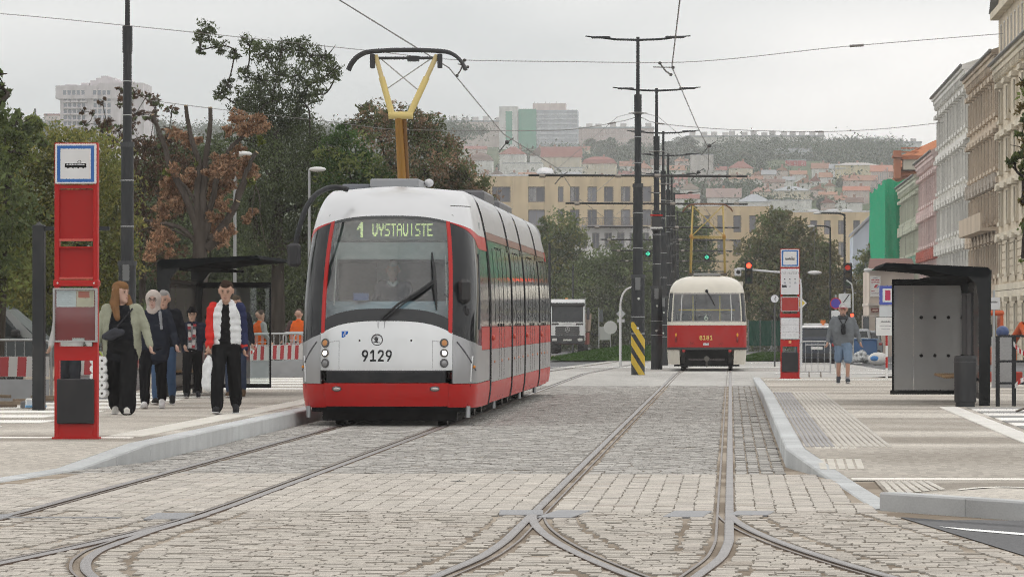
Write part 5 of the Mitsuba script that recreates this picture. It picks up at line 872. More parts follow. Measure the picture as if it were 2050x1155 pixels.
# body sections behind the cab
CUT = [3.75, 9.6, 13.7, 19.0, 22.6]
def flank(m, s, ya, yb, za, zb_, rgb, off=0.0, nz=8):
    z = np.linspace(za, zb_, nz); x = sh.w(z) + off; g = np.stack([np.stack([TX + s * x, TY + yy + 0 * x, z], 1) for yy in (ya, yb)]); m.grid(g, rgb, s > 0)
    for yy, fl in ((ya, s > 0), (yb, s < 0)): m.grid(np.stack([np.stack([TX + s * x, TY + yy + 0 * x, z], 1), np.stack([TX + s * (x - .04), TY + yy + 0 * x, z], 1)]), rgb, not fl)
for i in range(len(CUT) - 1):
    ya, yb = CUT[i] + .07, CUT[i + 1] - .07; sec = f'{tram}'
    m = M(); zz = np.r_[2.80, np.linspace(2.86, 3.39, 14)]; xx = sh.w(zz); prof = np.vstack([np.stack([-xx, zz], 1), [[-.3, 3.42], [0, 3.43], [.3, 3.42]], np.stack([xx, zz], 1)[::-1]])
    m.grid(np.stack([np.stack([TX + prof[:, 0], TY + yy + 0 * prof[:, 0], prof[:, 1]], 1) for yy in (ya, yb)]), ROOFG); m.put(tram, 'roof_section', 'silver')
    for s in (-1, 1):
        m = M(); flank(m, s, ya, yb, .25, .56, TRED if i < 9 else TRED); m.put(tram, 'side_skirt', 'gloss'); m = M(); flank(m, s, ya, yb, .563, 1.05, SILV); m.put(tram, 'side_panel', 'silver')
        m = M(); flank(m, s, ya, yb, 1.053, 1.38, TRED); m.put(tram, 'red_waist_band', 'gloss'); m = M(); flank(m, s, ya, yb, 2.68, 2.797, (.19, .085, .06)); m.put(tram, 'red_roof_stripe', 'gloss')
        m = M(); flank(m, s, ya, yb, 1.383, 2.677, (.02, .021, .023), -.012); m.put(tram, 'window_band', 'black_glass'); nw = max(2, round((yb - ya) / 1.25))
        for q in range(nw):
            a, b = ya + (yb - ya) * (q + .06) / nw, ya + (yb - ya) * (q + .94) / nw; m = M(); flank(m, s, a, b, 1.43, 2.57, (.03, .033, .035), .001); m.put(tram, 'side_window', 'black_glass')
        if i in (0, 1, 2, 3):
            yc = (ya + yb) / 2
            for e in (-.65, 0, .65):
                m = M(); flank(m, s, yc + e - .012, yc + e + .012, .30, 2.60, (.015, .015, .016), .004); m.put(tram, 'door_seal', 'paint')
        for q in range(3): c = ya + (yb - ya) * (q + .5) / 3; M().ell((TX + s * (1.243), TY + c, .86), (.012, .03, .022), (.6, .16, .05), 6, 8).put(tram, 'marker_lamp', 'paint')
        M().ell((TX + s * 1.25, TY + ya + .5, 1.22), (.03, .05, .045), (.55, .08, .05), 6, 8).put(tram, 'indicator_lamp', 'paint')
    m = M(); zz = np.linspace(.25, 3.36, 22); xx = sh.w(zz) + .012; prof = np.vstack([np.stack([-xx, zz], 1), [[0, 3.385]], np.stack([xx, zz], 1)[::-1]]); yc = CUT[i]
    m.grid(np.stack([np.stack([TX + prof[:, 0], TY + yc + o + 0 * prof[:, 0], prof[:, 1]], 1) for o in (-.14, .14)]), (.02, .02, .021)); m.put(tram, 'bellows' if i else 'body_joint', 'matte')
shr = Shell(WP, YP, .95, 2.7, 1.78, TX, TY + TL, 0, -1)
for (z0_, z1_, col, mt, nm) in ((.27, .56, TRED, 'gloss', 'rear_skirt'), (.563, 1.05, SILV, 'silver', 'rear_panel'), (1.053, 1.38, TRED, 'gloss', 'rear_red_band'), (1.383, 2.62, BLK, 'black_glass', 'rear_glass'), (2.623, 2.8, TRED, 'gloss', 'rear_stripe'), (2.803, 3.34, ROOFG, 'silver', 'rear_roof')):
    m = M(); shr.patch(m, -2, 2, z0_, z1_, col, 60, 6); m.put(tram, nm, mt)
M().box(TX - .8, TX + .8, TY + 22.6, TY + TL - 1.3, 3.30, 3.345, ROOFG).put(tram, 'rear_roof_plate', 'silver')
m = M(); m.box(TX - 1.08, TX + 1.08, TY + .55, TY + 23.5, .20, .30, BLK); m.box(TX - .95, TX + .95, TY + .75, TY + 1.0, .07, .24, (.02, .02, .02)); m.put(tram, 'underframe', 'matte')
for yb_ in (2.0, 8.0, 15.5, 21.0):
    m = M(); m.box(TX - .95, TX + .95, TY + yb_ - .9, TY + yb_ + .9, .16, .34, (.03, .03, .03), .03); bg = m.put(tram, 'bogie', 'matte')
    for s in (-1, 1):
        for e in (-.85, .85): M().cyl((TX + s * .66, TY + yb_ + e, .30), (TX + s * .79, TY + yb_ + e, .30), .30, (.10, .09, .085), n=20).put(bg, 'wheel', 'metal')
    for s in (-1, 1): M().cyl((TX + s * 1.12, TY + yb_ - 1.5, .28), (TX + s * 1.12, TY + yb_ - 1.5, .12), .035, (.4, .42, .43), n=8).put(bg, 'sand_pipe', 'metal')
m = M(); m.box(TX - .42, TX + .29, TY + 2.3, TY + 3.6, 3.40, 3.53, (.28, .29, .30), .02); m.put(tram, 'roof_box', 'paint'); m = M(); m.box(TX - .85, TX - .43, TY + 2.5, TY + 3.5, 3.37, 3.46, (.15, .16, .18), .02); m.put(tram, 'roof_box', 'paint')
for a, b, z1_ in ((10.2, 13.0, 3.62), (14.5, 18.5, 3.58)): M().box(TX - .75, TX + .75, TY + a, TY + b, 3.36, z1_, (.13, .13, .14), .04).put(tram, 'roof_box', 'paint')
m = M().ell((TX + .36, TY + 3.3, 3.50), (.07, .09, .06), (.55, .55, .56)); m.put(tram, 'aerial_dome', 'paint')
# pantograph
YEL, OCH, BOW = (.66, .52, .20), (.40, .20, .035), (.05, .05, .052); px_, py_ = TX - .03, TY + 3.4
pk = add_part(tram, 'pantograph', M().cyl((px_ - .11, py_ + 1.3, 3.45), (px_ - .06, py_ - .05, 4.50), .070, OCH, .06, 14).dict('paint'))
m = M().cyl((px_ - .03, py_ + 1.3, 3.45), (px_ + .02, py_ - .02, 4.46), .03, (.22, .10, .025), n=8); m.put(pk, 'control_rod', 'paint')
m = M().cyl((px_ - .21, py_ - .05, 4.50), (px_ + .15, py_ - .05, 4.50), .055, YEL, n=12); m.put(pk, 'knee_joint', 'paint')
for s in (-1, 1):
    a, b = np.array([px_ - .03 + s * .13, py_ - .05, 4.51]), np.array([px_ + .03 + s * .455, py_ + .2, 5.40]); m = M().cyl(a, a + (b - a) * .62, .048, YEL, n=10); m.cyl(a + (b - a) * .60, b, .036, (.62, .50, .24), n=10); m.put(pk, 'upper_arm', 'paint')
    c = np.array([px_ + .03 + s * .50, py_ + .2, 5.40]); m = M().box(c[0] - .035, c[0] + .035, c[1] - .06, c[1] + .06, c[2] - .19, c[2] + .02, BOW, .01); m.put(pk, 'spring_box', 'paint')
    m = M().cyl((px_ - .03 + s * .255, py_ + .05, 4.87), (px_ + .03 - s * .40, py_ + .2, 5.37), .008, (.35, .33, .30), n=5); m.put(pk, 'brace', 'metal')
for dy in (-.12, .12):
    q = [(-.86, 5.18), (-.82, 5.27), (-.72, 5.385), (-.58, 5.45), (-.45, 5.465), (0, 5.48), (.45, 5.465), (.60, 5.45), (.74, 5.385), (.84, 5.27), (.88, 5.18)]; M().tube(spline([(px_ + .03 + a, py_ + .2 + dy, b) for a, b in q], 40), .026, BOW, 8).put(pk, 'bow_strip', 'paint')
m = M().cyl((px_ - .50, py_ + .2, 5.36), (px_ + .56, py_ + .2, 5.36), .022, BOW, n=8); m.box(px_ + .05, px_ + .22, py_ + .15, py_ + .25, 5.31, 5.39, BOW); m.put(pk, 'cross_bar', 'paint')
# ------------------------------------------------------------------ old red and cream tram, seen from behind
CREAM, ORED = (.64, .605, .52), (.40, .014, .011); UX, UY = -.735, 122.0; uz = float(gz(123))
W2 = [(.2, 1.18), (.45, 1.20), (.75, 1.215), (1.4, 1.215), (1.9, 1.19), (2.4, 1.145), (2.6, 1.08), (2.75, .96), (2.86, .74), (2.93, .42)]
Y2 = [(.2, .10), (.7, .02), (1.4, 0), (1.5, .02), (2.4, .30), (2.6, .42), (2.75, .62), (2.86, .95), (2.93, 1.4)]
s2 = Shell(W2, Y2, .62, 2.9, 3.4, UX, UY, uz)
ot = thing('old_tram', 'old rounded red and cream tram seen from behind on the right track', 'tram')
def sp2(name, f0, f1, a, b, rgb, mat, off=0.0, nf=50, nz=8, par=None): m = M(); s2.patch(m, f0, f1, a, b, rgb, nf, nz, off); return m.put(par or ot, name, mat)
m = M(); s2.patch(m, -2, 2, 2.385, 2.88, CREAM, 90, 16); f = np.linspace(-2, 2, 60); e = s2(f, 2.88 + 0 * f); m.grid(np.stack([e, e * [.4, 1, 1] + [UX * .6, .4, .06], e * [0, 1, 1] + [UX, .6, .075]]), CREAM, True); m.put(ot, 'roof_end', 'gloss')
sp2('waist_rail', -2, 2, 1.395, 1.50, CREAM, 'gloss'); sp2('red_side', -2, 2, .72, 1.392, ORED, 'gloss')
F = np.linspace(-.60, .60, 30); Zg = np.linspace(1.53, 2.345, 10)[:, None] + 0 * F; gl = M().grid(s2(F + 0 * Zg, Zg) + s2.nrm(F + 0 * Zg, Zg) * -.01, (1, 1, 1), True); rw = gl.put(ot, 'rear_window', 'tint_pane')
for a, b in ((-.64, -.60), (.60, .64)): sp2('window_post', a, b, 1.50, 2.385, CREAM, 'gloss', .002, 4)
for z0_, z1_ in ((1.50, 1.53), (2.345, 2.385)): sp2('window_frame', -.60, .60, z0_, z1_, (.30, .29, .27), 'metal', .003, 30, 3)
for a in (-.36, .34): sp2('glazing_bar', a - .008, a + .008, 1.53, 2.345, (.55, .55, .53), 'metal', .004, 3, 6, rw)
sp2('glazing_bar', -.105, -.098, 1.53, 2.345, (.05, .05, .05), 'matte', .002, 3, 6, rw)
for s in (-1, 1):
    sp2('corner_window', *sorted((s * .645, s * .93)), 1.52, 2.36, (.03, .033, .035), 'black_glass', -.006, 10, 8); sp2('corner_post', *sorted((s * .935, s * 2)), 1.50, 2.385, CREAM, 'gloss', 0, 20)
    sp2('cream_skirt', *sorted((s * .40, s * 2)), .20, .655, CREAM, 'gloss', 0, 30)
    sp2('door_leaf', *sorted((s * 1.02, s * 1.30)), .32, 2.32, (.20, .19, .17), 'black_glass', .004, 6, 14)
    p, nv = s2.on(s * .70, .625, .02); M().ell(p, (.055, .03, .055), (.42, .03, .03), 8, 12).put(ot, 'tail_lamp', 'gloss')
    p, nv = s2.on(s * .93, 1.10, .015); M().ell(p, (.03, .03, .06), (.70, .30, .03), 8, 10).put(ot, 'indicator_lamp', 'gloss')
    p, nv = s2.on(s * .93, .95, .015); M().ell(p, (.03, .03, .08), (.20, .02, .02), 8, 10).put(ot, 'brake_lamp', 'gloss')
    p, nv = s2.on(s * .44, .84, .004); m = M()
    for q in range(4): m.obox(p + [0, 0, -.03 + .02 * q], (.14, .012, .008), (.22, .015, .012))
    m.put(ot, 'vent_louvre', 'paint')
sp2('rear_bumper', -.86, .86, .655, .725, (.05, .045, .045), 'paint', .05, 40, 4)
m = M(); m.box(UX - .66, UX + .66, UY + .35, UY + .42, .18 + uz, .66 + uz, (.012, .012, .012)); m.box(UX - 1.0, UX + 1.0, UY + .5, UY + 13, .14 + uz, .22 + uz, BLK); m.put(ot, 'underframe', 'matte')
m = M().cyl((UX, UY - .12, .38 + uz), (UX, UY + .4, .38 + uz), .08, (.16, .15, .14), n=14); m.box(UX - .55, UX + .55, UY + .05, UY + .10, .33 + uz, .37 + uz, (.10, .09, .09)); m.cyl((UX, UY - .1, .34 + uz), (UX, UY + .02, .14 + uz), .03, (.14, .13, .12), n=8); m.put(ot, 'coupler', 'metal')
for yb_ in (1.9, 8.6):
    m = M().box(UX - .9, UX + .9, UY + yb_ - .9, UY + yb_ + .9, .18 + uz, .40 + uz, (.03, .03, .03), .03); bg = m.put(ot, 'bogie', 'matte')
    for s in (-1, 1):
        for e in (-.9, .9): M().cyl((UX + s * .66, UY + yb_ + e, .34 + uz), (UX + s * .79, UY + yb_ + e, .34 + uz), .34, (.08, .075, .07), n=18).put(bg, 'wheel', 'metal')
def fl2(nm, za, zb_, rgb, mat):
    z = np.linspace(za, zb_, 8); x = s2.w(z); m = M()
    for s in (-1, 1): m.grid(np.stack([np.stack([UX + s * x, UY + yy + 0 * x, uz + z], 1) for yy in (3.4, 13.6)]), rgb, s > 0)
    m.put(ot, nm, mat)
fl2('side_skirt', .2, .718, CREAM, 'gloss'); fl2('side_red', .72, 1.39, ORED, 'gloss'); fl2('side_rail', 1.393, 1.5, CREAM, 'gloss'); fl2('side_windows', 1.503, 2.36, BLK, 'black_glass'); fl2('side_top', 2.363, 2.60, CREAM, 'gloss')
zz = np.linspace(2.60, 2.92, 8); xx = s2.w(zz); prof = np.vstack([np.stack([-xx, zz], 1), [[0, 2.95]], np.stack([xx, zz], 1)[::-1]]); M().grid(np.stack([np.stack([UX + prof[:, 0], UY + yy + 0 * prof[:, 0], uz + prof[:, 1]], 1) for yy in (2.2, 13.6)]), (.48, .47, .44)).put(ot, 'roof', 'gloss')
M().box(UX - 1.15, UX + 1.15, UY + 13.6, UY + 13.7, uz + .2, uz + 2.85, CREAM).put(ot, 'front_end', 'gloss')
m = M().box(UX - .42, UX + .42, UY + 1.2, UY + 3.2, 2.90 + uz, 3.00 + uz, (.22, .22, .22), .03); m.put(ot, 'roof_hatch', 'paint')
p, nv = s2.on(-.02, 1.02, .006); m = M().text('8181', .13, (.70, .55, .16), p, (1, 0, 0), (0, 0, 1), .006, True, .40); m.put(ot, 'fleet_number', 'paint')
p, nv = s2.on(-.02, .82, .01); m = M().obox(p, (.18, .012, .07), (.6, .6, .62)); m.put(ot, 'maker_plate', 'metal')
m = M().text('6', .17, (.72, .72, .58), (UX - .02, UY + .20, 1.63 + uz), (1, 0, 0), (0, 0, 1), .006, True); m.put(rw, 'line_number', 'matte')
m = M().tube([s2.on(-.0, 2.42, .03)[0], s2.on(.10, 2.28, .06)[0], s2.on(.25, 1.98, .05)[0]], .016, BLK, 6); m.put(ot, 'wiper', 'paint'); M().ell(s2.on(0, 2.43, .03)[0], (.05, .04, .05), BLK, 6, 8).put(ot, 'wiper_motor', 'paint')
for z_, nm in ((1.86, 'grab_rail'),): M().cyl((UX - .86, UY + .6, z_ + uz), (UX + .86, UY + .6, z_ + uz), .022, (.70, .50, .08), n=8).put(ot, nm, 'paint')
for x in (-.42, .40): M().cyl((UX + x, UY + .6, 1.2 + uz), (UX + x, UY + .6, 2.3 + uz), .02, (.70, .55, .15), n=8).put(ot, 'grab_pole', 'paint')
m = M().box(UX - 1.1, UX + 1.1, UY + 7, UY + 7.05, .8 + uz, 2.5 + uz, (.34, .35, .37)); m.put(ot, 'interior_wall', 'matte'); m = M()
for i in range(3): m.box(UX - .95 + .66 * i, UX - .50 + .66 * i, UY + 1.1, UY + 1.2, 1.1 + uz, 1.75 + uz, (.10, .105, .11), .04)
m.put(ot, 'seats', 'cloth')
# diamond pantograph
PYY = UY + 6.2; pk = add_part(ot, 'pantograph', M().box(UX - .62, UX + .62, PYY - .5, PYY + .5, 2.98 + uz, 3.05 + uz, (.10, .08, .06)).dict('paint')); OY = (.42, .30, .085)
for s in (-1, 1):
    for e in (-1, 1):
        a, b, c = np.array([UX + s * .55, PYY + e * .35, 3.05 + uz]), np.array([UX + s * .52, PYY + e * 1.25, 4.2 + uz]), np.array([UX + s * .48, PYY + e * .12, 5.20 + uz]); M().cyl(a, b, .034, OY, n=8).put(pk, 'lower_arm', 'paint'); M().cyl(b, c, .026, OY, n=8).put(pk, 'upper_arm', 'paint'); M().ell(b, (.06, .06, .08), (.40, .2, .04), 6, 8).put(pk, 'joint', 'paint')
    M().cyl((UX - s * .52, PYY - 1.25, 4.2 + uz), (UX + s * .48, PYY - .12, 5.2 + uz), .016, OY, n=6).put(pk, 'cross_brace', 'paint'); M().cyl((UX - .52, PYY + s * 1.25, 4.2 + uz), (UX + .52, PYY + s * 1.25, 4.2 + uz), .02, OY, n=6).put(pk, 'axle', 'paint')
for e in (-.15, .15): M().tube(spline([(UX + a, PYY + e, uz + b) for a, b in ((-.80, 5.02), (-.68, 5.17), (-.5, 5.25), (0, 5.27), (.5, 5.25), (.68, 5.17), (.80, 5.02))], 24), .022, (.20, .10, .06), 7).put(pk, 'bow_strip', 'paint')
# ------------------------------------------------------------------ masts and overhead line
DG, DG2 = (.026, .028, .031), (.05, .053, .057); WHT_ = (.72, .72, .70); RR = (.42, .011, .009)
def mast(x, y, label, cross=True, stripes=False, arms=True, extra=None, z0=None):
    g = float(gz(y)) if z0 is None else z0; k = thing('street_mast', label, 'mast', 'dark masts with twin street lamps'); m = M()
    for za, zb_, r0, r1 in ((0, 2.63, .185, .18), (2.635, 5.08, .135, .13), (5.085, 7.5, .092, .088), (7.5, 9.1, .052, .045)): m.cyl((x, y, g + za), (x, y, g + zb_), r0, DG, r1, 22)
    for z_, r in ((2.60, .20), (5.05, .145), (7.02, .10)): m.cyl((x, y, g + z_), (x, y, g + z_ + .10), r, DG2, n=22)
    m.cyl((x, y, g + 7.0), (x, y, g + 7.55), .104, DG, n=18); m.box(x - .07, x + .07, y - .205, y - .17, g + 2.28, g + 2.62, (.16, .165, .17), .01)
    m.put(k, 'post', 'paint'); m = M()
    for z_ in (1.1, 1.55, 3.4, 4.35, 5.7, 6.4): m.cyl((x, y, g + z_), (x, y, g + z_ + .022), .19 if z_ < 2.6 else .142 if z_ < 5 else .098, (.42, .43, .43), n=20)
    for z_, xx in ((1.25, .0), (2.05, .02)): m.ell((x + xx, y - .186, g + z_), (.035, .012, .035), (.65, .65, .62), 6, 8)
    m.put(k, 'band', 'metal')
    if arms:
        for s in (-1, 1): M().tube([(x, y, g + 9.02), (x + s * .6, y, g + 9.04), (x + s * 1.42, y, g + 9.13)], [.032, .03, .016], DG, 8).put(k, 'lamp_arm', 'paint'); M().obox((x + s * 1.0, y, g + 9.095), (.52, .20, .055), (.05, .052, .056), .02).put(k, 'lamp_head', 'paint')
    if cross:
        z_ = g + 5.36; m = M().cyl((x - 2.95, y - .02, z_ + .02), (x + 2.95, y - .02, z_ - .02), .032, (.06, .058, .055), n=8)
        for s in (-1, 1):
            for e in (.45, 2.5): m.cyl((x + s * e, y - .02, z_), (x + s * (e + .16), y - .02, z_), .05, (.30, .27, .24), n=8)
            m.tube([(x + s * .15, y, g + 7.05), (x + s * .55, y, g + 6.95), (x + s * 2.3, y, g + 5.45)], .007, (.3, .29, .28), 5)
        m.lathe([(.10, -.03), (.26, 0), (.10, .03)], (x, y, g + 7.05), (.35, .34, .32)); m.put(k, 'crossarm', 'metal')
    if stripes:
        m = M(); th = np.linspace(0, 2 * PI, 60)
        for q in range(3):
            for dz in (np.linspace(0, .27, 2),):
                gg = np.stack([np.stack([x + .189 * np.cos(th), y + .189 * np.sin(th), g + np.clip(.04 + q * .47 + d_ - .30 * np.cos(th) + 0 * th, 0.0, 1.42)], 1) for d_ in dz]); m.grid(gg, (.58, .40, .035))
        m.put(k, 'yellow_stripe', 'paint')
    return k
MS = [(-2.50, 107.8, 'nearest dark street mast with yellow warning stripes on its foot'), (-2.40, 129.5, 'second dark street mast, beside the old tram, with clamps and signs'), (-2.62, 155.5, 'third dark street mast of the central row'), (-2.72, 174, 'fourth dark street mast of the central row'), (-2.86, 194, 'fifth dark street mast of the central row'), (-3.08, 218, 'sixth dark street mast of the central row'), (-3.3, 248, 'farthest dark street mast of the central row')]
for i, (x, y, l) in enumerate(MS): mast(x, y, l, True, i == 0)
mast(-12.45, 82, 'tall dark street mast rising behind the woman in the sage jacket', False)
x, y = -2.40, 129.5; k = thing('mast_sign', 'small red and white sign box clamped high on the second mast', 'sign'); M().box(x - .16, x + .16, y - .30, y - .16, 4.35, 4.82, (.05, .05, .05), .02).put(k, 'box', 'paint')
for z_, c in ((4.83, RR), (4.42, (.7, .7, .68))): M().box(x - .20, x + .20, y - .32, y - .15, z_, z_ + .05, c).put(k, 'band', 'paint')
for px, py, yy, lb in ((1297, 508, 150, 'small green lit arrow signal left of the second mast'), (1415, 515, 158, 'small green lit diamond signal hanging above the old tram roof')):
    c = at(px, py, yy); r = .075; k = thing('tram_signal', lb, 'signal'); M().box(c[0] - .12, c[0] + .12, yy + .02, yy + .2, c[2] - .13, c[2] + .13, (.02, .02, .02), .03).put(k, 'housing', 'paint'); m = M()
    q = [c + np.array([r * math.cos(a), 0, r * math.sin(a)]) for a in np.arange(5) * PI / 2]; m.tube(q, .016, (.1, .6, .4), 5); m.tube([c + [-.05, 0, 0], c + [.06, 0, 0]], .016, (.1, .6, .4), 5); d = m.dict('matte'); d['emitter'] = {'type': 'area', 'radiance': {'type': 'rgb', 'value': [.015, .20, .12]}}; add_part(k, 'lit_symbol', d); M().cyl((c[0], yy + .1, c[2] + .2), (c[0], yy + .1, 5.3), .01, (.2, .2, .2), n=5).put(k, 'hanger', 'metal')
def wire(name, label, pts, r, n=60, ins=()):
    k = thing(name, label, 'overhead wire'); p = np.array(pts, float) if n > 100 else spline(pts, n); M().tube(p, r, (.22, .21, .20), 6, False).put(k, 'line', 'metal')
    for c, d_ in ins: d_ = np.array(d_, float) / np.linalg.norm(d_); M().cyl(np.array(c) - d_ * .11, np.array(c) + d_ * .11, .020, (.24, .22, .21), n=8).put(k, 'insulator', 'matte')
    return k
cw = lambda q: [(x, y, 5.53 + float(gz(y)) * .9) for y, x in q]
wire('contact_wire', 'contact wire above the left track, running over the silver tram', cw([(36, -5.15), (50.4, -4.94), (64, -4.52), (87, -4.95), (107.8, -4.62), (129.5, -4.95), (155.5, -4.65), (194, -4.95), (248, -4.7)]), .009, 120); wire('contact_wire', 'contact wire above the right track, rising to the top of the picture', cw([(36, -.35), (50, -.63), (64, -.94), (83, -.71), (95, -.52), (107.8, -.60), (129.5, -1.0), (155.5, -.65), (194, -.95), (248, -.7)]), .009, 120)
P = lambda l, y: [at(a, b, y) for a, b in l]
wire('span_wire', 'thin span wire crossing the whole picture above the tram pantograph', P([(-60, 24), (0, 28), (256, 52), (720, 100), (930, 121), (1130, 124), (1325, 126), (1700, 93), (2008, 68)], 62.5), .0055, 60, [(at(1715, 92, 62.5), (1, 0, .05))])
wire('span_wire', 'span wire from the cut back tree to the nearest mast of the row', P([(290, 200), (420, 217), (650, 243), (820, 261), (1100, 262), (1250, 242), (1277, 234)], 107.9), .009, 40, [(at(810, 259, 107.9), (1, 0, -.03)), (at(1225, 247, 107.9), (1, 0, .2))])
wire('span_wire', 'span wire from the nearest mast of the row to the white house front', P([(1281, 234), (1312, 247), (1640, 264), (1890, 245)], 107.9), .009, 30, [(at(1322, 248, 107.9), (1, 0, -.1)), (at(1640, 264, 107.9), (1, 0, .03))])
for (a, b, y, lb) in (((930, 121), (915, 152), 62.5, 'pull off fitting holding the left contact wire behind the pantograph'), ((1321, 127), (1343, 150), 62.5, 'pull off fitting holding the right contact wire')):
    p, q = at(*a, y), at(*b, y + 1.5); k = thing('pull_off', lb, 'fitting'); m = M().tube([p, (p + q) / 2 + [0, 0, -.03], q], .012, (.12, .11, .10), 6); m.tube([p + [-.10, 0, -.06], (p * .4 + q * .6) + [.10, .3, .06]], .009, (.12, .11, .10), 5); m.put(k, 'arm', 'metal')
    for c in (p, q, (p * .4 + q * .6) + [.10, .3, .06]): M().ell(c, (.028, .02, .026), (.09, .085, .08), 6, 8).put(k, 'clamp', 'metal')
for i, (px, py, y) in enumerate([(1420, 292, 100), (1398, 345, 107.8), (1015, 285, 92), (1125, 352, 107.8)]):
    p = at(px, py, y); k = thing('wire_steady', ['steady arm on the right contact wire above the hillside flats', 'steady arm on the right contact wire beside the crossarm end', 'steady fitting on the left contact wire before the netted office block', 'steady arm on the left contact wire over the beige offices'][i], 'fitting'); m = M().tube([p + [.16, 0, .10], p, p + [-.2, .2, -.22]], .013, (.12, .12, .12), 6); m.put(k, 'arm', 'metal'); M().ell(p, (.05, .04, .05), (.08, .08, .08), 6, 8).put(k, 'clamp', 'metal')
# other poles and lamps
def pole(px, y, ztop, r, label, arm=None, name='lamp_post', rgb=(.34, .35, .35), head=(.66, .66, .64), cat='lamp post'):
    x = at(px, 639, y)[0]; g = float(gz(y)); k = thing(name, label, cat); M().cyl((x, y, g), (x, y, ztop), r, rgb, r * .75, 10).put(k, 'post', 'paint')
    if arm:
        a = np.array(arm, float); M().tube(spline([(x, y, ztop - .05), (x + a[0] * .3, y + a[1] * .3, ztop + a[2] * .8), (x + a[0], y + a[1], ztop + a[2])], 8), [r * .7] * 8, rgb, 7).put(k, 'arm', 'paint')
        e = np.array([x, y, ztop]) + a; M().ell(e + [math.copysign(.12, a[0]), 0, -.02], (.24, .13, .07), head, 8, 14).put(k, 'lamp_head', 'paint')
    return k
pole(470, 100, 5.62, .05, 'grey park lamp post in front of the dark trees, left', (.08, 0, .05)); pole(619, 108, 5.55, .045, 'shorter grey lamp post beside the tram mirror arm', (.10, 0, .03))
pole(1100, 205, 5.4, .09, 'dark catenary pole behind the tail of the silver tram', name='catenary_pole', rgb=DG, cat='pole'); pole(1147, 300, 5.6, .08, 'dark pole with small box above the lorry cab', name='catenary_pole', rgb=DG, cat='pole')
pole(1662, 240, 7.0, .07, 'thin dark lamp post left of the taller one, right of the stop pillar', (-1.0, 0, .08), rgb=DG); pole(1691, 225, 7.4, .08, 'tall dark lamp post in front of the right office wing', (-1.4, 0, .05), rgb=DG)
x = at(1241, 639, 150)[0]; g = float(gz(150)); k = thing('lamp_post', 'white curved lamp post left of the striped mast', 'lamp post'); M().tube(spline([(x, 150, g), (x, 150, 1.8), (x + .06, 150, 2.3), (x + .25, 150, 2.62), (x + .55, 150, 2.72)], 20), .035, (.62, .62, .61), 8).put(k, 'post', 'paint')
# small signs
def plate(par, name, c, w, h, rgb, mat='paint', shape='box', dy=.012):
    m = M()
    if shape == 'box': m.obox(c, (w, dy, h), rgb)
    elif shape == 'disc': m.add(*(lambda th: (np.vstack([[c], np.asarray(c) + np.stack([w / 2 * np.cos(th), 0 * th, w / 2 * np.sin(th)], 1), [np.asarray(c) + [0, dy, 0]], np.asarray(c) + np.stack([w / 2 * np.cos(th), 0 * th + dy, w / 2 * np.sin(th)], 1)]), [[0, i + 1, (i + 1) % 24 + 1] for i in range(24)] + [[25, 26 + (i + 1) % 24, 26 + i] for i in range(24)]))(np.arange(24) * PI / 12), rgb)
    else: m.prism([(c[0], c[2] - h / 2), (c[0] + w / 2, c[2]), (c[0], c[2] + h / 2), (c[0] - w / 2, c[2])], c[1], c[1] + dy, rgb, (0, 2, 1))
    return m.put(par, name, mat)
def signpost(px, y, zc, label, parts, r=.03, rgb=(.45, .46, .46), top=None):
    x = at(px, 639, y)[0]; g = float(gz(y)); k = thing('road_sign', label, 'sign'); M().cyl((x, y + .05, g), (x, y + .05, top or zc + .3), r, rgb, n=8).put(k, 'post', 'metal')
    for (nm, dx, dz, w, h, c, shp, dy) in parts: plate(k, nm, (x + dx, y - dy, zc + dz), w, h, c, 'paint', shp)
    return k
signpost(1243, 152, 1.7, 'small grey sign backs on the white curved post', [('sign_back', 0, 0, .36, .36, (.42, .43, .43), 'diamond', 0), ('sign_back', 0, -.26, .28, .12, (.5, .5, .5), 'box', 0)])
signpost(1222, 240, 1.0, 'round white sign back near the building site beyond the grass', [('disc', 0, 0, .80, 0, (.60, .61, .60), 'disc', 0), ('board', -.35, -.35, .7, .8, (.45, .46, .45), 'box', -.03)])
signpost(1199, 238, 1.9, 'slim grey signal post right of the lorry', [('box', .14, -.2, .22, .7, (.10, .11, .12), 'box', 0)])
signpost(1603, 150, 2.1, 'yellow diamond priority sign right of the white stop pillar', [('diamond', 0, 0, .46, .46, (.68, .68, .65), 'diamond', 0), ('yellow', 0, 0, .32, .32, (.66, .50, .05), 'diamond', .006)], top=3.0)
signpost(1673, 140, 2.05, 'blue no stopping sign with red ring and white plate beneath', [('red_ring', 0, 0, .40, 0, (.50, .03, .04), 'disc', 0), ('blue_disc', 0, 0, .33, 0, (.09, .06, .36), 'disc', .006), ('plate', 0, -.42, .30, .34, (.66, .67, .67), 'box', 0)])
k = signpost(1691, 142, 2.15, 'grey white square sign with a dark diagonal bar', [('board', 0, 0, .42, .50, (.58, .60, .60), 'box', 0)]); x = at(1691, 639, 142)[0]; M().tube([(x - .16, 141.98, 1.95), (x + .0, 141.98, 2.15), (x + .16, 141.98, 2.38)], .02, (.10, .10, .10), 5).put(k, 'bar', 'matte')
k = thing('sign_board', 'white notice board with a small tram symbol on a red and white post', 'sign'); x, y = 3.88, 100; m = M()
for q in range(5): M().cyl((x, y, q * .28), (x, y, q * .28 + .28), .03, RR if q % 2 else WHT_, n=10).put(k, 'post_band', 'paint')
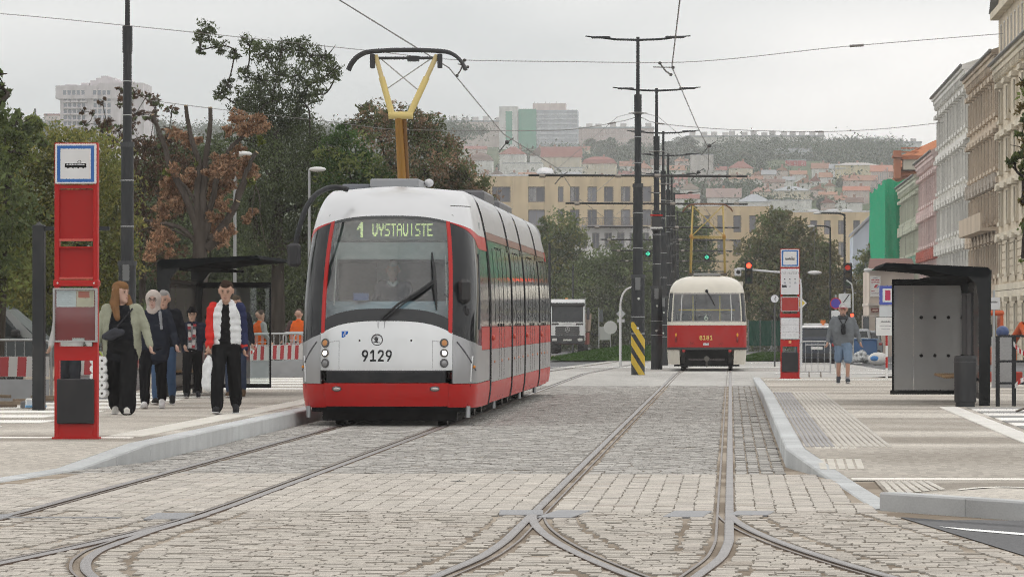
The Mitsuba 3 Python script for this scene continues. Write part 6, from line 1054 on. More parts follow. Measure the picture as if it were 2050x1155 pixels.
b_ = plate(k, 'board', (x - .02, y - .04, 1.32), .52, .46, WHT_); m = M(); m.box(x - .15, x + .10, y - .055, y - .047, 1.42, 1.45, (.2, .2, .2)); m.box(x - .17, x + .12, y - .055, y - .047, 1.32, 1.34, (.4, .4, .4)); m.box(x - .13, x + .08, y - .055, y - .047, 1.24, 1.26, (.45, .45, .45)); m.box(x - .28, x + .24, y - .05, y - .046, 1.54, 1.555, (.15, .15, .15)); m.box(x - .28, x - .265, y - .05, y - .046, 1.09, 1.54, (.15, .15, .15)); m.put(b_, 'print', 'matte')
signpost(1990, 90, 1.85, 'white rectangular sign in front of the beige facade', [('board', 0, 0, .27, .27, (.62, .62, .62), 'box', 0), ('mark', 0, .03, .15, .04, (.2, .2, .2), 'box', .008)], r=.025)
k = signpost(1776, 118, 2.2, 'blue square sign with a red figure at the left edge of the right shelter', [('board', .02, 0, .50, .56, (.08, .11, .42), 'box', 0), ('white', .02, 0, .30, .40, (.7, .7, .72), 'box', .008), ('red', .02, 0, .16, .30, (.5, .04, .1), 'box', .014), ('plate', .02, -.52, .50, .42, (.60, .62, .63), 'box', 0), ('plate', .02, -.86, .50, .16, (.25, .42, .60), 'box', 0)])
# traffic lights
def head(par, c, s=1.0, lit=True):
    m = M().box(c[0] - .15 * s, c[0] + .15 * s, c[1], c[1] + .2, c[2] - .72 * s, c[2] + .16 * s, (.022, .023, .024), .03); hk = m.put(par, 'signal_head', 'paint')
    for i, col in enumerate(((.9, .05, .02), (.06, .045, .02), (.02, .05, .03))):
        z = c[2] - .27 * s * i; d = M().ell((c[0], c[1] - .01, z), (.10 * s, .03, .10 * s), col, 8, 14).dict('paint')
        if i == 0 and lit: d['emitter'] = {'type': 'area', 'radiance': {'type': 'rgb', 'value': [1.7, .07, .03]}}
        add_part(hk, 'lens', d); m = M(); th = np.linspace(.1, PI - .1, 10); m.grid(np.stack([np.stack([c[0] + .115 * s * np.cos(th), c[1] - yy + 0 * th, z + .115 * s * np.sin(th)], 1) for yy in (0, .12)]), (.02, .02, .02)); m.put(hk, 'visor', 'paint')
y = 150; x0, x1 = at(1604, 639, y)[0], at(1476, 639, y)[0]; g = float(gz(y)); k = thing('traffic_light', 'red traffic light on a long white arm beside the old tram', 'traffic light')
M().tube(spline([(x0, y, g), (x0, y, 2.6), (x0 - .06, y, 3.0), (x0 - .3, y, 3.22), (x0 - 1.0, y, 3.27), (x1, y, 3.40)], 30), .04, (.60, .61, .61), 9).put(k, 'arm', 'paint'); head(k, (at(1499, 532, y)[0], y - .25, at(1499, 532, y)[2]), .95)
c = at(1477, 545, y); m = M().box(c[0] - .13, c[0] + .13, y - .2, y, c[2] - .14, c[2] + .14, (.55, .55, .55), .02); bk = m.put(k, 'camera_box', 'paint'); M().ell((c[0] + .02, y - .2, c[2]), (.08, .03, .08), (.02, .02, .02), 8, 12).put(bk, 'lens', 'paint')
c = at(1551, 598, 146); k = thing('street_clock', 'round white street clock left of the white stop pillar', 'clock'); m = M().cyl((c[0], 146.1, c[2]), (c[0], 146.22, c[2]), .16, (.05, .05, .05), n=24); m.cyl((c[0], 146.15, float(gz(146))), (c[0], 146.15, c[2] - .15), .03, (.1, .1, .1), n=8); ck = m.put(k, 'case', 'paint'); plate(k, 'dial', (c[0], 146.08, c[2]), .28, 0, (.75, .76, .77), 'paint', 'disc'); M().tube([(c[0] + .05, 146.07, c[2] + .09), (c[0], 146.07, c[2]), (c[0] + .04, 146.07, c[2] - .08)], .012, (.03, .03, .03), 5).put(k, 'hands', 'matte')
y = 175; x0 = at(1708, 639, y)[0]; k = thing('traffic_light', 'small red traffic light beside the man in the cap', 'traffic light'); M().tube(spline([(x0, y + .1, float(gz(y))), (x0, y + .1, 2.4), (x0 - .05, y + .1, 3.0), (x0 - .3, y + .1, 3.2)], 16), .035, (.50, .51, .5), 8).put(k, 'post', 'paint'); head(k, (x0 - .05, y - .1, at(1708, 631, y)[2]), .8)
y = 222; c = at(1697, 550, y); k = thing('traffic_light', 'dark unlit traffic light high on the tall lamp post', 'traffic light'); head(k, (c[0], y, c[2] + .4), 1.6, False); M().box(c[0] - .35, c[0], y + .1, y + .14, c[2], c[2] + .04, DG).put(k, 'bracket', 'paint')
c = at(1631, 546, 200); k = thing('hanging_lamp', 'white oval lamp hanging over the road right of the stop pillar', 'lamp'); M().ell(c, (.36, .2, .10), (.70, .70, .70)).put(k, 'lamp_head', 'paint'); M().tube([c + [0, 0, .08], c + [0, 0, 2.2]], .01, (.2, .2, .2), 4).put(k, 'cable', 'metal')
c = at(1737, 541, 296); k = thing('security_camera', 'small white camera on the corner shop roof edge', 'camera'); M().ell(c, (.3, .2, .16), (.7, .7, .7)).put(k, 'body', 'paint'); M().box(c[0], c[0] + .9, 296, 296.1, c[2] + .05, c[2] + .12, (.65, .65, .65)).put(k, 'bracket', 'paint')
# ------------------------------------------------------------------ stop pillars
def pictogram(m, c, w, y, rgb=(.015, .015, .015)):
    x, z = c; h = w * .2
    for s in (-1, 0, 1): m.box(x + s * w * .34 - w * .155, x + s * w * .34 + w * .155, y - .003, y, z - h * .5, z + h * .5, rgb)
    m.box(x - w * .5, x + w * .5, y - .0032, y, z - h * .42, z + h * .02, rgb)
    for q in range(7): m.box(x - w * .42 + w * .125 * q, x - w * .42 + w * .125 * q + w * .085, y - .005, y - .003, z + h * .08, z + h * .34, (.75, .76, .77))
    for q in (-.36, -.12, .12, .36): m.ell((x + q * w, y - .002, z - h * .5), (w * .04, .003, w * .04), rgb, 5, 10)
    m.tube([(x + w * .14, y - .002, z + h * .5), (x + w * .08, y - .002, z + h * .8), (x + w * .2, y - .002, z + h * 1.25), (x + w * .26, y - .002, z + h * .8), (x + w * .18, y - .002, z + h * .5)], w * .012, rgb, 4)
def pillar(x, y, g, label, second=False):
    k = thing('stop_pillar', label, 'tram stop sign'); W, D = .477, .11; h = W / 2; Z = lambda a: g + a; R_ = RR
    for s in (-1, 1): M().box(*(sorted((x + s * h, x + s * (h - .052)))), y, y + D, g, Z(3.235), R_, .006).put(k, 'side_post', 'paint')
    def bar(a, b, nm='crossbar', rgb=RR, y0=.012, y1=D - .012, ins=.053, mat='paint', ch=0): return M().box(x - h + ins, x + h - ins, y + y0, y + y1, Z(a), Z(b), rgb, ch).put(k, nm, mat)
    bar(0.0, .165, 'foot_panel'); bar(3.20, 3.235, 'top_cap'); sgp = M().box(x - h + .012, x + h - .012, y - .028, y - .001, Z(2.785), Z(3.222), (.72, .72, .72), .006).put(k, 'sign_panel', 'paint')
    m = M(); a, b, t = .20, .165, .001
    for q0, q1, z0_, z1_ in ((-a, a, 2.99 + b, 2.99 + a), (-a, a, 2.99 - a, 2.99 - b), (-a, -b, 2.99 - b, 2.99 + b), (b, a, 2.99 - b, 2.99 + b)): m.box(x + q0 * 1.02, x + q1 * 1.02, y - .032, y - .027, Z(z0_ + .013), Z(z1_ + .013), (.035, .14, .42))
    m.put(sgp, 'blue_border', 'paint'); m = M(); pictogram(m, (x, Z(2.985)), .235, y - .029); m.put(sgp, 'tram_symbol', 'matte')
    bar(2.735, 2.775)
    if not second:
        p1 = bar(2.175, 2.725, 'recessed_panel', (.36, .010, .008), .045, .06); bar(2.16, 2.185, 'ledge', (.55, .10, .08), .0, .05); bar(1.765, 2.085, 'recessed_panel', (.36, .010, .008), .045, .06); bar(2.085, 2.10, 'ledge', RR, .0, .06); bar(1.745, 1.765, 'ledge', (.55, .10, .08), .0, .05)
        m = M().box(x - h - .012, x + h + .012, y - .018, y + D + .01, Z(1.665), Z(1.735), RR, .008); cb = m.put(k, 'clamp_bar', 'paint')
        for s in (-1, 1): M().ell((x + s * .20, y - .02, Z(1.70)), (.011, .006, .011), (.7, .68, .66), 6, 8).put(cb, 'bolt', 'metal')
        m = M(); c0, c1 = 1.055, 1.645
        for q in ((-h - .004, -h + .016, c0, c1), (h - .016, h + .004, c0, c1), (-h + .016, h - .016, c0, c0 + .02), (-h + .016, h - .016, c1 - .02, c1)): m.box(x + q[0], x + q[1], y - .075, y - .002, Z(q[2]), Z(q[3]), (.45, .45, .44), .003)
        ck = m.put(k, 'timetable_case', 'metal'); M().box(x - h + .016, x + h - .016, y - .02, y - .012, Z(c0 + .02), Z(c1 - .02), (.30, .04, .04)).put(ck, 'back_panel', 'paint'); m = M()
        m.box(x - .21, x + .005, y - .026, y - .021, Z(1.44), Z(1.622), (.66, .67, .70)); m.put(ck, 'notice', 'matte'); m = M().box(x + .008, x + .205, y - .026, y - .021, Z(1.44), Z(1.622), (.64, .55, .40)); nk = m.put(ck, 'notice', 'matte'); M().box(x + .03, x + .155, y - .028, y - .0265, Z(1.54), Z(1.61), (.55, .12, .06)).put(nk, 'print', 'matte'); m = M()
        for q in range(7): m.box(x - .19, x - .03 - .02 * (q % 3), y - .0275, y - .0262, Z(1.60 - .022 * q), Z(1.605 - .022 * q), (.42, .43, .47))
        m.put(nk, 'print', 'matte'); m = M(); m.add([(x - h + .016, y - .07, Z(c0 + .02)), (x + h - .016, y - .07, Z(c0 + .02)), (x + h - .016, y - .07, Z(c1 - .02)), (x - h + .016, y - .07, Z(c1 - .02))], [[0, 1, 2, 3]], (1, 1, 1)); m.put(ck, 'pane', 'pane'); M().box(x - .03, x + .10, y - .055, y - .03, Z(c0 + .02), Z(c0 + .045), (.6, .6, .58)).put(ck, 'ledge', 'matte')
        bar(.855, 1.01, 'red_plate', RR, -.004, .03, .0); bar(.165, .655, 'black_bin_panel', (.022, .022, .024), -.04, .05, .035, 'paint', .01); M().box(x - h - .02, x + h + .02, y - .03, y + D + .03, g - .003, g + .02, RR).put(k, 'base_plate', 'paint')
    else:
        pp = bar(2.10, 2.74, 'stop_panel', (.68, .68, .69), -.01, .02, .012); m = M(); m.text('VYSTAVISTE', .055, (.15, .15, .17), (x, y - .012, Z(2.63))); m.put(pp, 'lettering', 'matte'); m = M()
        for a_ in (-.13, 0, .13): m.ell((x + a_, y - .012, Z(2.48)), (.02, .004, .02), (.1, .1, .12), 6, 10)
        for a_, z_, w_ in ((-.13, 2.39, .05), (0, 2.39, .03), (.13, 2.39, .05), (0, 2.30, .03)): m.box(x + a_ - w_ / 2, x + a_ + w_ / 2, y - .014, y - .0105, Z(z_ - .025), Z(z_ + .02), (.35, .36, .4))
        m.box(x - .2, x - .08, y - .014, y - .0105, Z(2.27), Z(2.335), (.06, .06, .07)); m.put(pp, 'print', 'matte')
        m = M().box(x - h + .01, x + h - .01, y - .02, y + .02, Z(1.67), Z(2.04), (.50, .50, .50), .006); rk = m.put(k, 'framed_panel', 'metal'); M().box(x - h + .03, x + h - .03, y - .028, y - .019, Z(1.69), Z(2.02), (.38, .04, .035)).put(rk, 'red_insert', 'paint')
        M().box(x - h - .015, x + h + .015, y - .02, y + D, Z(1.53), Z(1.62), RR, .008).put(k, 'clamp_bar', 'paint'); tk = bar(.98, 1.52, 'timetable_board', (.45, .45, .46), -.012, .02, .004, 'metal')
        for q in range(3): m = M().box(x - h + .02, x + h - .02, y - .018, y - .0125, Z(1.0 + .172 * q), Z(1.0 + .172 * q + .16), (.70, .70, .71)); nk = m.put(tk, 'timetable_sheet', 'matte'); m = M(); [m.box(x - h + .05 + .13 * (r_ % 3), x - h + .15 + .13 * (r_ % 3), y - .0195, y - .0182, Z(1.02 + .172 * q + .03 * (r_ // 3)), Z(1.026 + .172 * q + .03 * (r_ // 3)), (.45, .46, .5)) for r_ in range(12)]; m.put(nk, 'print', 'matte')
        rp_ = bar(.80, .965, 'red_plate', RR, -.004, .03, .0); M().box(x - .03, x + .03, y - .012, y - .003, Z(.88), Z(.95), (.70, .35, .15)).put(rp_, 'sticker', 'paint'); bar(.165, .66, 'black_bin_panel', (.022, .022, .024), -.03, .05, .03, 'paint', .01); M().box(x - h - .02, x + h + .02, y - .03, y + D + .03, g - .003, g + .02, RR).put(k, 'base_plate', 'paint')
pillar(-7.155, 43.4, float(zl(43.4)), 'nearest red stop pillar with blue tram sign, empty red panels and black lower panel')
pillar(1.475, 100, float(zr(100)), 'farther stop pillar with white timetables, right of the old tram', True)
# ------------------------------------------------------------------ shelters
scene['dotted_glass'] = {'type': 'blendbsdf', 'weight': proc(lambda p, n, uv: dr.select((cell_rand(dr.floor(p.x / .03), dr.floor(p.z / .03), dr.floor(p.y / .03)) > 0.0), 0.90 + 0.08 * noise(p.x * 70, p.y * 9, p.z * 70), 0.9)), 'a': {'type': 'thindielectric', 'int_ior': 1.5}, 'b': two({'type': 'principled', 'base_color': {'type': 'rgb', 'value': [.38, .378, .37]}, 'roughness': .35, 'specular': .5})}
scene['smoked_glass'] = {'type': 'blendbsdf', 'weight': 0.78, 'a': {'type': 'thindielectric', 'int_ior': 1.5}, 'b': two({'type': 'principled', 'base_color': {'type': 'rgb', 'value': [.115, .115, .11]}, 'roughness': .25, 'specular': .5})}
scene['dark_matte'] = two({'type': 'principled', 'base_color': proc(_metal), 'roughness': .9, 'specular': .08})
def shelter(x_in, x_out, y0, y1, g, label, right):
    s = 1 if right else -1; k = thing('tram_shelter', label, 'shelter'); D_ = (.009, .010, .0115)
    # folded roof: deep at the rear post, thin at the track side
    h = .0 if right else .20; prof = [(x_in, g + 2.11 + h), (x_in + s * .06, g + 2.17 + h), (x_out - s * .03, g + 2.10 + h), (x_out + s * .02, g + 2.05 + h), (x_out - s * .04, g + 1.95 + h), (x_out - s * .55, g + 1.97 + h), (x_in + s * .75, g + 2.05 + h)]
    m = M(); m.prism(prof, y0, y1, D_, (0, 2, 1)); rk = m.put(k, 'roof', 'dark_matte'); m = M()
    for q in range(4): yy = y0 + (y1 - y0) * (q + .5) / 4; M().box(*sorted((x_in + s * .75, x_out - s * .2)), yy - .02, yy + .02, g + 1.93 + h, g + 1.97 + h, D_).put(rk, 'roof_rib', 'paint')
    for yy in (y0 + .02, y1 - .16): M().prism([(x_out - s * .16, g), (x_out, g), (x_out + s * .02, g + 1.8), (x_out + s * .03, g + 2.06 + h), (x_out - s * .36, g + 1.99 + h), (x_out - s * .20, g + 1.85 + h * .7), (x_out - s * .165, g + 1.6)], yy, yy + .14, D_, (0, 2, 1)).put(k, 'rear_post', 'paint')
    gm = 'dotted_glass' if right else 'smoked_glass'
    def pane(nm, a, b, za, zb_, mat): m = M(); m.add([(*a, za), (*b, za), (*b, zb_), (*a, zb_)], [[0, 1, 2, 3]], (1, 1, 1)); return m.put(k, nm, mat)
    xa = x_out - s * .16; xb = x_in + s * .32; ye = y1 - .10
    L = abs(xa - xb); c1 = xb + s * L * .30
    pane('end_panel', (xb, ye), (c1 - s * .002, ye), g + .16, g + 1.86, gm if right else 'pane'); pp = pane('end_panel', (c1 + s * .002, ye), (xa, ye), g + .16, g + 1.86, gm)
    M().box(min(xb, xa) - .03, max(xb, xa), ye - .03, ye + .03, g + .09, g + .16, D_, .008).put(k, 'bottom_rail', 'paint'); M().box(min(xb, xa), max(xb, xa), ye - .03, ye + .03, g + 1.86, g + 1.96, D_, .008).put(k, 'top_rail', 'paint'); M().box(*sorted((xb, xb + s * .03)), ye - .02, ye + .02, g + .16, g + 1.86, D_).put(k, 'edge_rail', 'paint')
    for q in range(5):
        for z_ in (.72, 1.34): M().cyl((c1 + s * (.13 + .22 * q), ye - .012, g + z_), (c1 + s * (.13 + .22 * q), ye + .012, g + z_), .028, (.01, .01, .01), n=14).put(pp, 'dot', 'matte')
    for q in range(3): ya, yb = y0 + .2 + (y1 - y0 - .45) * q / 3, y0 + .2 + (y1 - y0 - .45) * (q + 1) / 3 - .03; pane('back_panel', (xa + s * .08, ya), (xa + s * .08, yb), g + .16, g + 1.9, 'smoked_glass')
    M().box(*sorted((xa + s * .06, xa + s * .10)), y0 + .16, y1 - .2, g + .08, g + .16, D_).put(k, 'bottom_rail', 'paint'); M().box(*sorted((xa + s * .06, xa + s * .10)), y0 + .16, y1 - .2, g + 1.9, g + 1.98, D_).put(k, 'top_rail', 'paint')
    bx0, bx1 = sorted((xa - s * .48, xa - s * .02)); m = M()
    bk = add_part(k, 'bench', M().box(*sorted((xa - s * .1, xa + s * .05)), y0 + 1.0, y1 - .6, g + .36, g + .40, D_).dict('paint'))
    for q in range(4): M().box(bx0 + .115 * q, bx0 + .115 * q + .10, y0 + .8, y1 - .4, g + .402, g + .44, jit((.26, .17, .10), .15), .006).put(bk, 'slat', 'bark')
    if right:
        for q in (0, 1): M().box(xa - s * .10 - .0, xa - s * .06, y0 + .5 + 1.3 * q, y0 + 1.6 + 1.3 * q, g + .75, g + 1.72, (.05, .052, .055), .01).put(k, 'poster_case', 'paint')
    return k
shelter(2.30, 3.93, 61.0, 65.4, float(zr(63)), 'dark steel shelter with perforated grey panels on the right platform', True); shelter(-7.84, -9.56, 66.4, 70.8, float(zl(68)), 'dark steel shelter with smoked glass behind the walking people', False)
g = float(zr(60)); k = thing('litter_bin', 'dark grey cylindrical litter bin beside the right shelter post', 'bin'); m = M().lathe([(.0, .0), (.145, .0), (.145, .06), (.165, .07), (.168, .72), (.160, .76), (.13, .765), (.12, .70), (0, .70)], (3.52, 60.4, g), (.035, .037, .04), 28); bk = m.put(k, 'body', 'paint'); M().lathe([(.169, .66), (.172, .66), (.172, .68), (.169, .68)], (3.52, 60.4, g), (.06, .062, .066), 28).put(bk, 'rim', 'paint')
g = float(zl(57)); k = thing('portal_post', 'black square steel post with thin top arm left of the nearest stop pillar', 'post'); x0 = at(76, 639, 57)[0]; M().box(x0 - .085, x0 + .085, 57, 57.17, g, g + 2.66, (.022, .024, .027), .01).put(k, 'post', 'paint'); M().box(x0 + .0851, x0 + 1.02, 57.05, 57.12, g + 2.58, g + 2.64, (.022, .024, .027)).put(k, 'arm', 'paint'); M().lathe([(0, .05), (.06, .0)], (x0, 57.08, g + 2.66), (.03, .03, .03), 10).put(k, 'cap', 'paint')
# ------------------------------------------------------------------ barriers
def barrier(x, y, g, rz, label, L=2.0, H=1.1, board=True, sheet=True, tone=(.40, .41, .41), grp='crowd barriers along the building site', tilt=0.0):
    k = thing('crowd_barrier', label, 'barrier', grp); to = lambda m: m.move(rz, (x, y, g)); h = L / 2
    m = M(); c = .12; m.tube(spline([(-h, 0, .10), (-h, 0, H - c), (-h + c * .3, 0, H - c * .3), (-h + c, 0, H), (0, 0, H), (h - c, 0, H), (h - c * .3, 0, H - c * .3), (h, 0, H - c), (h, 0, .10)], 40), .02, tone, 8); m.cyl((-h, 0, .14), (h, 0, .14), .015, tone, n=6); to(m).put(k, 'frame', 'metal')
    m = M(); n = int(L / .14)
    for q in range(1, n): m.cyl((-h + L * q / n, 0, .14), (-h + L * q / n, 0, H), .007, tone, n=5)
    kk = to(m).put(k, 'bars', 'metal'); labels[kk] = {'kind': 'stuff'}
    for s in (-1, 1): m = M().tube([(s * (h - .25), -.32, .015), (s * (h - .25), -.2, .06), (s * (h - .25), 0, .13), (s * (h - .25), .2, .06), (s * (h - .25), .32, .015)], .017, (.26, .22, .19), 6); to(m).put(k, 'foot', 'metal')
    if board:
        m = M().box(-h + .03, h - .03, -.035, -.02, .52, .84, (.50, .49, .47)); pw = .28 if y < 70 else .17; bk = to(m).put(k, 'warning_board', 'paint')
        for q in range(math.ceil((L - .16) / pw)): m = M().prism([(-h + .06 + pw * q, .525), (-h + .06 + pw * (q + .5), .525), (-h + .075 + pw * (q + .5), .835), (-h + .075 + pw * q, .835)], -.039, -.0355, (.36, .04, .045), (0, 2, 1)); to(m).put(bk, 'red_stripe', 'paint')
    if sheet: m = M().box(-h + .03, h - .03, -.015, -.009, .12, .48, (.34, .35, .36)); to(m).put(k, 'lower_sheet', 'metal')
    return k
g = float(zl(63)) - .12
for i, (x, y, rz, lb) in enumerate([(-11.7, 62.5, .05, 'crowd barrier with wide red and white board at the left edge, before the van'), (-10.28, 64.6, .10, 'crowd barrier with red and white board seen beside the nearest stop pillar'), (-11.4, 73, 1.1, 'crowd barrier with red and white board, first behind the left shelter'), (-11.1, 84, 1.25, 'crowd barrier with red and white board behind the smoked glass'), (-11.05, 87.5, .55, 'crowd barrier with red and white board below the first orange worker'), (-10.55, 89.5, .35, 'crowd barrier with red and white board between the two orange workers'), (-10.15, 92, .5, 'crowd barrier with red and white board below the right orange worker'), (-9.75, 96, .8, 'crowd barrier with red and white board closest to the silver tram nose'), (-10.6, 100, 1.0, 'farthest crowd barrier with red and white board at the end of the left platform')]): barrier(x, y, g, rz, lb, 1.15 if i == 1 else 2.0)
g = float(zr(58)); barrier(4.55, 57.2, g, 1.25, 'grey crowd barrier with red striped board at the right edge, beside the railing', tone=(.36, .37, .37), grp='crowd barriers by the right shelter'); barrier(4.95, 55.5, g, 1.9, 'grey crowd barrier with bent feet at the extreme right edge', tone=(.36, .37, .37), grp='crowd barriers by the right shelter'); barrier(5.2, 61.5, g, 1.45, 'grey crowd barrier behind the other two at the right edge', tone=(.36, .37, .37), grp='crowd barriers by the right shelter')
barrier(2.18, 104, 0, .0, 'small plain grey barrier standing before the dark estate car', .80, .92, False, False, (.48, .49, .49), 'plain barriers by the car')
k = thing('railing', 'short black steel railing behind the right shelter post', 'railing')
for i, (x, y) in enumerate(((4.02, 60.6), (4.27, 60.7), (4.5, 60.75))): M().box(x - .03, x + .03, y - .03, y + .03, g, g + 1.06, (.02, .021, .023)).put(k, 'post', 'paint')
for z_ in (.33, .66, 1.04): M().box(4.05, 4.47, 60.63, 60.67, g + z_, g + z_ + .035, (.02, .021, .023)).put(k, 'rail', 'paint')
def tape(pts, lb):
    k = thing('barrier_tape', lb, 'tape'); p = spline(pts, 14); th = rng.random() * 3
    for q in range(13):
        a, b = p[q], p[q + 1]; w = np.array([0, .01 * math.sin(q + th), .035]); m = M(); m.add([a - w, b - w, b + w, a + w], [[0, 1, 2, 3]], (.50, .05, .05) if q % 2 else (.72, .71, .70)); m.put(k, 'red_band' if q % 2 else 'white_band', 'cloth')
tape([(4.25, 60.5, g + .95), (4.38, 60.0, g + .80), (4.5, 59.4, g + .88)], 'loose red and white tape tied to the black railing top'); tape([(4.27, 60.5, g + .3), (4.4, 59.9, g + .42), (4.6, 59.2, g + .25), (4.8, 58.5, g + .33)], 'red and white tape lying low between the railing and the barrier'); tape([(4.6, 57.5, g + .55), (4.9, 57.0, g + .75), (5.1, 56.8, g + .9)], 'red and white tape hanging from the right edge barrier'); tape([(-10.9, 87.0, .55), (-10.75, 86.8, .85), (-10.6, 86.9, .75), (-10.4, 87.4, .95)], 'red and white tape tangled on the barriers near the tram')
# rods and rubble by the left barriers
for i, (x, y, a, l, lb) in enumerate([(-11.0, 57.5, .25, 1.3, 'brown pole lying by the left barrier foot'), (-10.6, 58.3, -.5, 1.1, 'splintered brown batten beside the black square post'), (-10.2, 59.0, .9, 1.2, 'brown batten leaning across the others near the stop pillar'), (-10.0, 59.6, .15, 1.0, 'brown batten behind the nearest stop pillar'), (-10.9, 58.8, -.9, .9, 'short brown stick by the left edge')]):
    m = M().obox((x, y, float(zl(58)) + .05 + .03 * i), (l, .06, .045), jit((.20, .155, .115), .3), .006, a); single(m, 'batten', 'bark', lb, 'wood')
c = at(70, 800, 58); m = M().box(c[0] - .22, c[0] + .12, c[1], c[1] + .2, .15, .30, (.16, .16, .16), .02); single(m, 'rubble_block', 'granite', 'grey concrete block beneath the left barrier', 'concrete block'); m = M().obox((c[0] + .1, c[1] - .5, .235), (.30, .12, .03), (.20, .40, .62), 0, .3); single(m, 'litter', 'cloth', 'scrap of blue plastic on the ground by the left barrier', 'litter'); m = M().obox((c[0] + .02, c[1] - .45, .29), (.16, .1, .12), (.7, .7, .68), .02, .2); single(m, 'litter_box', 'cloth', 'small white carton on the ground by the left barrier', 'litter')

# construction fence behind the old tram
k = thing('site_fence', 'dark green screened site fence right of the old tram', 'fence'); a, b = at(1498, 639, 205)[0], at(1570, 639, 205)[0]; n = 4
for q in range(n):
    xa, xb = a + (b - a + .6) * q / n, a + (b - a + .6) * (q + 1) / n; zt_, zb_ = at(1500, 642, 205)[2], at(1500, 692, 205)[2]; U, V = np.meshgrid(np.linspace(0, 1, 12), np.linspace(0, 1, 5)); M().grid(np.stack([xa + .03 + (xb - xa - .06) * U, 205 + .05 * np.sin(U * 9 + V * 4), zb_ + (zt_ - zb_) * V], -1), (.025, .075, .055), True).put(k, 'screen', 'cloth'); M().cyl((xa, 205.1, zb_ - .3), (xa, 205.1, zt_ + .05), .03, (.3, .3, .3), n=6).put(k, 'post', 'metal')
m = M()
for q in range(420):
    r = rng.random(2); c = np.array([at(1725 + (r[0] - .5) * 70, 639, 168)[0], 168 + 3 * (r[1] - .5), 0.]); hgt = .62 * max(0, 1 - abs(r[0] - .48) * 2.1) * (1 - abs(r[1] - .5)); c[2] = float(gz(168)) + hgt * rng.random() ** .3; s_ = .05 + .06 * rng.random(); m.ell(c, (s_, s_, s_ * .8), jit((.42, .43, .43), .35), 3, 5)
k = single(m, 'gravel_heap', 'granite', 'heap of grey crushed stone behind the man in the cap', 'gravel'); labels[k]['kind'] = 'stuff'; labels[k].pop('category')
c = at(1758, 712, 166); m = M().ell((c[0], 166, float(gz(166)) + .22), (.42, .3, .28), (.62, .60, .58), 8, 12); k = thing('sack', 'pale plastic sack with a blue print lying by the stone heap', 'sack'); m.put(k, 'bag', 'cloth'); M().ell((c[0] - .12, 165.8, float(gz(166)) + .24), (.22, .12, .12), (.07, .20, .45), 6, 10).put(k, 'print', 'cloth')
c = at(1725, 690, 180); m = M().box(c[0] - .7, c[0] + .7, 180, 181, c[2] - .6, c[2] + .22, (.05, .12, .26), .04); k = thing('skip', 'low blue skip behind the stone heap', 'skip'); m.put(k, 'body', 'paint'); M().box(c[0] - .74, c[0] + .74, 179.95, 181.05, c[2] + .221, c[2] + .27, (.07, .15, .3)).put(k, 'rim', 'paint')
# ------------------------------------------------------------------ vehicles
def loft(m, secs, rgb, flip=False, caps=True):
    """secs: [(y, [(x, z)...half profile from bottom to top])], mirrored in x"""
    g = np.array([[(x, y, z) for x, z in p] + [(-x, y, z) for x, z in p[::-1]] for y, p in secs]); g = np.concatenate([g, g[:, :1]], 1); m.grid(g, rgb, flip)
    if caps:
        for e, fl in ((0, False), (-1, True)):
            c = g[e].mean(0); q = g[e][:-1]; n = len(q); f = [[i, (i + 1) % n, n] if not fl else [(i + 1) % n, i, n] for i in range(n)]; m.add(np.vstack([q, c]), f, rgb)
    return m
def car(x, y, g, label, name='parked_car', col=(.03, .04, .06), top=(.66, .66, .66)):
    k = thing(name, label, 'car'); mv = lambda m: m.move(0, (x, y, g)); W = .89
    low = lambda s, zt_: [(.70 * s, .28), (.86 * s, .34), (W * s, .55), (W * s, .80), (.87 * s, zt_ - .06), (.82 * s, zt_)]
    m = loft(M(), [(0, low(.95, .93)), (.06, low(1, .97)), (1.0, low(1, 1.0)), (3.0, low(1, .98)), (4.3, low(.96, .84)), (4.5, low(.88, .75))], col); b = mv(m).put(k, 'body', 'gloss')
    gh = lambda w0, w1, z0_, z1_: [(w0, z0_), (w0 - .03, z0_ + .1), (w1 + .04, z1_ - .12), (w1, z1_ - .03), (w1 - .12, z1_)]
    m = loft(M(), [(.10, gh(.78, .70, .96, 1.10)), (.42, gh(.81, .66, .98, 1.58)), (.7, gh(.82, .66, .98, 1.66)), (2.2, gh(.82, .66, .98, 1.64)), (3.1, gh(.80, .70, .96, 1.06))], col); mv(m).put(k, 'cabin', 'gloss')
    m = M().add([(-.60, .16, 1.12), (.60, .16, 1.12), (.54, .40, 1.52), (-.54, .40, 1.52)], [[0, 1, 2, 3]], (.03, .035, .04)); m.v[-1] = m.v[-1] + [0, -.035, .01]; mv(m).put(k, 'rear_window', 'black_glass')
    for s in (-1, 1):
        m = M().obox((s * .74, -.0, .86), (.20, .06, .14), (.34, .02, .02), .02); mv(m).put(k, 'tail_lamp', 'gloss'); m = M().add([(s * .80, .8, 1.06), (s * .80, 2.6, 1.05), (s * .69, 2.2, 1.55), (s * .69, .75, 1.56)], [[0, 1, 2, 3]], (.03, .035, .04)); m.v[-1] = m.v[-1] + [s * .03, 0, 0]; mv(m).put(k, 'side_window', 'black_glass')
        for yy in (.85, 3.6): m = M().cyl((s * .66, yy, .32), (s * .88, yy, .32), .32, (.02, .02, .02), n=20); wk = mv(m).put(k, 'wheel', 'matte')
    m = M().obox((0, -.03, .72), (.50, .03, .13), (.68, .68, .66), .006); mv(m).put(k, 'number_plate', 'paint'); m = M().obox((0, .0, .42), (1.5, .10, .16), (.02, .02, .022), .03); mv(m).put(k, 'bumper', 'paint'); m = M().box(-.8, .8, .1, 4.2, .10, .30, (.012, .012, .013)); mv(m).put(k, 'underbody', 'matte'); m = M().obox((0, -.035, .86), (1.0, .03, .06), (.45, .45, .46), .01); mv(m).put(k, 'chrome_trim', 'metal')
    return k, mv
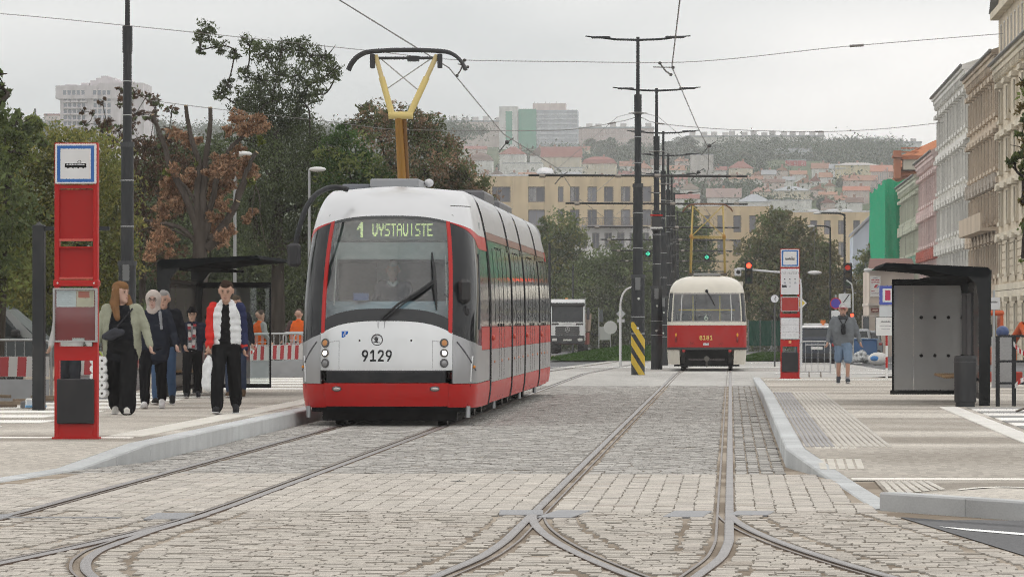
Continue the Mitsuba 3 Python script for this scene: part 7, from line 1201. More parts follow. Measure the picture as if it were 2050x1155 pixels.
x = at(1635, 639, 172)[0]; k, mv = car(x, 172, float(gz(172)) - .06, 'dark estate car with white roof and orange beacon seen from behind'); m = loft(M(), [(.36, [(.60, 1.585), (.62, 1.60), (.52, 1.635)]), (.75, [(.66, 1.63), (.66, 1.66), (.55, 1.695)]), (2.2, [(.66, 1.61), (.66, 1.64), (.55, 1.68)])], (.68, .68, .68)); mv(m).put(k, 'white_roof', 'gloss'); m = M().box(-.55, .55, 1.1, 1.35, 1.70, 1.78, (.60, .60, .60), .03); lb_ = mv(m).put(k, 'light_bar', 'paint'); m = M().cyl((.30, 1.2, 1.70), (.30, 1.2, 1.92), .11, (.60, .16, .03), n=12); mv(m).put(lb_, 'beacon', 'gloss')
for (px, y, lb, c) in ((1716, 215, 'grey car half hidden behind the stone heap', (.30, .32, .34)), (1738, 240, 'second grey car behind the stone heap, nearest the shop', (.22, .24, .26))): car(at(px, 639, y)[0], y, float(gz(y)), lb, 'parked_car', c, c)
# dark van at the left edge, nose to the right
k = thing('parked_van', 'dark grey van parked behind the barrier at the left edge', 'van'); y0 = 86; x0 = at(92, 639, y0)[0]; V_ = (.07, .08, .085); pr = [(x0, .45), (x0 + .05, .95), (x0 - .25, 1.12), (x0 - .95, 1.72), (x0 - 1.3, 1.84), (x0 - 4.3, 1.86), (x0 - 4.6, 1.7), (x0 - 4.65, .45)]
M().prism(pr, y0, y0 + 1.85, V_, (0, 2, 1)).put(k, 'body', 'gloss'); m = M()
for q in ([(x0 - 1.55, 1.12), (x0 - .55, 1.12), (x0 - 1.05, 1.62), (x0 - 1.55, 1.66)], [(x0 - 3.0, 1.12), (x0 - 1.65, 1.12), (x0 - 1.65, 1.67), (x0 - 3.0, 1.68)]): M().prism(q, y0 - .012, y0 - .002, (.02, .024, .026), (0, 2, 1)).put(k, 'side_window', 'black_glass')
m = M().add([(x0 - .27, y0 + .12, 1.14), (x0 - .27, y0 + 1.72, 1.14), (x0 - .93, y0 + 1.66, 1.70), (x0 - .93, y0 + .18, 1.70)], [[0, 1, 2, 3]], (.20, .22, .23)); m.v[-1] = m.v[-1] + [.012, 0, .012]; m.put(k, 'windscreen', 'black_glass'); m = M().prism([(x0 - .5, 1.10), (x0 - .20, 1.06), (x0 - .80, 1.68), (x0 - .95, 1.68)], y0 - .016, y0 - .004, (.30, .32, .32), (0, 2, 1)); m.put(k, 'windscreen_pillar', 'gloss'); M().box(x0 - .75, x0 - .55, y0 - .22, y0 - .03, 1.1, 1.28, (.02, .02, .02), .04).put(k, 'wing_mirror', 'paint')
for dx in (-.85, -3.7): M().cyl((x0 + dx, y0 - .01, .33), (x0 + dx, y0 + .2, .33), .34, (.02, .02, .02), n=20).put(k, 'wheel', 'matte')
M().box(x0 - 4.0, x0 + .06, y0 - .015, y0 - .003, .50, .62, (.025, .027, .03)).put(k, 'side_trim', 'paint')
# lorry
y = 280; s_ = ppm(y); x = at(1136, 639, y)[0]; g = at(1136, 708, y)[2]; k = thing('lorry', 'white tipper lorry with dark bumper facing the camera beyond the grass', 'lorry'); LW, LD = (.70, .71, .71), (.035, .037, .04); Z = lambda r: at(1136, r, y)[2]; w = 1.19
m = M(); m.prism([(y, Z(682)), (y, Z(640)), (y + .12, Z(606)), (y + .35, Z(599)), (y + 1.9, Z(599)), (y + 1.9, Z(682))], x - w, x + w, LW, (1, 2, 0)); ck = m.put(k, 'cab', 'gloss'); m = M().add([(x - w + .10, y + .005, Z(645)), (x + w - .10, y + .005, Z(645)), (x + w - .10, y + .10, Z(613)), (x - w + .10, y + .10, Z(613))], [[0, 1, 2, 3]], (.035, .04, .045)); m.v[-1] = m.v[-1] + [0, -.02, 0]; m.put(k, 'windscreen', 'black_glass')
m = M().box(x - w - .02, x + w + .02, y - .12, y + .3, Z(613), Z(606), LD, .05); m.put(k, 'sun_visor', 'paint')
for s in (-1, 1): M().box(*sorted((x + s * .6, x + s * (w - .08))), y - .03, y, Z(650.5), Z(647), LD).put(k, 'air_slot', 'paint')
gk = M().box(x - .85, x + .85, y - .05, y + .02, Z(671), Z(653.5), (.05, .052, .055), .02).put(k, 'grille', 'paint')
for q in range(5): M().box(x - .80, x + .80, y - .08, y - .052, Z(656.5 + 3.4 * q), Z(655.2 + 3.4 * q), (.11, .112, .115)).put(gk, 'grille_bar', 'paint')
th = np.linspace(0, 2 * PI, 21); m = M().tube([(x + .16 * math.cos(q), y - .10, Z(659.5) + .16 * math.sin(q)) for q in th], .02, (.6, .6, .6), 5, False)
for a in (PI / 2, PI * 7 / 6, PI * 11 / 6): m.tube([(x, y - .10, Z(659.5)), (x + .16 * math.cos(a), y - .10, Z(659.5) + .16 * math.sin(a))], [.025, .008], (.6, .6, .6), 5)
m.put(gk, 'emblem', 'metal'); m = M().box(x - w, x + w, y - .16, y + .4, Z(689), Z(671.5), LD, .06); bk = m.put(k, 'bumper', 'paint'); M().box(x - .30, x + .30, y - .185, y - .162, Z(682), Z(679), (.65, .65, .63)).put(bk, 'number_plate', 'paint')
for s in (-1, 1):
    M().box(*sorted((x + s * .72, x + s * 1.08)), y - .19, y - .10, Z(683), Z(677), (.62, .62, .60), .04).put(bk, 'headlight', 'gloss'); M().cyl((x + s * .70, y + .9, g + .5), (x + s * 1.16, y + .9, g + .5), .5, (.02, .02, .02), n=20).put(k, 'wheel', 'matte')
    m = M().box(*sorted((x + s * (w + .14), x + s * (w + .36))), y + .1, y + .25, Z(640), Z(616), (.06, .06, .065), .04); mk_ = m.put(k, 'mirror', 'paint'); M().cyl((x + s * w, y + .2, Z(618)), (x + s * (w + .2), y + .18, Z(618)), .03, LD, n=6).put(mk_, 'bracket', 'paint')
m = M(); m.prism([(x - 1.2, Z(664)), (x + 1.35, Z(664)), (x + 1.45, Z(628)), (x - 1.25, Z(628))], y + 2.3, y + 7.2, (.30, .22, .17), (0, 2, 1)); m.put(k, 'tipper_body', 'matte'); m = M().box(x - 1.1, x + 1.3, y + 2.3, y + 7, Z(690), Z(666), (.22, .07, .05)); m.put(k, 'chassis', 'matte')
for yy in (4.5, 6.0):
    for s in (-1, 1): M().cyl((x + s * .7, y + yy, g + .5), (x + s * 1.2, y + yy, g + .5), .5, (.025, .025, .025), n=18).put(k, 'wheel', 'matte')
M().cyl((x - .1, y + .7, Z(599)), (x - .1, y + .7, Z(596)), .1, (.6, .25, .05), n=10).put(ck, 'beacon', 'gloss'); m = M().box(x - .32, x + .30, y - .006, y, Z(649.2), Z(648.2), (.3, .3, .32)); m.put(ck, 'cab_print', 'matte')
# orange mini excavator by the right shelter
y = 92; x = at(1992, 639, y)[0]; OR_ = (.52, .10, .03); k = thing('mini_excavator', 'orange mini excavator parked behind the right shelter post', 'excavator'); m = M(); m.box(x - .55, x + .5, y, y + 1.5, .45, .85, OR_, .08); m.put(k, 'body', 'gloss'); m = M()
for (a, b) in ((-.5, -.42), (.12, .2)): m.box(x + a, x + b, y + .1, y + .18, .85, 1.62, OR_); m.box(x + a, x + b, y + 1.0, y + 1.08, .85, 1.62, OR_)
m.box(x - .52, x + .22, y + .06, y + 1.12, 1.58, 1.70, OR_, .04); ck = m.put(k, 'cab_frame', 'gloss'); m = M().add([(x - .42, y + .13, .87), (x + .12, y + .13, .87), (x + .12, y + .13, 1.57), (x - .42, y + .13, 1.57)], [[0, 1, 2, 3]], (1, 1, 1)); m.put(ck, 'window', 'pane'); M().box(x - .30, x - .02, y + .7, y + .8, .87, 1.4, (.03, .03, .03), .04).put(k, 'seat', 'cloth'); M().tube([(x + .3, y + .2, .8), (x + .6, y - .3, 1.35), (x + .75, y - .8, .9), (x + .75, y - 1.0, .3)], [.10, .10, .07, .06], OR_, 8).put(k, 'boom', 'gloss'); M().box(x + .6, x + .9, y - 1.2, y - .9, .05, .35, (.12, .11, .10), .03).put(k, 'bucket', 'metal')
for s in (-.5, .3): M().box(x + s - .15, x + s + .15, y - .1, y + 1.6, .0, .36, (.03, .03, .03), .12).put(k, 'track', 'matte')
M().box(x - .7, x + .6, y - .35, y - .25, .02, .30, (.42, .05, .03), .02).put(k, 'blade', 'paint')
m = M().ell((at(2007, 664, 80)[0], 80, at(2007, 664, 80)[2]), (.13, .12, .12), (.06, .09, .20), 8, 12); k = thing('canister', 'small blue canister behind the right barrier', 'canister'); m.put(k, 'body', 'paint'); M().box(at(2007, 664, 80)[0] - .2, at(2007, 664, 80)[0] + .2, 79.9, 80.3, 0, at(2007, 664, 80)[2] - .10, (.3, .3, .3)).put(k, 'stand', 'matte')
# ------------------------------------------------------------------ people
_ico = trimesh.creation.icosphere(subdivisions=2).vertices
def bone(p, q, r0, r1, fl=(1, 1, 1)):
    fl = np.array(fl, float); P = np.vstack([np.asarray(p, float) + _ico * r0 * fl, np.asarray(q, float) + _ico * r1 * fl]); return m3.Manifold.hull_points(P)
def solid(bones, edge=.03, it=10, cut=None, quilt=None):
    b = m3.Manifold.batch_boolean([bone(*q) for q in bones], m3.OpType.Add)
    if cut is not None: b = b - cut
    b = b.refine_to_length(edge); me = b.to_mesh(); t = trimesh.Trimesh(me.vert_properties[:, :3], me.tri_verts, process=True); trimesh.smoothing.filter_taubin(t, .5, -.52, it)
    v = np.array(t.vertices); n = np.array(t.vertex_normals)
    if quilt: v = v + n * (quilt[1] * np.abs(np.sin(v[:, 2] * PI / quilt[0]))[:, None] ** .6 - quilt[1] * .6)
    else: v = v + n * (.010 * (meshkit.fbm(v * np.array([13, 13, 7]), 3, 3) - .5) * 2)[:, None]
    return v, np.array(t.faces)
def mirror_pts(P, s): P = np.array(P, float); return P * [s, 1, 1]
SKIN, SHOEW, BLKC = (.50, .32, .24), (.62, .60, .58), (.010, .010, .011)
def person(label, x, y, g, H, yaw=0.0, head_yaw=0.0, b=1.0, hipb=1.0, stride=.14, lead=1, arms=((.10, .02, .05), (.10, .02, .05)), top=(.02, .025, .04), sleeves=None, top_len=.80, puffy=None, shirt=None, open_=0.0, trousers=BLKC, leg_w=1.0, shorts=False, shoes=(.03, .03, .03), sole=None, skin=SKIN, hair=(.04, .028, .02), hair_style='short', glasses=False, extra=None, fist=(1, 1), name='person', head_tilt=.05, beard=None, cuffs=None, sleeve_len=1.0, collar=None):
    """local frame: x to the right of the picture, -y towards where the person walks, z up, for a body 1.75 m tall"""
    sc = H / 1.75; k = thing(name, label, 'person'); W = lambda vf: (rot(vf[0]) * sc + [x, y, g], vf[1]); ca, sa = math.cos(yaw), math.sin(yaw)
    def rot(v): v = np.asarray(v, float); return np.stack([v[:, 0] * ca - v[:, 1] * sa, v[:, 0] * sa + v[:, 1] * ca, v[:, 2]], 1)
    def put(vf, nm, mat, rgb, par=None, lab=None): v, f = W(vf); m = M().add(v, f, rgb); return add_part(par or k, nm, m.dict(mat), lab)
    J = {}
    for s, e in ((-1, 'r'), (1, 'l')):
        fw_ = stride * (1 if s == lead else -1); J['hip' + e] = (s * .085, -.0 * fw_, .92); kn = -fw_ * .75 - .05; J['kne' + e] = (s * .10, kn, .50 + .01 * (s != lead)); J['ank' + e] = (s * .10, -fw_ * 1.25 + .03, .085 + (.05 if s != lead else 0)); J['toe' + e] = (s * .115, -fw_ * 1.25 - .13, .035 + (.0 if s != lead else .02))
        o, f_, d_ = arms[0 if s < 0 else 1]; J['sho' + e] = (s * .185 * (b * .5 + .5), .01, 1.43); J['elb' + e] = (s * (.21 * (b * .6 + .4) + o * .6), -f_ * .5 + .03, 1.15); J['wri' + e] = (s * (.22 * (b * .6 + .4) + o), -f_ - .03, .905 + d_)
    nk, hd = np.array((0, .0, 1.50)), np.array((0, -.03, 1.635))
    hc, hs_ = math.cos(head_yaw), math.sin(head_yaw); HR = np.array([[hc, -hs_, 0], [hs_, hc, 0], [0, 0, 1]]) @ np.array([[1, 0, 0], [0, math.cos(head_tilt), -math.sin(head_tilt)], [0, math.sin(head_tilt), math.cos(head_tilt)]]); hp = lambda *q: hd + HR @ (np.array(q, float) * 1.10)
    # body: one continuous figure
    B = [((0, 0, .98), (0, 0, 1.18), .075, .075), ((0, 0, 1.18), (0, 0, 1.38), .075, .08), ((-.12, .02, 1.39), (.12, .02, 1.39), .055, .055), (nk - [0, 0, .08], nk + [0, 0, .05], .056, .055), ((-.07, 0, .95), (.07, 0, .95), .075, .075),
         (hp(0, .015, .03), hp(0, .0, .045), .094, .094), (hp(0, -.03, -.06), hp(0, .0, .02), .057, .083), (hp(0, -.085, -.005), hp(0, -.075, .035), .018, .012), (hp(0, -.055, -.085), hp(0, -.04, -.06), .038, .049), (hp(0, .07, .05), hp(0, .05, .02), .077, .077)]
    for s, e in ((-1, 'r'), (1, 'l')):
        B += [(J['hip' + e], J['kne' + e], .085, .058), (J['kne' + e], J['ank' + e], .056, .038), (J['ank' + e], np.array(J['toe' + e]) + [0, .05, .01], .034, .018), (J['sho' + e], J['elb' + e], .048, .040), (J['elb' + e], J['wri' + e], .042, .027), (hp(s * .082, .01, .0), hp(s * .085, .015, .035), .014, .018)][:5 + (hair_style not in ('long', 'hood'))]
    for s, e in ((-1, 'r'), (1, 'l')):
        w = np.array(J['wri' + e]); el = np.array(J['elb' + e]); d = (w - el) / np.linalg.norm(w - el); d = d * .85 + np.array([0, 0, -.15]); d /= np.linalg.norm(d); fwd = np.array([0, -1.0, 0]); fwd -= d * (fwd @ d); fwd /= np.linalg.norm(fwd); pn = np.cross(d, fwd) * -s   # towards the thigh
        pl = w + d * .085
        B += [(w, pl, .025, .028), (w + fwd * .02, pl + fwd * .022, .018, .016), (w - fwd * .02, pl - fwd * .022, .018, .016)]
        c = fist[0 if s < 0 else 1]
        for q, ln in ((.030, .062), (.010, .072), (-.010, .066), (-.029, .050)):
            a0 = pl + fwd * q; a1 = a0 + d * ln * .5 + pn * .012 * c; a2 = a1 + (d * (.5 - .35 * c) + pn * .55 * c) * ln * .8; B += [(a0, a1, .0105, .0095), (a1, a2, .0095, .008)]
        t0 = w + d * .03 + fwd * .025; t1 = t0 + d * .035 + fwd * .030 + pn * .01; B += [(t0, t1, .013, .011), (t1, t1 + d * .03 + fwd * .004 + pn * .012, .011, .009)]
    put(solid(B, .016, 5), 'body', 'skin', skin)
    fm = M()
    def fe(c, r, rgb): v = hp(*c); fm.ell(rot(v[None])[0] * sc + [x, y, g], np.array(r) * sc, rgb, 7, 10)
    for s in (-1, 1): fe((s * .033, -.082, .022), (.012, .008, .006), (.03, .022, .018)); fe((s * .034, -.083, .044), (.019, .008, .005), tuple(np.array(hair) * .8) if hair_style != 'hood' else (.10, .07, .05))
    fe((0, -.088, -.050), (.024, .009, .0055), (.32, .13, .11)); fe((0, -.082, -.066), (.018, .006, .004), tuple(np.array(skin) * .8))
    if beard: fe((0, -.070, -.080), (.045, .028, .028), beard)
    add_part(k, 'face', fm.dict('skin'))
    if glasses:
        gm = M()
        for s in (-1, 1): q = [rot(hp(s * .034 + .024 * math.cos(a), -.098, .020 + .017 * math.sin(a))[None])[0] * sc + [x, y, g] for a in np.linspace(0, 2 * PI, 13)]; gm.tube(q, .0028, (.04, .03, .03), 5, False)
        q = [rot(hp(*c)[None])[0] * sc + [x, y, g] for c in ((-.012, -.10, .024), (.012, -.10, .024))]; gm.tube(q, .003, (.04, .03, .03), 5); add_part(k, 'glasses', gm.dict('paint'))
    # clothes
    wl = leg_w; T_ = [((-.06 * hipb, .0, .98), (.06 * hipb, .0, .98), .115 * hipb, .115 * hipb), ((-.075 * hipb, .01, .90), (.075 * hipb, .01, .90), .12 * hipb, .12 * hipb)]
    for s, e in ((-1, 'r'), (1, 'l')):
        hpj = np.array(J['hip' + e]) * [hipb, 1, 1]; kn = np.array(J['kne' + e]) * [hipb * .5 + .5, 1, 1]; an = np.array(J['ank' + e])
        if shorts: T_ += [(hpj, kn + [0, 0, .03], .108, .098)]
        else: T_ += [(hpj, kn, .105 * (hipb * .6 + .4), .078 * wl), (kn, an + [0, 0, .045], .076 * wl, .062 * wl ** 1.6), (an + [0, 0, .045], an + [0, -.01, .01], .062 * wl ** 1.6, .060 * wl ** 1.6)]
    put(solid(T_, .028, 8), 'shorts' if shorts else 'trousers', 'cloth', trousers)
    for s, e in ((-1, 'r'), (1, 'l')):
        an, to = np.array(J['ank' + e]), np.array(J['toe' + e]); hl = an + [0, .045, -.035]
        sk_ = put(solid([(an + [0, .0, .01], an + [0, .01, -.03], .052, .052), (hl, to + [0, .02, .008], .044, .042), (an + [0, -.03, -.01], to + [0, .02, .01], .046, .038)], .02, 5), 'shoe', 'cloth', shoes)
        mm = m3.Manifold.hull_points(np.vstack([hl + _ico * .046 * [1, 1, .25] + [0, 0, -.036], to + _ico * .046 * [1, 1.1, .25] + [0, .015, -.022]])); me = mm.to_mesh(); put((me.vert_properties[:, :3].astype(float), np.array(me.tri_verts)), 'sole', 'cloth', sole or (.55, .54, .52), sk_)
        if shorts: put(solid([(an + [0, 0, .0], an + [0, -.0, .10], .047, .05)], .02, 4), 'sock', 'cloth', (.30, .31, .33))
    zb_ = top_len; bb = b; hb = hipb
    TT = [((-.10 * bb, 0, 1.36), (.10 * bb, 0, 1.36), .125 * (bb * .5 + .5), .125 * (bb * .5 + .5)), ((-.08 * bb, -.01, 1.18), (.08 * bb, -.01, 1.18), .135 * bb, .135 * bb), ((-.075 * hb, 0, zb_ + .12), (.075 * hb, 0, zb_ + .12), .135 * (hb * .7 + bb * .3), .135 * (hb * .7 + bb * .3)), ((-.16, .01, 1.425), (.16, .01, 1.425), .068, .068)]
    TB_ = [(TT[i][0], TT[i + 1][0], TT[i][2], TT[i + 1][2]) for i in range(2)] + [(TT[i][1], TT[i + 1][1], TT[i][2], TT[i + 1][2]) for i in range(2)] + TT[:3] + [((-.13, .01, 1.42), (.13, .01, 1.42), .075, .075), ((0, .01, 1.44), (0, .012, 1.49), .09, .075)]
    core = []
    for a_, b_ in ((TT[0], TT[1]), (TT[1], TT[2])):
        P = np.vstack([np.array(p) + _ico * r * [1, .82, 1] for p, r in ((a_[0], a_[2]), (a_[1], a_[3]), (b_[0], b_[2]), (b_[1], b_[3]))]); core.append(m3.Manifold.hull_points(P))
    core += [bone(*q) for q in TB_[-2:]]
    if puffy or collar: core += [bone((-.045, .03, 1.50), (.045, .03, 1.50), .062, .062), bone((-.05, -.02, 1.47), (.05, -.02, 1.47), .06, .06)]
    cut = None
    if open_: cut = m3.Manifold.hull_points(np.array([(a * w_, yy, z_) for a in (-1, 1) for z_, w_ in ((zb_ - .2, open_ * 1.5), (1.2, open_), (1.56, open_ * .55)) for yy in (-.5, -.035)]))
    neckcut = bone(nk + [0, -.035, .035], hd + [0, -.05, .05], .060, .10)
    def finish(Ms, edge, it, quilt=None, cut=None):
        bm = m3.Manifold.batch_boolean(Ms, m3.OpType.Add) - neckcut
        if cut is not None: bm = bm - cut
        bm = bm.refine_to_length(edge); me = bm.to_mesh(); t = trimesh.Trimesh(me.vert_properties[:, :3], me.tri_verts, process=True); trimesh.smoothing.filter_taubin(t, .5, -.52, it); v = np.array(t.vertices); n = np.array(t.vertex_normals)
        if quilt: v = v + n * (quilt[1] * (np.abs(np.sin(v[:, 2] * PI / quilt[0])) ** .6 - .6))[:, None]
        v = v + n * (.017 * (meshkit.fbm(v * np.array([7, 7, 15]) + [0, 0, x], 4, 3) - .5) * 2)[:, None]; return v, np.array(t.faces)
    if shirt is not None:
        P = [m3.Manifold.hull_points(np.vstack([np.array(p) + _ico * r * .93 * [1, .82, 1] for p, r in ((a_[0], a_[2]), (a_[1], a_[3]), (b_[0], b_[2]), (b_[1], b_[3]))])) for a_, b_ in ((TT[0], TT[1]), (TT[1], TT[2]))] + [bone((0, .0, 1.40), (0, .005, 1.47), .088, .072), bone((-.10, .01, 1.40), (.10, .01, 1.40), .072, .072)]
        put(finish(P, .03, 6), 'shirt', 'cloth', shirt)
    SL = {}
    for s, e in ((-1, 'r'), (1, 'l')):
        sh_, el, wr = (np.array(J[q + e]) for q in ('sho', 'elb', 'wri')); t = 1.12 if puffy else 1.0; wr = el + (wr - el) * sleeve_len; SL[s] = [bone(sh_, el, .078 * t * (b * .4 + .6), .062 * t * (b * .4 + .6)), bone(el, wr, .061 * t, .046 * t)]
        if cuffs: put(solid([(wr - (wr - el) * .12, wr + (wr - el) * .03, .050 * t, .046)], .015, 3), 'cuff', 'cloth', cuffs)
    if sleeves:
        for s in (-1, 1): put(finish(SL[s], .025, 6, puffy), 'sleeve', 'cloth', sleeves[0 if s < 0 else 1])
        put(finish(core, .022, 6, puffy, cut), 'vest' if puffy else 'jacket', 'cloth', top)
    else: put(finish(core + SL[-1] + SL[1], .025, 8, puffy, cut), 'jacket', 'cloth', top)
    # hair and headwear
    if hair_style == 'short': hv = solid([(hp(0, .035, .075), hp(0, -.02, .098), .088, .07), (hp(0, .065, .03), hp(0, .05, .06), .070, .075), (hp(-.05, .02, .06), hp(.05, .02, .06), .048, .048)], .016, 4); put(hv, 'hair', 'cloth', hair)
    if hair_style == 'fringe': hv = solid([(hp(0, .03, .07), hp(0, -.02, .09), .092, .078), (hp(-.05, -.06, .075), hp(.05, -.06, .075), .034, .034), (hp(-.078, .01, .0), hp(-.07, .0, .06), .026, .04), (hp(.078, .01, .0), hp(.07, .0, .06), .026, .04), (hp(0, .07, .0), hp(0, .06, .06), .07, .075)], .016, 4); put(hv, 'hair', 'cloth', hair)
    if hair_style == 'long':
        hv = solid([(hp(0, .03, .075), hp(0, -.015, .095), .088, .07), (hp(0, .07, .02), hp(0, .08, -.10), .08, .085), (hp(0, .085, -.10), hp(0, .06, -.26), .095, .07), (hp(-.075, -.0, .05), hp(-.095, .03, -.12), .034, .055), (hp(-.095, .03, -.12), hp(-.10, -.03, -.30), .055, .04), (hp(.075, .02, .05), hp(.085, .04, -.10), .034, .048), (hp(.085, .04, -.10), hp(.11, .0, -.22), .048, .032), (hp(-.02, .10, -.2), hp(-.06, .07, -.36), .07, .03), (hp(-.045, .02, .055), hp(-.055, .045, -.06), .070, .068), ((-.02, .05, 1.60), (-.10, -.02, 1.44), .085, .06), ((-.10, -.03, 1.46), (-.13, -.09, 1.26), .055, .025), ((.04, .05, 1.58), (.12, -.0, 1.44), .07, .05), ((.12, -.01, 1.45), (.15, -.07, 1.33), .045, .022), (hp(0, -.02, .085), hp(0, .05, .085), .078, .09)], .018, 4)
        v, f = hv; th = np.arctan2(v[:, 1] - hd[1], v[:, 0] - hd[0]); v = v + (v - hd) * (.035 * np.sin(th * 22 + v[:, 2] * 14))[:, None] * np.array([1, 1, .1]); put((v, f), 'hair', 'cloth', hair)
    if hair_style == 'hood':
        sv = m3.Manifold.batch_boolean([bone(hp(0, .02, .04), hp(0, .03, -.02), .122, .115), bone(hp(0, .02, -.08), nk + [0, .01, -.02], .10, .115), bone(hp(0, .05, .05), hp(0, .01, .06), .105, .108)], m3.OpType.Add) - bone(hp(0, -.13, .015), hp(0, -.11, -.05), .082, .070); sv = sv.refine_to_length(.016); me = sv.to_mesh(); t = trimesh.Trimesh(me.vert_properties[:, :3], me.tri_verts, process=True); trimesh.smoothing.filter_taubin(t, .5, -.52, 4); put((np.array(t.vertices), np.array(t.faces)), 'head_scarf', 'cloth', hair)
    if hair_style == 'cap':
        put(solid([(hp(0, .02, .075), hp(0, -.01, .085), .095, .086)], .016, 3), 'cap', 'cloth', hair); v = hp(0, -.10, .065); me = bone(hp(-.05, -.10, .058), hp(.05, -.10, .058), .042, .042, (1, 1.2, .18)).to_mesh(); put((me.vert_properties[:, :3].astype(float), np.array(me.tri_verts)), 'cap_peak', 'cloth', (.35, .05, .06)); put(solid([(hp(-.03, -.082, .085), hp(.03, -.082, .085), .02, .02)], .012, 2), 'cap_patch', 'cloth', (.55, .53, .52))
    at_ = lambda p: rot(np.asarray(p, float)[None])[0] * sc + np.array([x, y, g])
    return k, J, at_, sc, put, finish
gL = lambda y: float(zl(y)) - .004
P2 = lambda px, row, z: gp(px, row, z)
def stand(px, row, platform=.186): q = gp(px, row, platform); return q[0], q[1]
# man in the white vest
x, y = stand(453, 829); k, J, A_, sc, put, fin = person('young man in a white quilted vest with one red and one blue sleeve, black trousers', x, y, gL(y), 1.79, b=.93, stride=.17, lead=-1, arms=((.01, .10, .02), (.03, -.06, .0)), top=(.66, .67, .68), sleeves=((.58, .035, .03), (.03, .036, .085)), puffy=(.092, .014), shirt=(.012, .012, .013), open_=.058, leg_w=1.22, shoes=(.03, .03, .033), sole=(.5, .5, .5), hair=(.045, .028, .02), head_tilt=.18, top_len=.86, cuffs=(.50, .05, .04), skin=(.47, .29, .21))
w = A_(np.array(J['wrir']) + [0, -.03, -.12]); bag = solid([((0, 0, -.02), (0, 0, -.12), .03, .075), ((-.01, 0, -.14), (.0, .0, -.40), .085, .095), ((-.03, 0, -.42), (.03, 0, -.46), .085, .07)], .025, 5); v, f = bag; v = v + (np.array(trimesh.Trimesh(v, f, process=False).vertex_normals)) * (.02 * (meshkit.fbm(v * 11, 3, 8) - .5) * 2)[:, None]; bg = M().add(v * [.9, .9, 1] + w, f, (.72, .73, .74)); single(bg, 'carrier_bag', 'cloth', 'full white plastic bag in the hand of the man in the quilted vest', 'bag')
# woman in the sage jacket
x, y = stand(244, 830); k, J, A_, sc, put, fin = person('woman with long brown hair in a sage green jacket and wide black trousers, looking aside', x, y, gL(y), 1.77, b=1.22, hipb=1.28, stride=.16, lead=1, head_yaw=.95, arms=((.10, .02, .02), (.16, .12, .03)), top=(.30, .31, .235), shirt=(.014, .015, .018), open_=.15, leg_w=1.50, shoes=(.55, .53, .50), hair=(.20, .105, .05), hair_style='long', top_len=.72, head_tilt=0, skin=(.52, .34, .27))
m = M(); s0 = [A_(q) for q in ((.16, -.10, 1.44), (.05, -.165, 1.30), (-.07, -.20, 1.15))]; m.tube(spline(s0, 8), .012, (.03, .03, .034), 6); q = solid([((-.20, -.18, 1.06), (-.05, -.21, 1.13), .05, .055), ((-.14, -.20, 1.04), (.02, -.20, 1.12), .045, .05)], .02, 4); bk = thing('waist_bag', 'dark grey waist bag worn across the chest of the woman in the sage jacket', 'bag'); v, f = q; M().add(np.array([A_(p) for p in v]), f, (.045, .046, .055)).put(bk, 'pouch', 'cloth'); m.put(bk, 'strap', 'cloth')
w = A_(np.array(J['wrir']) + [-.02, -.02, -.13]); tk = thing('toilet_roll_pack', 'pack of white paper rolls hanging from the hand of the woman in the sage jacket', 'paper rolls')
for r_ in range(5):
    for c in (-1, 1):
        cc = w + [.075, .03 * c + (.06 if c > 0 else -.06), -.06 - .112 * r_]; rr = .060
        for cx_ in (-.055, .055): m = M().lathe([(.0, -.05), (.018, -.05), (.018, -.054), (.055, -.054), (.06, -.046), (.06, .046), (.055, .05), (0, .05)], (0, 0, 0), (.72, .72, .71), 18); m.v = [np.stack([q[:, 0], q[:, 2], q[:, 1]], 1) for q in m.v]; m.move(0, (cc[0] + cx_, cc[1], cc[2])); rk = m.put(tk, 'roll', 'matte'); mm = M().lathe([(0, -.0555), (.017, -.0555), (.017, -.051)], (0, 0, 0), (.08, .075, .07), 12); mm.v = [np.stack([q[:, 0], q[:, 2], q[:, 1]], 1) for q in mm.v]; mm.move(0, (cc[0] + cx_, cc[1], cc[2])); mm.put(rk, 'core', 'matte')
m = M().tube(spline([w + [.0, -.02, -.08], w + [.02, -.02, .05], w + [.07, -.02, .06], w + [.12, 0, -.06]], 10), .012, (.45, .58, .12), 6); m.ell(w + [.06, -.13, -.06], (.05, .01, .04), (.45, .58, .12), 6, 8); m.put(tk, 'wrapper_handle', 'cloth')
# woman with the pale head scarf
x, y = stand(307, 818); k, J, A_, sc, put, fin = person('woman in glasses with a pale pink head scarf and dark navy coat', x, y, gL(y), 1.69, b=1.16, hipb=1.18, stride=.16, lead=-1, arms=((.10, .02, .04), (.13, .10, .06)), top=(.020, .023, .034), trousers=(.009, .009, .010), leg_w=1.12, shoes=(.62, .61, .60), hair=(.50, .44, .40), hair_style='hood', glasses=True, top_len=.70, collar=True, skin=(.50, .33, .27))
q = solid([((.12, -.13, 1.46), (.145, -.15, 1.22), .022, .022)], .015, 3); put(q, 'backpack_strap', 'cloth', (.26, .27, .29))
# person behind, mostly hidden
x, y = stand(317, 812); person('grey haired person in dark jacket and blue jeans half hidden behind the head scarf', x + .0, y + .6, gL(y), 1.70, b=1.1, hipb=1.05, stride=.16, lead=-1, top=(.014, .015, .019), trousers=(.06, .10, .18), shoes=(.03, .03, .03), hair=(.30, .29, .28), puffy=(.11, .012), top_len=.80)
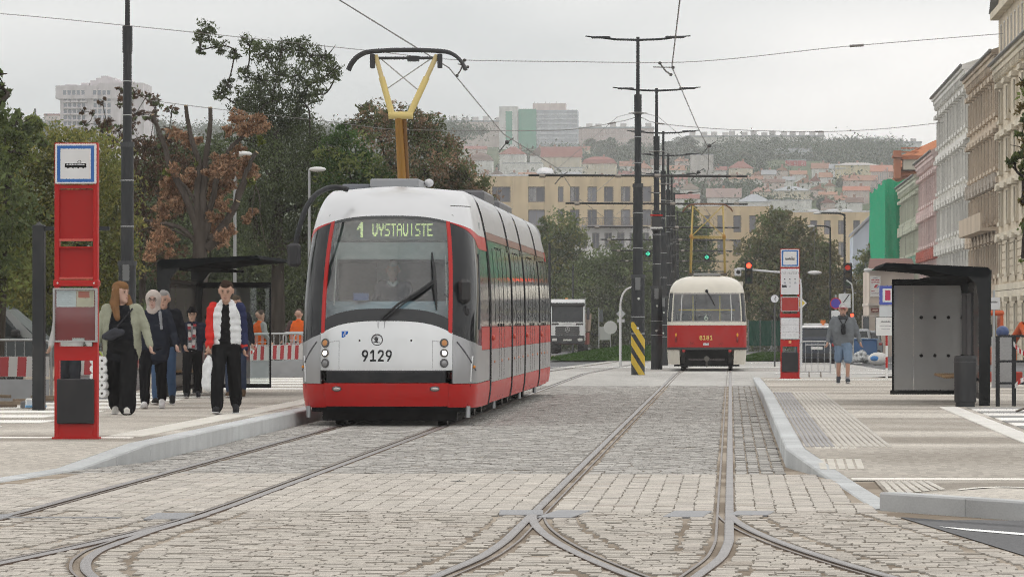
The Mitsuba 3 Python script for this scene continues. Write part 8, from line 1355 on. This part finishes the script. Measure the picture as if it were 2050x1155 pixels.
# boy
x, y = stand(385, 797); k, J, A_, sc, put, fin = person('black haired boy in open navy jacket with a red and white scarf', x, y, gL(y), 1.47, b=1.05, hipb=1.0, stride=.15, lead=-1, yaw=.08, arms=((.12, .03, .08), (.11, .05, .08)), top=(.022, .025, .042), shirt=(.30, .31, .33), open_=.075, leg_w=1.15, shoes=(.035, .035, .04), hair=(.012, .011, .012), hair_style='fringe', glasses=True, top_len=.82, skin=(.50, .33, .24))
sk = thing('scarf', 'red and white striped scarf hanging from the neck of the boy', 'scarf')
for s in (-1, 1):
    for q in range(9):
        z0_ = 1.44 - .052 * q; m = M(); c = np.array([s * (.055 - .003 * q), -.145 - .01 * min(q, 3), z0_]); v = np.array([c + [a * .030, b_ * .012, c_ * .0262] for a in (-1, 1) for b_ in (-1, 1) for c_ in (-1, 1)]); m.flat(np.array([A_(p) for p in v]), _BXF, [(.50, .48, .47), (.36, .06, .07), (.10, .10, .105), (.44, .42, .42)][(q + (s > 0)) % 4]); m.put(sk, 'stripe', 'cloth')
put(solid([((-.06, -.06, 1.475), (.06, -.06, 1.475), .042, .042), ((-.07, .03, 1.48), (.07, .03, 1.48), .045, .045)], .02, 4), 'collar', 'cloth', (.022, .025, .042))
# others
x, y = stand(468, 797); person('person in dark coat and jeans almost hidden behind the man in the quilted vest', x, y + .3, gL(y), 1.66, b=1.1, stride=.12, lead=-1, arms=((.02, .02, .04), (.06, .04, .06)), top=(.02, .022, .03), trousers=(.05, .07, .12), shoes=(.12, .08, .05), hair=(.1, .08, .06), top_len=.74)
x, y = at(141, 639, 62)[0], 62.0; person('person in dark trousers seen through the gaps of the nearest stop pillar', x, y, gL(62), 1.62, b=1.1, stride=.10, lead=1, top=(.50, .50, .49), trousers=(.03, .032, .038), leg_w=1.25, shoes=(.03, .03, .03), hair=(.2, .16, .12), hair_style='fringe', top_len=.80)
# workers behind the barriers
for px, yy, H, lb, tr, fl in ((520, 98, 1.72, 'worker in an orange vest bending by the barriers behind the shelter glass', (.30, .30, .30), .5), (598, 101, 1.76, 'worker in an orange vest standing behind the barriers by the tram nose', (.05, .05, .06), 0)):
    x = at(px, 639, yy)[0]; k, J, A_, sc, put, fin = person(lb, x, yy, -.05, H, yaw=PI if px > 560 else 2.2, b=1.15, arms=((.14, .06, .10), (.16, .05, .12)), top=(.72, .13, .025), sleeves=((.30, .30, .29), (.30, .30, .29)) if px < 560 else ((.09, .06, .06), (.09, .06, .06)), trousers=(.60, .12, .03) if px < 560 else (.05, .05, .06), hair=(.08, .06, .05), top_len=.84)
    for z_ in (1.0, 1.18): v, f = solid([((-.09, 0, z_), (.09, 0, z_), .152, .152, (1, .86, .13))], .03, 2); put((v, f), 'reflective_band', 'cloth', (.62, .63, .60))
# man on the right
x, y = stand(1688, 770, .07); k, J, A_, sc, put, fin = person('bearded man in grey hooded jacket, denim shorts and a red and white cap', x, y, float(zr(y)), 1.70, b=1.20, hipb=1.08, stride=.07, lead=1, arms=((.10, .02, .03), (.13, .02, .03)), top=(.155, .165, .18), trousers=(.16, .22, .31), shorts=True, shoes=(.05, .055, .065), hair=(.42, .41, .41), hair_style='cap', top_len=.80, collar=True, beard=(.16, .12, .10), skin=(.46, .27, .20), head_tilt=.1)
put(solid([((-.07, -.07, 1.475), (.07, -.07, 1.475), .045, .045), ((-.08, .05, 1.48), (.08, .05, 1.48), .06, .06)], .02, 4), 'hood', 'cloth', (.06, .065, .07)); bk = thing('chest_pouch', 'black pouch hanging on the chest of the man in the cap', 'pouch'); v, f = solid([((-.0, -.19, 1.30), (.0, -.20, 1.15), .050, .055)], .02, 3); M().add(np.array([A_(p) for p in v]), f, (.02, .021, .025)).put(bk, 'pouch', 'cloth'); M().tube([A_((-.09, -.10, 1.46)), A_((-.02, -.17, 1.33)), A_((.02, -.17, 1.33)), A_((.09, -.10, 1.46))], .010, (.02, .02, .022), 5).put(bk, 'strap', 'cloth')
# driver
k, J, A_, sc, put, fin = person('tram driver with grey hair and white shirt collar behind the windscreen', TX - .02, TY + 1.55, .58, 1.70, b=1.05, stride=.02, arms=((.06, .30, .15), (.06, .30, .15)), top=(.02, .025, .045), hair=(.38, .36, .34), top_len=.80, skin=(.50, .33, .25)); put(solid([((-.055, -.055, 1.475), (-.01, -.10, 1.43), .028, .02), ((.055, -.055, 1.475), (.01, -.10, 1.43), .028, .02)], .012, 2), 'shirt_collar', 'cloth', (.75, .75, .74))
# ------------------------------------------------------------------ air
scene['clear'] = {'type': 'null'}
scene['haze'] = {'type': 'cube', 'to_world': T().translate([0, 1750, 63.5]).scale([2400, 1850, 66.5]), 'bsdf': {'type': 'ref', 'id': 'clear'}, 'interior': {'type': 'ref', 'id': 'haze_air'}}
labels['haze'] = {'kind': 'stuff', 'label': 'thin pale haze hanging over the far hillside'}
